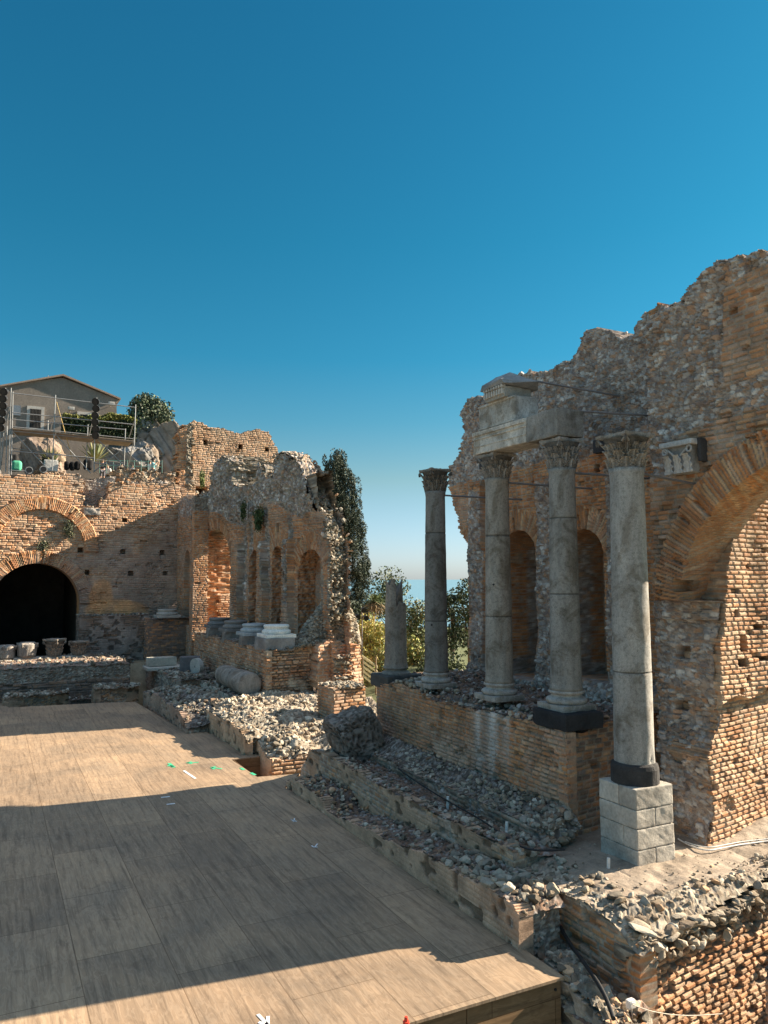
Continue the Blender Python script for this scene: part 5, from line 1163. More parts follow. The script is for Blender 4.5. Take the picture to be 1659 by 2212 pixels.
# bases left on the farther podium
names = ['leftmost grey attic base on the farther podium', 'second grey attic base from the left on the farther podium', 'blue grey attic base beside the white one on the farther podium', 'white sunlit attic base at the near corner of the farther podium']
for k, (cy, c_, rr) in enumerate(((41.0, (.20, .195, .185), .50), (37.9, (.24, .22, .20), .52), (34.9, (.42, .43, .42), .50), (31.75, (.74, .71, .64), .50))):
    t = empty('attic_base', (10.9, cy, 2.8), label=names[k], cat='carved base', group='column bases left on the farther podium')
    bu = Buf(); attic_base(bu, 11.0, cy, 3.12 + (.12 if k == 3 else 0), rr, c_, True, .15, 1.35); bu.build('torus_base', STN, t)
    bu = Buf(); hx = .72 if k == 3 else .62
    rough_block(bu, 10.26, 10.26 + 2 * hx - .1, cy - hx * (1.0 if k == 3 else .42) - (.0 if k == 3 else .35), cy + hx * (1.0 if k == 3 else .42) - (0 if k == 3 else .35), 2.60 + (.1 if k == 3 else 0), 3.13 + (.12 if k == 3 else 0), (.24, .225, .21) if k == 3 else (.27, .235, .20), .05, .04, k, .03); bu.build('footing_block', MASF, t)
# fallen drums on the ledge below
def drum(ya, yb, x, z, r, lab, c=(.33, .29, .25)):
    bu = Buf(); n = 40; prof = [(r * .86, 0), (r * .97, .03), (r, .10)] + [(r * (1 - .02 * s), .10 + (yb - ya - .2) * s) for s in np.linspace(0, 1, 16)[1:]] + [(r * .95, yb - ya - .03), (r * .84, yb - ya)]
    lathe(bu, prof, 0, 0, c, n, .02, int(ya * 10)); V = bu.v[0]
    bu.v[0] = np.stack([x + V[:, 0], ya + V[:, 2], z + V[:, 1]], -1)
    bu.c[0] = np.array(c) * (.7 + .6 * fbm(V[:, 0] * 3 + V[:, 2], V[:, 1] * 3 + V[:, 2] * 2, 4, 4))[:, None]
    tag(bu.build('column_drum', GRAN, origin=(x, ya, z - r), smooth=True), label=lab, cat='column drum', group='fallen drums at the foot of the farther podium')
drum(31.2, 33.0, 9.72, 1.36, .50, 'fallen column drum lying nearest the podium corner, its broken end facing the viewer')
drum(33.28, 35.3, 9.72, 1.36, .45, 'smoother fallen column drum lying behind the broken one')

# ledges and rubble between stage and farther podium
z3 = lambda X, Y: .88 + .12 * (fbm(X * 1.5, Y * 1.5, 81, 4) - .5) * 2 - .6 * sm(30.6, 29.4, Y) + .1 * sm(9.3, 10.2, X)
block('stone_ledge', 9.1, 10.32, 29.3, 44, -.3, z3, style(131, bricks=BR_PALE, rub=lambda U, Z: .5 + 0 * U, ero=.7, stones=BR_PALE + ST_PALE, patch=[plaster(132, (.52, .44, .35), amt=.45)]), style(133, bricks=BR_PALE, rub=lambda U, Z: .7 + 0 * U, stones=BR_PALE), TOPS, (.05, .045), seed=17, mat=MASF, topres=.07,
      stones=[dict(x0=9.1, x1=10.2, y0=29.4, y1=43, zf=z3, n=900, smin=.05, smax=.16, cols=ST_PALE + ST, seed=18, dens=lambda X, Y: .10 + 1.2 * sm(.44, .60, fbm(X * 1.4, Y * 1.4, 5, 3)))],
      label='rubble ledge directly under the farther podium where the fallen drums lie', cat='ledge')
z2 = lambda X, Y: np.interp(Y, [23.6, 24.4, 24.9, 26.5, 30.3, 32.5], [.02, .22, .62, .80, .62, .66]) + .12 * (fbm(X * 1.5, Y * 1.5, 82, 4) - .5) * 2 - .10 * sm(8.4, 11.5, X)
sW2 = style(134, bricks=BR_PALE, ero=.4, ch=.12, patch=[plaster(135, (.50, .345, .225), amt=.6)])
block('plastered_wall', 7.62, 9.15, 24.9, 37, -.8, z2, sW2, sEnd, style(136, rub=lambda U, Z: 2 + 0 * U, stones=ST_PALE, rmort=(.13, .11, .09), rsize=.2, rrel=.08, lump=.08, rdepth=0), (.05, .045), seed=18, mat=MASF, topres=.06,
      stones=[dict(x0=7.65, x1=9.1, y0=25, y1=37, zf=z2, n=900, smin=.04, smax=.17, cols=ST_PALE + ST, seed=19, dens=lambda X, Y: .10 + 1.2 * sm(.44, .60, fbm(X * 1.4, Y * 1.4, 5, 3)))],
      label='farther plastered wall along the stage edge with pale stones on top, behind the notch', cat='low wall')
zs_ = lambda X, Y: np.interp(Y, [23.4, 24.2, 26.4, 29.5], [.10, .30, .62, .90]) + .16 * (fbm(X * 1.0, Y * 1.0, 83, 4) - .5) * 3.6 - .25 * sm(12.5, 14.5, X)
sB2 = style(137, bricks=BR_PALE + BR[:2], ero=.5, relief=.045, ch=.13, bl=.36, mw=.018, mort=(.36, .28, .2))
block('rubble_bank', 8.05, 14.5, 23.5, 31.0, -.8, zs_, sW2, sB2, style(138, rub=lambda U, Z: 2 + 0 * U, stones=ST_TAN, rmort=(.17, .135, .10), rsize=.2, rrel=.07, lump=.14, rdepth=0), (.05, .04), seed=19, mat=MASF, topres=.06,
      stones=[dict(x0=8.1, x1=12.5, y0=23.9, y1=30.8, zf=zs_, n=1900, smin=.03, smax=.17, cols=ST_TAN, seed=20, dens=lambda X, Y: .06 + 1.1 * sm(.46, .58, fbm(X * 1.1, Y * 1.1, 5, 4))), dict(x0=8.1, x1=9.2, y0=23.6, y1=25, zf=zs_, n=120, smin=.08, smax=.2, cols=ST_PALE, seed=21, hi=True)],
      label='sunlit bank of loose pale rubble above a low brick face, in the gap', cat='rubble bank')
sq = style(140, bricks=BR_PALE + BR_OR, ero=.4, relief=.04, ch=.12, bl=.34, mw=.017)
zq = lambda X, Y: 1.75 + .06 * (fbm(X * 3, Y * 3, 84) - .5)
block('brick_pier_stub', 11.25, 12.6, 26.1, 27.6, .3, zq, sq, sq, TOPP, (.035, .03), seed=20, mat=MASF,
      stones=[dict(x0=11.3, x1=12.5, y0=26.1, y1=27.5, zf=zq, n=120, smin=.05, smax=.14, cols=ST_PALE, seed=22)],
      label='low square brick pier stub topped with pale stones, in the gap', cat='pier')
z1l = lambda X, Y: np.interp(Y, [29.0, 29.8, 31, 36, 38.2], [.08, .42, .70, .62, .42]) + .12 * (fbm(X * 1.5, Y * 1.5, 85, 4) - .5) * 2 + .25 * sm(6.8, 8.5, X)
block('rubble_core_wall', 6.72, 7.95, 29.3, 38.5, -.5, z1l, style(141, bricks=BR_GREY, rub=lambda U, Z: .35 + 0 * U, ero=.6, stones=BR_PALE + ST, patch=[plaster(142, (.38, .27, .20), amt=.45)]), sEnd, TOPS, (.05, .045), seed=21, mat=MASF, topres=.07,
      stones=[dict(x0=6.8, x1=7.9, y0=29.4, y1=38.3, zf=z1l, n=900, smin=.05, smax=.17, cols=ST_PALE + ST, seed=23, dens=lambda X, Y: .10 + 1.2 * sm(.44, .60, fbm(X * 1.4, Y * 1.4, 5, 3)))],
      label='dark stone topped wall at the far right corner of the stage', cat='low wall')
z4 = lambda X, Y: np.interp(X, [7.5, 10.3], [.95, 1.05]) + .12 * (fbm(X * 1.5, Y * 1.5, 86, 4) - .5) * 2
block('rubble_terrace', 7.9, 10.32, 37.0, 45.2, -.3, z4, style(143, bricks=BR_GREY, rub=lambda U, Z: .6 + 0 * U, stones=ST), style(144, bricks=BR_GREY, rub=lambda U, Z: .6 + 0 * U, stones=ST), TOPS, (.06, .05), seed=22, mat=MASF, topres=.08,
      stones=[dict(x0=7.9, x1=10.2, y0=37.0, y1=44.5, zf=z4, n=1300, smin=.06, smax=.18, cols=ST_PALE + ST, seed=24, dens=lambda X, Y: .10 + 1.2 * sm(.44, .60, fbm(X * 1.4, Y * 1.4, 5, 3)))],
      label='rough rubble terrace in the far corner below the projecting pedestal', cat='terrace')

# ------------------------------------------------------------------ side wall with the great door, facing the viewer
YV = 48.5
side = empty('side_building_wall', (2, 48.5, 1), label='large brick side building wall with a dark arched doorway and a diagonal shadow', cat='ruined wall')
pv = polyY([(-150, 1460), (-150, 1012), (0, 1012), (15, 1030), (22, 1034), (40, 1028), (60, 1026), (102, 1022), (130, 1026), (177, 1027), (179, 1052), (180, 1094), (216, 1098), (218, 1078), (235, 1072), (236, 1038), (300, 1040), (376, 1040), (400, 1050), (432, 1062), (432, 1460)], YV)
dc = polyY([(78, 1305), (172, 1305), (78, 1211)], YV); RD = dc[1][0] - dc[0][0]; UD = dc[0][0]; ZD = dc[0][1]
rc = polyY([(88, 1190), (192, 1190), (88, 1073)], YV)
RR = rc[2][1] - rc[0][1]
def rubV(U, Z):
    w = .5 * sm(11.2, 11.7, Z)
    q = (U - rc[0][0]) ** 2
    return np.maximum(w, .45 * sm(3.6, 3.0, Z))
def shadedAgedV(U, Z, rgb, d):
    # painted shade below the diagonal shadow edge, bright orange repair patches
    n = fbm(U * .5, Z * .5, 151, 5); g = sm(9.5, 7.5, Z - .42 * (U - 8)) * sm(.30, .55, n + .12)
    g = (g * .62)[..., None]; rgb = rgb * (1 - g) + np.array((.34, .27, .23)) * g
    for (a, b_, c_, e_) in ((5.9, .7, 4.7, 1.0), (7.6, 1.1, 3.8, .55), (6.4, 1.5, 3.9, .6)):
        w = (sm(1.15, .85, np.hypot((U - a) / b_, (Z - c_) / e_) + .5 * (fbm(U * 2, Z * 2, 152, 3) - .5)) * .75)[..., None]
        rgb = rgb * (1 - w) + np.array((.50, .26, .12)) * w * (.7 + .6 * (rgb.mean(-1, keepdims=True) / .3)) 
    for (a, b_, c_, e_) in ((6.3, .5, 4.2, .3),): pass
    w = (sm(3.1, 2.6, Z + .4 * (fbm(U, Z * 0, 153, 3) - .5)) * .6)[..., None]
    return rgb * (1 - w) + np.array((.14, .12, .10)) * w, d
hv = [(*polyY([(u, v)], YV)[0], .13, .13, .5) for u, v in ((173, 1189), (267, 1191), (353, 1193), (188, 1236), (283, 1239), (360, 1238), (271, 1123))]
sV = style(150, bricks=BR + BR_PALE, ero=.55, miss=.012, ch=.12, bl=.34, relief=.020, mw=.014, mort=(.42, .32, .235), rub=rubV, stones=ST_BRN, rsize=.24, lump=.13,
           arches=[(UD, ZD, RD + .02, RD + .75), (rc[0][0], rc[0][1], RR - .75, RR)], patch=[shadedAgedV], holes=hv)
def offV(U, Z):
    o = .14 * ((np.hypot(U - rc[0][0], Z - rc[0][1]) > RR - .75) & (np.hypot(U - rc[0][0], Z - rc[0][1]) < RR) & (Z > rc[0][1]))
    return o + .10 * ((np.hypot(U - UD, Z - ZD) < RD + .75) & (Z > ZD)) - .08 * (U - 5)
bu = Buf()
facade(bu, 'Y', YV, float(pv[:, 0].min()), float(pv[:, 0].max()), .3, 12.6, .055, .045, ragged(pv, .125, .2, 21), sV, offV, thick=1.7, holes=[circ(UD, ZD, RD, -1)], step=.12)
# recess of the broken window, backed by rubble
facade(bu, 'Y', YV + .9, 4.2, 7.0, 8.4, 12.3, .07, .06, ragged(polyY([(165, 1110), (165, 1036), (250, 1030), (250, 1110)], YV + .9), .12, .12, 4), style(155, rub=lambda U, Z: 1 + 0 * U, stones=[(.30, .27, .24), (.38, .34, .3), (.24, .2, .17)]), None, thick=.5, step=.3)
bu.build('brick_face', MASF, side)
bu = Buf(); rough_block(bu, *[float(polyY([(180, 1096)], YV)[0][0]), float(polyY([(217, 1096)], YV)[0][0])], YV - .12, YV + .7, float(polyY([(180, 1113)], YV)[0][1]), float(polyY([(180, 1097)], YV)[0][1]), (.33, .29, .25), .08, .05, 3, .05); bu.build('sill', MASF, side)
# dark tunnel behind the door
bu = Buf()
xa, xb = UD - RD, UD + RD
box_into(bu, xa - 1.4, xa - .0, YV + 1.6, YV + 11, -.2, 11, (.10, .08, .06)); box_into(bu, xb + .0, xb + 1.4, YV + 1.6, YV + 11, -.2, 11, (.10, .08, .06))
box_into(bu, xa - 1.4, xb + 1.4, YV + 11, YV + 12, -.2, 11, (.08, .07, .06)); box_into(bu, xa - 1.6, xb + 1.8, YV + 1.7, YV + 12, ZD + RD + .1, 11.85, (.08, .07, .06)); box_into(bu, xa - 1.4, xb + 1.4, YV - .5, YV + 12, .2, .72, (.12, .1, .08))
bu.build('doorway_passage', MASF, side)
# rubble and stones on the wall head
bu = Buf(); zt_ = lambda X, Y: 11.65 + .5 * sm(5.5, 7.5, X) * sm(50.6, 50, Y) + 0 * X
r2 = np.random.RandomState(9)
P_ = []
for i in range(1, len(pv) - 2):
    L = np.hypot(*(pv[i + 1] - pv[i]))
    for k in range(int(L * 10)):
        t = r2.uniform(); p = pv[i] * (1 - t) + pv[i + 1] * t; P_.append((p[0] + r2.normal() * .06, YV + r2.uniform(0, 1.4), p[1] - .04 + r2.normal() * .06))
scatter(bu, P_, r2.uniform(.06, .16, len(P_)), ST_PALE + BR_PALE, 61)
tag(bu.build('loose_stones', STN, side), kind='stuff')
# rubble breast wall behind the head of the side wall
pw = polyY([(232, 1062), (232, 1020), (262, 1010), (300, 1016), (340, 1018), (378, 1020), (378, 1062)], YV + 1.2)
bw_ = empty('rubble_parapet', (8, 49.7, 11), label='rough rubble parapet standing on the side wall, below the rock outcrop', cat='parapet')
bu = Buf(); facade(bu, 'Y', YV + 1.2, float(pw[:, 0].min()), float(pw[:, 0].max()), 10.8, 12.8, .06, .05, ragged(pw, .12, .2, 5), style(157, rub=lambda U, Z: 2 + 0 * U, stones=ST_PALE + BR_PALE, rmort=(.25, .21, .17), rsize=.26, rrel=.12, lump=.25), None, thick=.8, step=.4); bu.build('rubble_face', MASF, bw_)
# high brick wall at the corner
hi = empty('high_brick_wall', (14, 50.2, 10), label='tall sunlit brick wall fragment with three square holes, rising above the farther wall', cat='ruined wall')
YH = 50.3
ph = polyY([(413, 1110), (413, 915), (418, 909), (432, 912), (450, 923), (480, 928), (520, 935), (531, 930), (560, 928), (583, 932), (588, 945), (596, 962), (604, 975), (604, 1110)], YH)
hh = [(*polyY([(u, v)], YH)[0], .16, .15, .6) for u, v in ((443, 956), (520, 965), (579, 970))]
bu = Buf(); wq = polyY([(422, 1050), (462, 1050), (442, 1050)], YH); 
facade(bu, 'Y', YH, float(ph[:, 0].min()) - .1, float(ph[:, 0].max()) + .1, 9.5, 16.6, .055, .045, ragged(ph, .12, .15, 23), style(161, bricks=[(.48, .27, .15), (.54, .33, .20), (.43, .24, .14), (.50, .30, .17), (.40, .27, .18)], ero=.25, ch=.125, bl=.36, relief=.03, mw=.016, miss=.006, holes=hh), lambda U, Z: -.08 * (U - 14), thick=1.2, step=.2,
       holes=[rect(float(polyY([(421, 1060)], YH)[0][0]), float(polyY([(447, 1060)], YH)[0][0]), 9, float(polyY([(440, 1052)], YH)[0][1]))])
bu.build('brick_face', MASF, hi)
bu = Buf(); x0_ = float(polyY([(419, 1052)], YH)[0][0]); x1_ = float(polyY([(462, 1052)], YH)[0][0]); z0_ = float(polyY([(419, 1053)], YH)[0][1])
for k in range(11):   # flat brick arch
    xx = x0_ + (x1_ - x0_) * (k + .5) / 11; le = (k - 5) * .035
    tube_into(bu, (xx, YH - .03, z0_), (xx + le, YH - .03, z0_ + .75), .075, (.50, .27, .15), 4)
bu.build('flat_arch', MASF, hi)
bu = Buf(); box_into(bu, x0_ - .6, x1_ + .3, YH + 1.15, YH + 1.3, 9.6, z0_ + 1.0, (.10, .075, .055)); bu.build('window_dark_panel', MASF, hi)  # added dark panel, its colour stands for shade inside the window
# rubble core on its left end, facing the stage
pq = polyY([(381, 1068), (384, 990), (388, 950), (383, 935), (396, 922), (412, 914), (417, 920), (417, 1062), (410, 1068)], YH - .4)
bu = Buf(); facade(bu, 'Y', YH - .4, float(pq[:, 0].min()) - .1, float(pq[:, 0].max()) + .1, 9.8, 16.6, .05, .045, ragged(pq, .12, .2, 25), style(163, bricks=BR, rub=lambda U, Z: .25 + .9 * sm(.1, .3, np.abs(U - 10.75) < .0) + 1.0 * sm(10.9, 11.15, U) , stones=ST_PALE, rmort=(.3, .26, .22), rsize=.28, rrel=.12, lump=.2, ch=.125), lambda U, Z: .3 * sm(11.1, 10.9, U) * 0, thick=1.5, step=.3)
bu.build('rubble_end', MASF, hi)

# low dark walls at the foot of the side wall
sD = style(171, bricks=BR_DARK, ero=.5, ch=.12, bl=.34, relief=.03, mort=(.20, .17, .14), patch=[plaster(172, (.30, .24, .20), amt=.35)])
def fwall(name, u0, u1, vt, vb, Y, dep, sty, lab, cat='low wall', stones=None, zb=-.3, amp=.05, left=None, top=TOPD, mat=MASF):
    a = on(u0, vt, Y=Y); b_ = on(u1, vt, Y=Y); x0, x1, zt = float(a[0]), float(b_[0]), float((a[2] + b_[2]) / 2)
    zf = lambda X, Y_: zt + amp * 2 * (fbm(X * 1.6, Y_ * 1.6, 87 + int(x0 * 3) % 9, 4) - .5)
    st_ = [dict(x0=x0, x1=x1, y0=Y, y1=Y + dep, zf=zf, n=stones, smin=.05, smax=.16, cols=ST_PALE + ST, seed=int(x0 * 10) % 90 + 3)] if stones else None
    return block(name, x0, x1, Y, Y + dep, zb, zf, left or sty, sty, top, (.055, .045), seed=int(x0 * 7) % 50, mat=mat, topres=.08, stones=st_, label=lab, cat=cat)
fwall('dark_wall_ledge', 172, 322, 1330, 1428, 47.0, 1.5, sD, 'dark brick ledge wall at the foot of the side wall, right of the doorway', stones=160)
fwall('projecting_pedestal', 321, 411, 1336, 1428, 45.6, 2.9, style(173, bricks=BR_DARK + BR[:2], ero=.4, ch=.12, bl=.34, mort=(.22, .18, .15)), 'projecting brick pedestal in the far corner with a worn column base on top', 'pedestal', stones=60, zb=.5)
a = on(361, 1334, Y=46.3)
t = empty('attic_base', (a[0], 46.3, a[2]), label='worn pale column base on the projecting pedestal in the far corner', cat='carved base')
bu = Buf(); attic_base(bu, a[0], 46.3, a[2], .50, (.44, .40, .35), True, .16, 1.2); bu.build('torus_base', STN, t)
fwall('foundation_wall', -160, 282, 1443, 1530, 41.0, 6.2, style(175, bricks=BR_DARK, ero=.6, rub=lambda U, Z: .95 * sm(.55, .95, Z), stones=ST, ch=.12, bl=.34, mort=(.18, .15, .13)), 'dark brick foundation wall with rubble on top, across the back of the stage', stones=700, zb=-.8)
fwall('rubble_footing', 160, 290, 1428, 1460, 45.2, 1.8, style(176, rub=lambda U, Z: 1 + 0 * U, stones=ST_PALE + ST), 'rough rubble footing under the dark ledge wall', 'footing', stones=200, zb=.2, top=TOPS)
# rubble lumps with sunlit tops at the back of the stage
sLu = style(181, bricks=BR_GREY, rub=lambda U, Z: .55 + 0 * U, stones=BR_PALE + ST, patch=[plaster(182, (.36, .245, .165), amt=.3)], ero=.7)
fwall('masonry_lump', 8, 150, 1503, 1535, 39.4, 1.0, sLu, 'low masonry lump with sunlit white stones on top, at the far left of the stage', 'ruined masonry', stones=330, zb=-.6, amp=.12, top=TOPP)
fwall('masonry_lump', 206, 302, 1485, 1525, 39.0, 1.2, sLu, 'taller lump of ruined masonry with a sunlit top, left of the far stage corner', 'ruined masonry', stones=170, zb=-.6, amp=.12, top=TOPP)
fwall('masonry_lump', 140, 215, 1512, 1530, 40.4, 1.5, style(183, bricks=BR_DARK, rub=lambda U, Z: .7 + 0 * U, stones=[(.2, .18, .16), (.26, .23, .2)]), 'dark low heap of masonry between the two sunlit lumps', 'ruined masonry', stones=60, zb=-.6, amp=.1)
# carved block, slab and wheel near the far corner
p = on(352, 1437, Y=42.0)
t = empty('carved_block', tuple(p), label='pale carved stone block on a thin slab in the far corner', cat='stone block')
bu = Buf(); rough_block(bu, p[0] - .75, p[0] + .70, 42.0, 42.7, p[2] - .05, p[2] + .40, (.50, .46, .38), .06, .02, 3, .03, .1); bu.build('block', STN, t)
bu = Buf(); rough_block(bu, p[0] - .9, p[0] + 1.3, 41.5, 42.9, p[2] - .22, p[2] - .06, (.58, .54, .46), .06, .02, 4, .03); bu.build('slab', STN, t)
p = on(405, 1455, Y=39.8)
bu = Buf(); rough_block(bu, p[0] - .35, p[0] + .65, 39.6, 40.3, p[2] - .1, p[2] + .85, (.16, .15, .15), .06, .02, 6, .04, -.2)
tag(bu.build('dark_stone_block', MASF, origin=tuple(p)), label='upright dark grey stone block leaning by the podium corner', cat='stone block')
p = on(421, 1440, Y=39.0)
bu = Buf(); tube_into(bu, (p[0], 39.0, p[2]), (p[0] + .22, 39.1, p[2] + .02), .40, (.48, .45, .40), 28); tube_into(bu, (p[0] - .012, 39.0, p[2]), (p[0] + .0, 39.0, p[2]), .05, (.05, .05, .05), 12)
tag(bu.build('millstone', STN, origin=tuple(p)), label='pale round stone disc standing on edge beside the podium corner', cat='stone disc')

# bench with four carved capitals in front of the doorway
bp_ = on(112, 1437, Y=45.6); zb0 = float(bp_[2]); b0, b1 = float(on(28, 1420, Y=45.6)[0]), float(on(186, 1420, Y=45.6)[0]); zt0 = float(on(110, 1417, Y=45.6)[2])
be = empty('stone_bench', (float(bp_[0]), 45.6, zb0), label='long pale stone bench carrying carved fragments in front of the doorway', cat='bench')
bu = Buf(); rough_block(bu, b0, b1, 45.3, 45.95, zt0 - .17, zt0, (.42, .38, .33), .07, .02, 4, .03); bu.build('seat', STN, be)
for x in (float(on(105, 1430, Y=45.6)[0]), b0 + .25, b1 - .25):
    bu = Buf(); rough_block(bu, x - .26, x + .26, 45.35, 45.9, zb0 - .25, zt0 - .17, (.45, .41, .35), .07, .02, int(x * 7) % 9, .03); bu.build('leg', STN, be)
for k, (u, w, h_, lab) in enumerate(((14, .42, .72, 'leftmost worn capital by the doorway, cut by the photo edge'), (58, .48, .78, 'rounded worn capital, second from the left in front of the doorway'), (117, .50, .92, 'tallest carved capital on the bench, with a flaring top'), (169, .46, .75, 'rightmost carved capital on the bench, wider at the top'))):
    x = float(on(u, 1415, Y=45.6)[0]); z = zt0 if k else zt0 - .05
    bu = Buf()
    if k in (2, 3): capital(bu, x, 45.6, z, h_, w * .78, .5 + k, k + 40, (.33, .29, .25), .3)
    else:
        lathe(bu, [(w * .82, z), (w * .95, z + .08), (w, z + h_ * .6), (w * 1.02, z + h_ * .85), (w * .8, z + h_)], x, 45.6, (.32, .29, .26), 28, .05, k + 3)
        capital(bu, x, 45.6, z, h_ * .96, w * .80, .3, k + 50, (.32, .29, .26), 1.0)
    tag(bu.build('carved_capital', GRAN, origin=(x, 45.6, z)), label=lab, cat='capital', group='carved capitals in front of the doorway')
bu = Buf(); rough_block(bu, -3.0, b0 - .05, 45.1, 46.2, zb0 - .3, zt0 - .08, (.3, .27, .23), .08, .08, 3, .1)
tag(bu.build('rough_plinth', MASF, origin=(-1, 45.6, zb0)), label='rough masonry plinth under the leftmost capital', cat='plinth')
# plants on the side wall
def tuft(u0, v0, u1, v1, Y, n, s, lab, cols, seed):
    a = on(u0, v0, Y=Y); b_ = on(u1, v1, Y=Y); r2 = np.random.RandomState(seed); t = r2.uniform(size=n)
    P = a[None] * (1 - t[:, None]) + b_[None] * t[:, None] + np.stack([r2.normal(size=n) * .16, -.12 - .2 * r2.uniform(size=n), r2.normal(size=n) * .12], -1)
    bu = Buf(); leaves(bu, P, s, cols, seed, droop=.8, asp=.35)
    hp_ = bu.build('wall_plant', LEAF, origin=tuple(a)); bu = Buf(); tube_into(bu, a - a, b_ - a, .015, (.1, .08, .05), 5); st_ = bu.build('stem', BARK, hp_, origin=(0, 0, 0)); st_.location = (0, 0, 0)
    tag(hp_, label=lab, cat='plant', group='plants growing on the ruined walls')
GY_ = [(.16, .17, .10), (.10, .12, .06), (.24, .22, .15)]
tuft(147, 1130, 147, 1160, YV, 320, .08, 'dry green tuft on the right haunch of the blocked brick arch', GY_, 5)
tuft(95, 1170, 90, 1198, YV, 320, .08, 'dry green tuft just above the crown of the doorway', GY_, 6)

# ================================================================== BEHIND THE RUINS
# house on the hill
YHs = 66.0
def hx(u, v, Y=YHs): p = on(u, v, Y=Y); return float(p[0]), float(p[2])
house = empty('stucco_house', (hx(130, 900)[0], YHs, 12.8), label='plain grey brown stucco house with a low gabled roof on the hill', cat='house')
STUC = plain('stucco', (.215, .18, .15), .9, bump=.4, bscale=12, var=.22, vscale=.7)
ROOF = plain('roof_tile', (.30, .22, .17), .85, bump=.5, bscale=20)
g = [hx(2, 1060), hx(2, 836), hx(28, 829), hx(136, 816), hx(257, 864), hx(252, 870), hx(252, 1060)]
def solid(name, pts, y0, y1, mat, parent):
    bm = bmesh.new(); f = bm.faces.new([bm.verts.new((x, y0, z)) for x, z in pts]); r = bmesh.ops.extrude_face_region(bm, geom=[f])
    for e in r['geom']:
        if isinstance(e, bmesh.types.BMVert): e.co.y = y1
    bmesh.ops.recalc_face_normals(bm, faces=bm.faces[:]); bmesh.ops.translate(bm, verts=bm.verts[:], vec=-parent_world(parent))
    me = bpy.data.meshes.new(name); bm.to_mesh(me); bm.free(); me.materials.append(mat); o = bpy.data.objects.new(name, me); COL.objects.link(o); o.parent = parent; return o
solid('wall', g, YHs, YHs + 9, STUC, house)
e0, e1, e2 = hx(-4, 837), hx(136, 813), hx(260, 864)
solid('roof', [e0, e1, e2, (e2[0], e2[1] + .12), (e1[0], e1[1] + .14), (e0[0], e0[1] + .12)], YHs - .25, YHs + 9.2, ROOF, house)
bu = Buf(); p = hx(107, 822); tube_into(bu, (p[0], YHs + 2, p[1] - .3), (p[0], YHs + 2, hx(107, 798)[1]), .03, seg=6); bu.build('antenna', IRON, house)
FRM = plain('window_surround', (.45, .42, .38), .8); DRK = plain('dark_room', (.02, .02, .022), .6)
def window(u0, u1, v0, v1, bars):
    x0, z1_ = hx(u0, v0); x1, z0_ = hx(u1, v1); fw = .22
    bu = Buf(); 
    box_into(bu, x0 - fw, x0, YHs - .07, YHs + .1, z0_ - fw, z1_ + fw); box_into(bu, x1, x1 + fw, YHs - .07, YHs + .1, z0_ - fw, z1_ + fw)
    box_into(bu, x0, x1, YHs - .068, YHs + .1, z1_, z1_ + fw); box_into(bu, x0, x1, YHs - .1, YHs + .1, z0_ - fw, z0_)
    f = bu.build('window', FRM, house)
    bu = Buf(); box_into(bu, x0, x1, YHs - .02, YHs + .05, z0_, z1_); g_ = bu.build('pane', DRK, f); g_.location = (0, 0, 0)
    if bars:
        bu = Buf()
        for k in range(bars): x = x0 + (x1 - x0) * (k + .5) / bars; tube_into(bu, (x, YHs - .08, z0_), (x, YHs - .08, z1_), .03, seg=6)
        for z in (z0_ + (z1_ - z0_) * .33, z0_ + (z1_ - z0_) * .66): tube_into(bu, (x0, YHs - .08, z), (x1, YHs - .08, z), .025, seg=6)
        bu.build('grille', plain('iron_grille', (.05, .045, .04), .6), f)
window(65, 88, 883, 926, 8); window(173, 199, 895, 925, 0)
bu = Buf(); x0, z0_ = hx(28, 897); x1, z1_ = hx(45, 877); box_into(bu, x0, x1, YHs - .1, YHs - .01, z0_, z1_); bu.build('shutter_panel', plain('blue_grey_panel', (.16, .19, .22), .6), house)
for (u, v) in ((152, 889), (238, 878)):
    x, z = hx(u, v); bu = Buf(); tube_into(bu, (x, YHs - .02, z), (x, YHs - .5, z + .1), .03, seg=6); rough_block(bu, x - .25, x + .25, YHs - .85, YHs - .4, z - .02, z + .25, (.5, .48, .45), .1, .01, 2, .03); bu.build('wall_lamp', FRM, house)

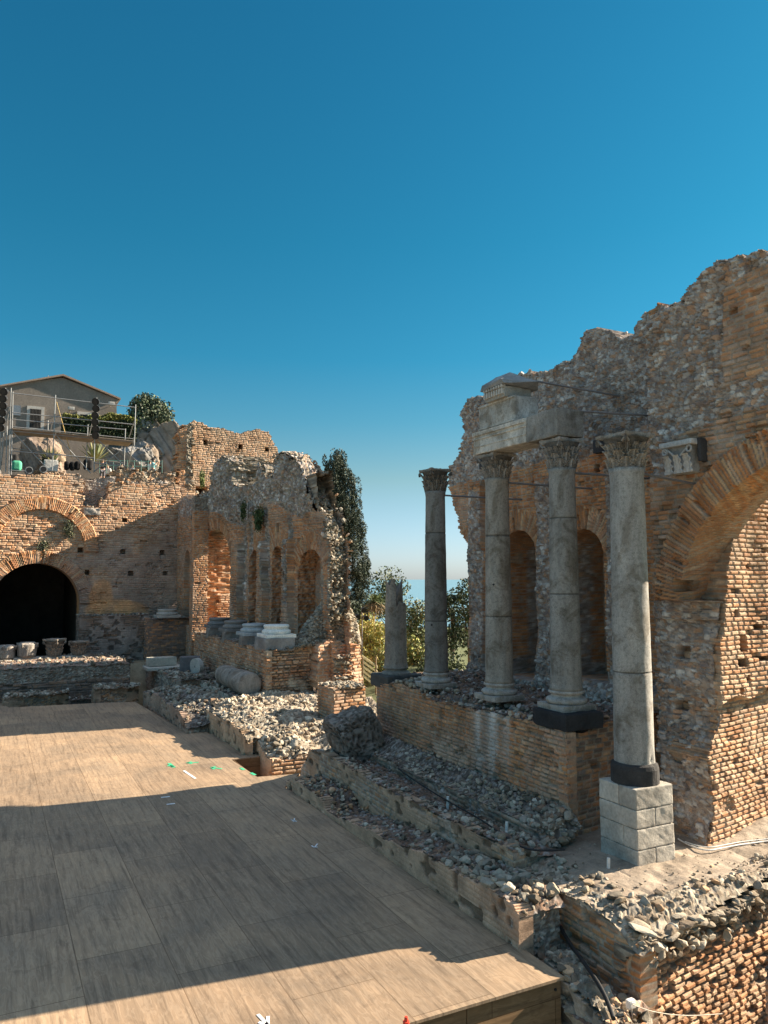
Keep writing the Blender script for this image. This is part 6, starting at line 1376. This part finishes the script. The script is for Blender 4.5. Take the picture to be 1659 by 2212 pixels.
# rock outcrop
def rock_into(buf, cx, cy, cz, sx, sy, sz, seed, c=(.25, .235, .215), c2=(.30, .215, .145), sub=6, rot=0):
    bm = bmesh.new(); bmesh.ops.create_icosphere(bm, subdivisions=sub, radius=1); V = np.array([x.co[:] for x in bm.verts]); T = np.array([[y.index for y in f.verts] for f in bm.faces]); bm.free()
    rg = np.random.RandomState(seed)
    for j in range(16):
        nn = rg.normal(size=3); nn /= np.linalg.norm(nn); c_ = rg.uniform(.55, .9); dd = V @ nn; V -= np.clip(dd - c_, 0, None)[:, None] * nn
    a, b_ = V[:, 0] * 2 + V[:, 2] * 1.1, V[:, 1] * 2 - V[:, 2] * 1.6
    rid = 1 - np.abs(2 * fbm(a * 1.3, b_ * 1.3, seed, 5) - 1)
    f1, f2, idd = worley(a * 1.9 + fbm(a * 3, b_ * 3, 2, 3), b_ * 1.9, seed + 3)
    rad = 1 + .35 * (fbm(a, b_, seed + 1, 5) - .5) + .16 * rid + .13 * (idd - .5) + .06 * (fbm(a * 6, b_ * 6, seed + 4, 4) - .5)
    V = V * rad[:, None]
    C = np.array(c) * (.72 + .5 * fbm(a * 2, b_ * 2, seed + 5, 5))[:, None]; w = sm(.52, .68, fbm(a * 1.1, b_ * 1.1, seed + 6, 4))[:, None] * .7
    C = C * (1 - w) + np.array(c2) * w; C = C * (.55 + .45 * sm(.02, .15, f2 - f1))[:, None]
    cr, sr = math.cos(rot), math.sin(rot); V = V * np.array([sx, sy, sz]); V = np.stack([V[:, 0] * cr - V[:, 2] * sr, V[:, 1], V[:, 0] * sr + V[:, 2] * cr], -1)
    buf.add(V + np.array([cx, cy, cz]), C, t=T)
def rp(u, v, Y): p = on(u, v, Y=Y); return float(p[0]), Y, float(p[2])
bu = Buf()
rock_into(bu, *rp(338, 1008, 61), 3.3, 3.0, 3.3, 3, rot=.25); rock_into(bu, *rp(322, 950, 62), 1.5, 1.6, 1.6, 5); rock_into(bu, *rp(372, 1000, 60), 2.2, 2.2, 2.6, 8, c=(.27, .22, .175)); rock_into(bu, *rp(290, 1010, 60), 2.2, 2.2, 2.2, 9)
tag(bu.build('rock_outcrop', ROCK, origin=rp(335, 1020, 61)), label='craggy pale limestone outcrop between the scaffold and the high brick wall', cat='rock')
bu = Buf(); rock_into(bu, *rp(92, 1000, 58), 1.7, 1.2, 1.6, 14, c=(.24, .18, .14), sub=5)
tag(bu.build('rubble_mound', ROCK, origin=rp(92, 1020, 58)), label='reddish rubble mound behind the left half of the scaffold', cat='mound')

# ---- vegetation
def blob_points(n, c, r, seed, shell=.5):
    rg = np.random.RandomState(seed); d = rg.normal(size=(n, 3)); d /= np.linalg.norm(d, axis=1)[:, None]; t = rg.uniform(size=n) ** (1 / 3.) 
    t = shell + (1 - shell) * t; return np.array(c) + d * t[:, None] * np.array(r)
def tree(name, label, base, trunk_h, clumps, leaf, n_per, cols, seed, cat='tree', group=None, asp=.5, droop=0, tr=.12, limbs=True):
    t = empty(name, base, label=label, cat=cat); 
    if group: t['group'] = group
    rg = np.random.RandomState(seed); bu = Buf(); top = (base[0], base[1], base[2] + trunk_h)
    tube_into(bu, base, top, tr, (.16, .12, .09), 10, tr * .55)
    if limbs:
        for (c, r) in clumps: tube_into(bu, (base[0], base[1], base[2] + trunk_h * rg.uniform(.45, .95)), tuple(np.array(c) - np.array([0, 0, r[2] * .3])), tr * .42, (.15, .115, .085), 7, tr * .12)
    bu.build('trunk', BARK, t)
    bu = Buf()
    for k, (c, r) in enumerate(clumps):
        nn = max(20, int(n_per * (r[0] * r[1] * r[2]) ** (2 / 3.)))
        P = blob_points(nn, c, r, seed + k, .35); q = P - np.array(c)
        keep = fbm(P[:, 0] * 1.9 / leaf * .12 + 5, (P[:, 2] + P[:, 1] * .5) * 1.9 / leaf * .12, seed + k, 3) > .36
        leaves(bu, P[keep], leaf * rg.uniform(.6, 1.2, keep.sum()), cols, seed + k * 3, asp=asp, droop=droop)
    bu.build('crown', LEAF, t); return t
DKG = [(.022, .038, .018), (.03, .05, .022), (.04, .06, .03), (.055, .07, .035)]
CYP = [(.035, .05, .035), (.05, .07, .045), (.07, .085, .055), (.085, .10, .07), (.045, .055, .035)]
OLV = [(.09, .12, .06), (.12, .15, .08), (.16, .18, .11), (.07, .10, .05)]
YEL = [(.42, .36, .09), (.48, .38, .10), (.30, .31, .08), (.36, .27, .10), (.22, .25, .07)]
MID = [(.14, .16, .06), (.18, .18, .07), (.10, .13, .045), (.22, .20, .09)]
# cypress behind the farther wall
rg = np.random.RandomState(12); YC = 47.0
cb = rp(742, 1330, YC); cl_ = []
def cyx(v): return np.interp(v, [985, 1010, 1060, 1120, 1200, 1260, 1310, 1350], [716, 716, 728, 738, 746, 748, 748, 748]), np.interp(v, [985, 1010, 1060, 1120, 1200, 1260, 1310, 1350], [8, 22, 33, 38, 46, 48, 46, 42])
for k in range(420):
    v = 985 + 365 * rg.uniform() ** .85; cxx, hw = cyx(v + 12); cxx += 5; s_ = rg.uniform(-1, 1); dy = rg.uniform(-1, 1) * math.sqrt(max(0, 1 - s_ * s_))
    c = np.array(rp(cxx + s_ * hw * (.86 + .32 * (rg.uniform() < .18)), v, YC)) + np.array([0, dy * hw * .022, 0]); a = rg.uniform(.17, .36)
    cl_.append((tuple(c), (a * .9, a * .9, a * rg.uniform(1.6, 2.6))))
ct = tree('cypress_tree', 'tall dark shaggy cypress rising behind the broken end of the farther wall', (cb[0], YC, .5), cb[2] + 8.5, cl_, .085, 1900, CYP, 3, asp=.34, tr=.22, droop=-1.0, limbs=False)
def bush(name, label, u0, u1, v0, v1, Y, n, leaf, cols, seed, cnt=12, cat='shrub', group=None, asp=.5, airy=False, base_z=None, droop=0, npc=300):
    rg = np.random.RandomState(seed); a = rp(u0, v1, Y); b_ = rp(u1, v0, Y); w = b_[0] - a[0]; h_ = b_[2] - a[2]; cl_ = []
    for k in range(cnt):
        s_ = rg.uniform(-1, 1); zt = rg.uniform(0, 1); x = (a[0] + b_[0]) / 2 + s_ * w * .5 * (1 - .55 * zt ** 1.5) * .85; z = a[2] + h_ * (.1 + .82 * zt * (1 - .25 * abs(s_)))
        r_ = (.16 if airy else .24) * min(w, h_) * rg.uniform(.8, 1.5); cl_.append(((x, Y + rg.normal() * w * .15, z), (r_ * 1.1, r_ * 1.1, r_)))
    bz = base_z if base_z is not None else a[2]
    return tree(name, label, ((a[0] + b_[0]) / 2, Y, bz), max(.3, (a[2] - bz) + h_ * .5), cl_, leaf, npc, cols, seed, cat, group, asp, droop, tr=.05 + .012 * h_)
bush('dark_tree', 'dark green tree with an upright tip, right of the lone dark column', 955, 1000, 1228, 1440, 40, 0, .10, DKG, 21, 26, 'tree', 'trees and shrubs in the gap', base_z=-.5, npc=500)
bush('dark_tree', 'dark green tree against the broken edge of the right wall', 985, 1040, 1240, 1420, 36, 0, .10, DKG + MID[:1], 22, 24, 'tree', 'trees and shrubs in the gap', base_z=-.5, npc=500)
bush('olive_tree', 'airy pale green tree behind the broken column stump', 795, 885, 1228, 1335, 50, 0, .12, OLV + [(.22, .23, .15)], 23, 34, 'tree', 'trees and shrubs in the gap', airy=True, base_z=-1, npc=210)
bush('shrub', 'grey green feathery shrub between the stump and the lone dark column', 865, 925, 1292, 1450, 44, 0, .12, OLV + MID + [(.26, .22, .13)], 24, 26, 'shrub', 'trees and shrubs in the gap', base_z=-.8, npc=350)
bush('shrub', 'golden yellow shrub left of the broken column stump', 768, 838, 1318, 1445, 42, 0, .13, YEL, 25, 26, 'shrub', 'trees and shrubs in the gap', asp=.3, base_z=-.8, npc=380, droop=.3)
bush('shrub', 'golden green shrub just right of the broken column stump', 862, 920, 1375, 1470, 38, 0, .12, MID + YEL[2:], 26, 20, 'shrub', 'trees and shrubs in the gap', base_z=-.8, npc=380)
bush('shrub', 'yellow green shrub low in the gap behind the stump slab', 780, 870, 1400, 1500, 36, 0, .12, YEL[2:] + MID, 27, 22, 'shrub', 'trees and shrubs in the gap', asp=.35, base_z=-1.2, npc=330)
bush('shrub', 'dark low shrub at the foot of the lone dark column', 895, 1010, 1400, 1490, 34, 0, .10, DKG + MID[:1], 28, 18, 'shrub', 'trees and shrubs in the gap', base_z=-1, npc=400)
bush('shrub', 'dark shrub at the foot of the cypress', 735, 800, 1290, 1400, 45, 0, .11, DKG + CYP, 29, 18, 'shrub', 'trees and shrubs in the gap', base_z=-.5, npc=380)
# yucca with a mop of sword leaves
yb_ = rp(805, 1360, 43); yt = rp(811, 1302, 43)
yu = empty('yucca', yb_, label='yucca with a spiky brown green head beside the cypress', cat='plant')
bu = Buf(); tube_into(bu, yb_, yt, .11, (.35, .28, .20), 8, .08); bu.build('trunk', BARK, yu)
rg = np.random.RandomState(4); n = 420; d = rg.normal(size=(n, 3)); d /= np.linalg.norm(d, axis=1)[:, None]; d[:, 2] *= .85; V = []
bu = Buf(); sd = np.cross(d, [0, 0, 1.]); sd /= np.linalg.norm(sd, axis=1)[:, None]; L = rg.uniform(.65, 1.05, n)[:, None]; P0 = np.array(yt) + rg.normal(size=(n, 3)) * .10
Vv = np.stack([P0 - sd * .02, P0 + d * L * .55 + np.array([0, 0, .0]) - sd * .03, P0 + d * L + np.array([0, 0, -.12]), P0 + d * L * .55 + sd * .03], 1)
cc = np.repeat(np.where(d[:, 2:3] < -.1, np.array([[.26, .19, .11]]), np.array([[.12, .15, .06]])) * rg.uniform(.7, 1.3, (n, 1)), 4, 0); bu.add(Vv.reshape(-1, 3), cc, np.arange(n * 4).reshape(n, 4)); bu.build('leaves', LEAF, yu)
# plants by the house
hb = rp(135, 948, 60)
hg = empty('hedge', (rp(210, 948, 60)), label='clipped dark green hedge with yellowing top in front of the house', cat='hedge')
bu = Buf(); rg = np.random.RandomState(3); n = 26000; u = rg.uniform(135, 290, n); 
x0, x1 = rp(134, 940, 60)[0], rp(291, 940, 60)[0]; X_ = rg.uniform(x0, x1, n); zb2, zt2 = rp(200, 950, 60)[2], rp(200, 900, 60)[2]
Z_ = zb2 + (zt2 - zb2) * rg.uniform(size=n) ** .8 * (1 + .22 * (fbm(X_ * .8, X_ * 0, 4, 4) - .5) * 2); Yy = 60 + rg.uniform(-.8, .8, n); T_ = (Z_ - zb2) / (zt2 - zb2)
k = T_ > .82 + .15 * (fbm(X_ * .6, 0 * X_, 8, 3) - .5) * 2
leaves(bu, np.stack([X_, Yy, Z_], -1)[~k], .11, DKG + DKG + [(.06, .08, .03)], 5); leaves(bu, np.stack([X_, Yy, Z_], -1)[k], .11, [(.20, .20, .05), (.26, .24, .07), (.14, .16, .05)], 6); bu.build('foliage', LEAF, hg)
bush('evergreen_bush', 'round grey green bush on top of the rock outcrop', 272, 372, 870, 950, 62.5, 0, .15, OLV + CYP[2:], 31, 60, 'bush', base_z=12.5, npc=330)
for k, (u, v, Y, s, lab) in enumerate(((110, 990, 55.5, 1.2, 'spiky agave behind the scaffold, near the white box'), (205, 985, 55.5, 1.5, 'large spiky agave with yellow leaves near the middle lamp tower'))):
    c = np.array(rp(u, v + 12, Y)); ag = Buf(); n = 60; rg = np.random.RandomState(k); a = rg.uniform(0, 6.28, n); el = rg.uniform(.1, 1.4, n); d = np.stack([np.cos(a) * np.cos(el), np.sin(a) * np.cos(el), np.sin(el)], -1); sd = np.cross(d, [0, 0, 1.]); sd /= np.linalg.norm(sd, axis=1)[:, None]
    Vv = np.stack([c - sd * .05 + 0 * d, c + d * s * .5 - sd * .08, c + d * s, c + d * s * .5 + sd * .08], 1); ag.add(Vv.reshape(-1, 3), np.repeat(np.array([(.16, .19, .10), (.30, .28, .12)])[rg.randint(0, 2, n)], 4, 0), np.arange(n * 4).reshape(n, 4))
    tag(ag.build('agave', LEAF, origin=tuple(c)), label=lab, cat='plant')
# stepped terrace with fringed cords in the gap
YF = 33.5
tf = empty('cord_fence', rp(797, 1500, YF), label='fence of sagging fringed cords on short posts, seen in the gap', cat='fence')
bu = Buf(); STR = plain('straw_cord', (.50, .44, .26), .8)
for u in (784, 812): a = rp(u, 1420, YF); b_ = rp(u, 1510, YF); tube_into(bu, a, b_, .035, seg=6)
bu.build('post', plain('fence_wood', (.2, .14, .08), .8), tf)
bu = Buf()
for k in range(5):
    a = np.array(rp(782, 1415 + k * 10, YF)); b_ = np.array(rp(815, 1438 + k * 11, YF)); tube_into(bu, a, b_, .015, seg=5)
    for s_ in np.linspace(0, 1, 26): p = a * (1 - s_) + b_ * s_; tube_into(bu, p, p + np.array([.0, -.03, -.10 - .04 * (int(s_ * 99) % 2)]), .022, seg=4, r2=.004)
bu.build('cord', STR, tf)
gz = Buf(); topgrid(gz, 14.8, 22, 24, 40, .15, lambda X, Y: -.35 + .45 * sm(24, 40, Y) + 0 * X, TOPP)
tag(gz.build('path', MAS, origin=(16, 30, -.4)), kind='structure')
# floodlights on a pole in the gap
YP = 37.0
fl_ = empty('floodlight_pole', rp(782, 1372, YP), label='slim pole with three black floodlights among the golden shrubs', cat='lamp post')
bu = Buf(); tube_into(bu, rp(782, 1420, YP), rp(782, 1312, YP), .035, seg=8); a = rp(770, 1336, YP); b_ = rp(792, 1336, YP); tube_into(bu, a, b_, .022, seg=6); bu.build('pole', IRON, fl_)
for (u, v) in ((771, 1331), (789, 1333), (784, 1316)):
    p = rp(u, v, YP - .1); bu = Buf(); tube_into(bu, (p[0] - .02, p[1] - .18, p[2] - .06), (p[0] + .02, p[1] + .12, p[2] + .04), .15, (.03, .03, .03), 12, .08); bu.build('lamp_head', BLK, fl_)

# ---- scaffold with lamps on the head of the side wall
sf = empty('scaffold_tower', rp(150, 1022, 52), label='galvanised tube scaffold with wooden deck standing on the side wall before the house', cat='scaffold')
FY, BY = 51.6, 53.6
def T(name, u0, v0, u1, v1, Y=FY, r=.03, mat=None, Y2=None):
    bu = Buf(); tube_into(bu, rp(u0, v0, Y), rp(u1, v1, Y2 or Y), r, seg=8); return bu.build(name, mat or GALV, sf)
for u0, v0, u1, v1 in ((24, 838, 19, 1028), (28, 846, 24, 1026), (120, 853, 113, 1016), (206, 866, 203, 1018), (293, 874, 290, 965)): T('standard', u0, v0, u1, v1)
for u0, v0, u1, v1 in ((104, 908, 102, 985), (190, 917, 186, 1015), (271, 926, 268, 1008), (16, 920, 12, 1020), (8, 935, 3, 1000)): T('standard', u0, v0, u1, v1, BY)
for u0, v0, u1, v1 in ((26, 849, 292, 880), (27, 891, 290, 917), (26, 906, 271, 928), (26, 931, 289, 955), (22, 974, 203, 989), (203, 1000, 266, 1006), (22, 1016, 60, 1018)): T('ledger', u0, v0, u1, v1)
T('ledger', 27, 922, 289, 948, BY); T('ledger', 26, 968, 266, 1000, BY)
for u0, v0, u1, v1 in ((27, 932, 104, 1014), (123, 942, 196, 1022), (210, 948, 270, 1008), (202, 1020, 257, 976)): T('brace', u0, v0, u1, v1, FY + .06, .032)
for u0, v0, u1, v1 in ((119, 885, 108, 935), (206, 880, 192, 945), (292, 905, 278, 948), (290, 945, 276, 1010), (20, 880, 2, 1006)): T('brace', u0, v0, u1, v1, FY + .1, .028, None, BY)
T('strap', 122, 868, 156, 990, FY + .3, .022, plain('orange_strap', (.50, .36, .14), .7), BY)
DW = plain('deck_boards', (.26, .20, .15), .85, bump=.4, var=.3)
for (u0, v0, u1, v1) in ((26, 927, 120, 935), (122, 936, 205, 945), (207, 946, 288, 954)):
    a = rp(u0, v0, FY); b_ = rp(u1, v1, FY); bm = bmesh.new()
    q = [(a[0], FY - .1, a[2]), (b_[0], FY - .1, b_[2]), (b_[0], BY + .1, b_[2]), (a[0], BY + .1, a[2])]; vs_ = [bm.verts.new((x, y, z + dz)) for dz in (0, .06) for x, y, z in q]
    for f in ((0, 3, 2, 1), (4, 5, 6, 7), (0, 1, 5, 4), (1, 2, 6, 5), (2, 3, 7, 6), (3, 0, 4, 7)): bm.faces.new([vs_[i] for i in f])
    bmesh.ops.translate(bm, verts=bm.verts[:], vec=-Vector(sf.location)); me = bpy.data.meshes.new('deck_board'); bm.to_mesh(me); bm.free(); me.materials.append(DW); o = bpy.data.objects.new('deck_board', me); COL.objects.link(o); o.parent = sf
def lamp_strip(name, pts, lab):
    t = empty(name, rp(pts[-1][0], pts[-1][1] + 8, FY - .2), label=lab, cat='stage lights')
    bu = Buf(); tube_into(bu, rp(pts[0][0], pts[0][1] - 8, FY - .12), rp(pts[-1][0], pts[-1][1] + 8, FY - .12), .03, seg=8); bu.build('mast', GALV, t)
    for (u, v) in pts:
        p = rp(u, v, FY - .25); bu = Buf(); tube_into(bu, (p[0] + .06, p[1] + .16, p[2] + .05), (p[0] - .10, p[1] - .18, p[2] - .07), .14, (.02, .02, .02), 14, .24); o_ = bu.build('lamp', BLK, t)
        bu = Buf(); tube_into(bu, (p[0] - .10, p[1] - .185, p[2] - .072), (p[0] - .107, p[1] - .195, p[2] - .076), .15, (.3, .3, .3), 14); l_ = bu.build('lens', BLK, o_); l_.location = (0, 0, 0)
    return t
lamp_strip('lamp_tower', [(209, 867), (210, 882), (208, 897), (208, 911), (210, 926), (209, 940)], 'vertical row of six black stage lamps in the middle of the scaffold')
lamp_strip('lamp_tower', [(12, 846), (10, 861), (10, 876), (9, 891), (7, 908), (5, 923)], 'vertical row of stage lamps at the left end of the scaffold')
# gear standing behind the parapet
def gear(name, u, v, w, h_, Y, c, lab, cat, d=.5, chip=.08):
    p = rp(u, v, Y); bu = Buf(); rough_block(bu, p[0] - w / 2, p[0] + w / 2, Y - d / 2, Y + d / 2, p[2] - h_ / 2, p[2] + h_ / 2, c, .08, .01, int(u), chip); tag(bu.build(name, STN, origin=(p[0], Y, p[2] - h_ / 2)), label=lab, cat=cat)
gear('travel_bag', 36, 1007, .62, .72, 54.5, (.10, .42, .26), 'bright green bag behind the left foot of the scaffold', 'bag', .4, .2)
gear('loudspeaker', 28, 1000, .45, 1.1, 55, (.03, .03, .032), 'black loudspeaker beside the green bag', 'speaker')
gear('equipment_box', 110, 1006, .85, .75, 54.5, (.66, .66, .64), 'white equipment box under the scaffold', 'box', .5, .03)
gear('loudspeaker', 103, 992, .7, .6, 55.2, (.03, .03, .03), 'black covered equipment on top of the white box', 'speaker', .5, .2)
for k, (u, v, l_) in enumerate(((144, 1006, 'leftmost'), (156, 1007, 'middle'), (167, 1006, 'rightmost'))): gear('covered_lamp', u, v, .34, .62, 54.2, (.02, .02, .022), l_ + ' of the three black covered lamps standing under the scaffold', 'covered lamp', .34, .15)
gear('covered_lamp', 190, 1004, .6, .75, 54.2, (.02, .02, .022), 'wide black covered lamp near the middle mast of the scaffold', 'covered lamp', .4, .2)
for k, (u, v, l_) in enumerate(((61, 1016, 'small floodlight lying on the wall head left of the white box'), (92, 1014, 'small floodlight lying on the wall head beside the white box'))):
    p = rp(u, v, 50.5); t = empty('floodlight', p, label=l_, cat='floodlight'); bu = Buf(); tube_into(bu, (p[0], p[1] + .3, p[2]), (p[0] + .05, p[1] - .1, p[2]), .16, (.4, .4, .4), 14, .22); bu.build('housing', GALV, t); bu = Buf(); tube_into(bu, (p[0] + .05, p[1] - .12, p[2]), (p[0] + .05, p[1] - .13, p[2]), .17, seg=14); bu.build('lens', BLK, t)
# railing
bu = Buf()
GP = plain('green_paint', (.05, .16, .14), .5)
rl = empty('railing', rp(300, 1015, 56), label='thin dark green railing along the path in front of the rock outcrop', cat='railing')
for v in (994, 1005): a = rp(215, v, 56); b_ = rp(350, v + 4, 56); bu = Buf(); tube_into(bu, a, b_, .022, seg=6); bu.build('rail', GP, rl)
for u in range(215, 352, 15): bu = Buf(); tube_into(bu, rp(u, 994, 56), rp(u, 1022, 56), .022, seg=6); bu.build('post', GP, rl)

# ---- people beyond the parapet
SKIN = plain('skin', (.50, .29, .20), .55); HAIR = plain('hair', (.05, .03, .02), .7)
def skinned(name, pts, edges, rad, mat, parent, sub=2):
    me = bpy.data.meshes.new(name); me.from_pydata([tuple(p) for p in pts], edges, []); o = bpy.data.objects.new(name, me); COL.objects.link(o)
    m = o.modifiers.new('s', 'SKIN'); o.modifiers.new('d', 'SUBSURF').levels = sub; m.use_smooth_shade = True
    for i, r in enumerate(rad): v = me.skin_vertices[0].data[i]; v.radius = (r, r) if not isinstance(r, tuple) else r; v.use_root = (i == 0)
    bpy.context.view_layer.update(); dg = bpy.context.evaluated_depsgraph_get(); nm = bpy.data.meshes.new_from_object(o.evaluated_get(dg)); bpy.data.objects.remove(o)
    nm.materials.clear(); nm.materials.append(mat); o = bpy.data.objects.new(name, nm); COL.objects.link(o); o.parent = parent; return o
def person(u, vhead, Y, face, shirt, pants, lab, arms='down', h_=1.72):
    top = rp(u, vhead, Y); s = h_ / 1.72; t = empty('person', (top[0], Y, top[2] - h_), face, label=lab, cat='person')
    if arms == 'down': la = [(-.25, .02, 1.12), (-.27, -.06, .86), (-.26, -.09, .76)]; ra = [(.25, .02, 1.12), (.27, -.06, .86), (.26, -.09, .76)]
    elif arms == 'photo': la = [(-.27, -.16, 1.22), (-.10, -.34, 1.50), (-.07, -.38, 1.58)]; ra = [(.27, -.16, 1.22), (.10, -.34, 1.50), (.07, -.38, 1.58)]
    else: la = [(-.27, .02, 1.14), (-.22, -.22, 1.05), (-.16, -.28, 1.06)]; ra = [(.27, .02, 1.14), (.22, -.22, 1.05), (.16, -.28, 1.06)]
    P = [(0, 0, .95), (0, .01, 1.12), (0, .02, 1.32), (0, .01, 1.43), (0, -.005, 1.52), (0, -.02, 1.62), (0, -.01, 1.69),
         (-.18, .02, 1.40), *la, (.18, .02, 1.40), *ra, (-.10, 0, .88), (-.11, -.01, .48), (-.11, .01, .09), (-.12, -.12, .03), (.10, 0, .88), (.11, -.01, .48), (.11, .01, .09), (.12, -.12, .03)]
    E = [(0, 1), (1, 2), (2, 3), (3, 4), (4, 5), (5, 6), (2, 7), (7, 8), (8, 9), (9, 10), (2, 11), (11, 12), (12, 13), (13, 14), (0, 15), (15, 16), (16, 17), (17, 18), (0, 19), (19, 20), (20, 21), (21, 22)]
    Rr = [(.15, .11), (.13, .10), (.17, .11), (.10, .08), .055, .095, .06, .06, .045, .038, .03, .06, .045, .038, .03, .085, .055, .04, .035, .085, .055, .04, .035]
    P = [tuple(c * s for c in p) for p in P]
    body = skinned('body', P, E, [tuple(x * s for x in r) if isinstance(r, tuple) else r * s for r in Rr], SKIN, t)
    if shirt is not None: skinned('shirt', [P[i] for i in (0, 1, 2, 3, 7, 8, 11, 12)], [(0, 1), (1, 2), (2, 3), (2, 4), (4, 5), (2, 6), (6, 7)], [(.17, .13), (.155, .125), (.19, .135), (.09, .09), .08, .06, .08, .06], plain('shirt', shirt, .9), t)
    skinned('trousers', [P[i] for i in (0, 15, 16, 19, 20)], [(0, 1), (1, 2), (0, 3), (3, 4)], [(.165, .13), .10, .08, .10, .08], plain('trousers', pants, .9), t)
    bu = Buf(); V = IV * np.array([.088, .10, .10]) * s + np.array([0, .012, 1.645]) * s; k = (IV[:, 2] > -.15) | (IV[:, 1] > .35); V = np.where(k[:, None], V, np.array([0, .012, 1.645]) * s + (V - np.array([0, .012, 1.645]) * s) * .75)
    bu.add(V, (.05, .03, .02), t=IT); hb_ = bu.build('hair', HAIR, t, origin=(0, 0, 0), smooth=True); hb_.location = (0, 0, 0)
    return t
person(324, 995, 57.5, R(150), (.70, .70, .68), (.12, .13, .18), 'person in a white shirt standing beside the rock outcrop', 'down')
person(332, 992, 57.2, R(60), (.20, .42, .46), (.15, .15, .2), 'person in a pale teal shirt raising both hands to take a picture', 'photo')
person(222, 992, 56.6, R(10), (.05, .05, .06), (.1, .1, .12), 'person in a dark top with raised arms behind the right end of the scaffold', 'photo')
person(233, 1004, 57.0, R(-40), (.68, .66, .62), (.2, .2, .2), 'person in a white top partly hidden behind the scaffold brace', 'down')
person(286, 1004, 57.4, R(120), (.60, .58, .56), (.2, .17, .15), 'person in a light top just right of the scaffold', 'down')
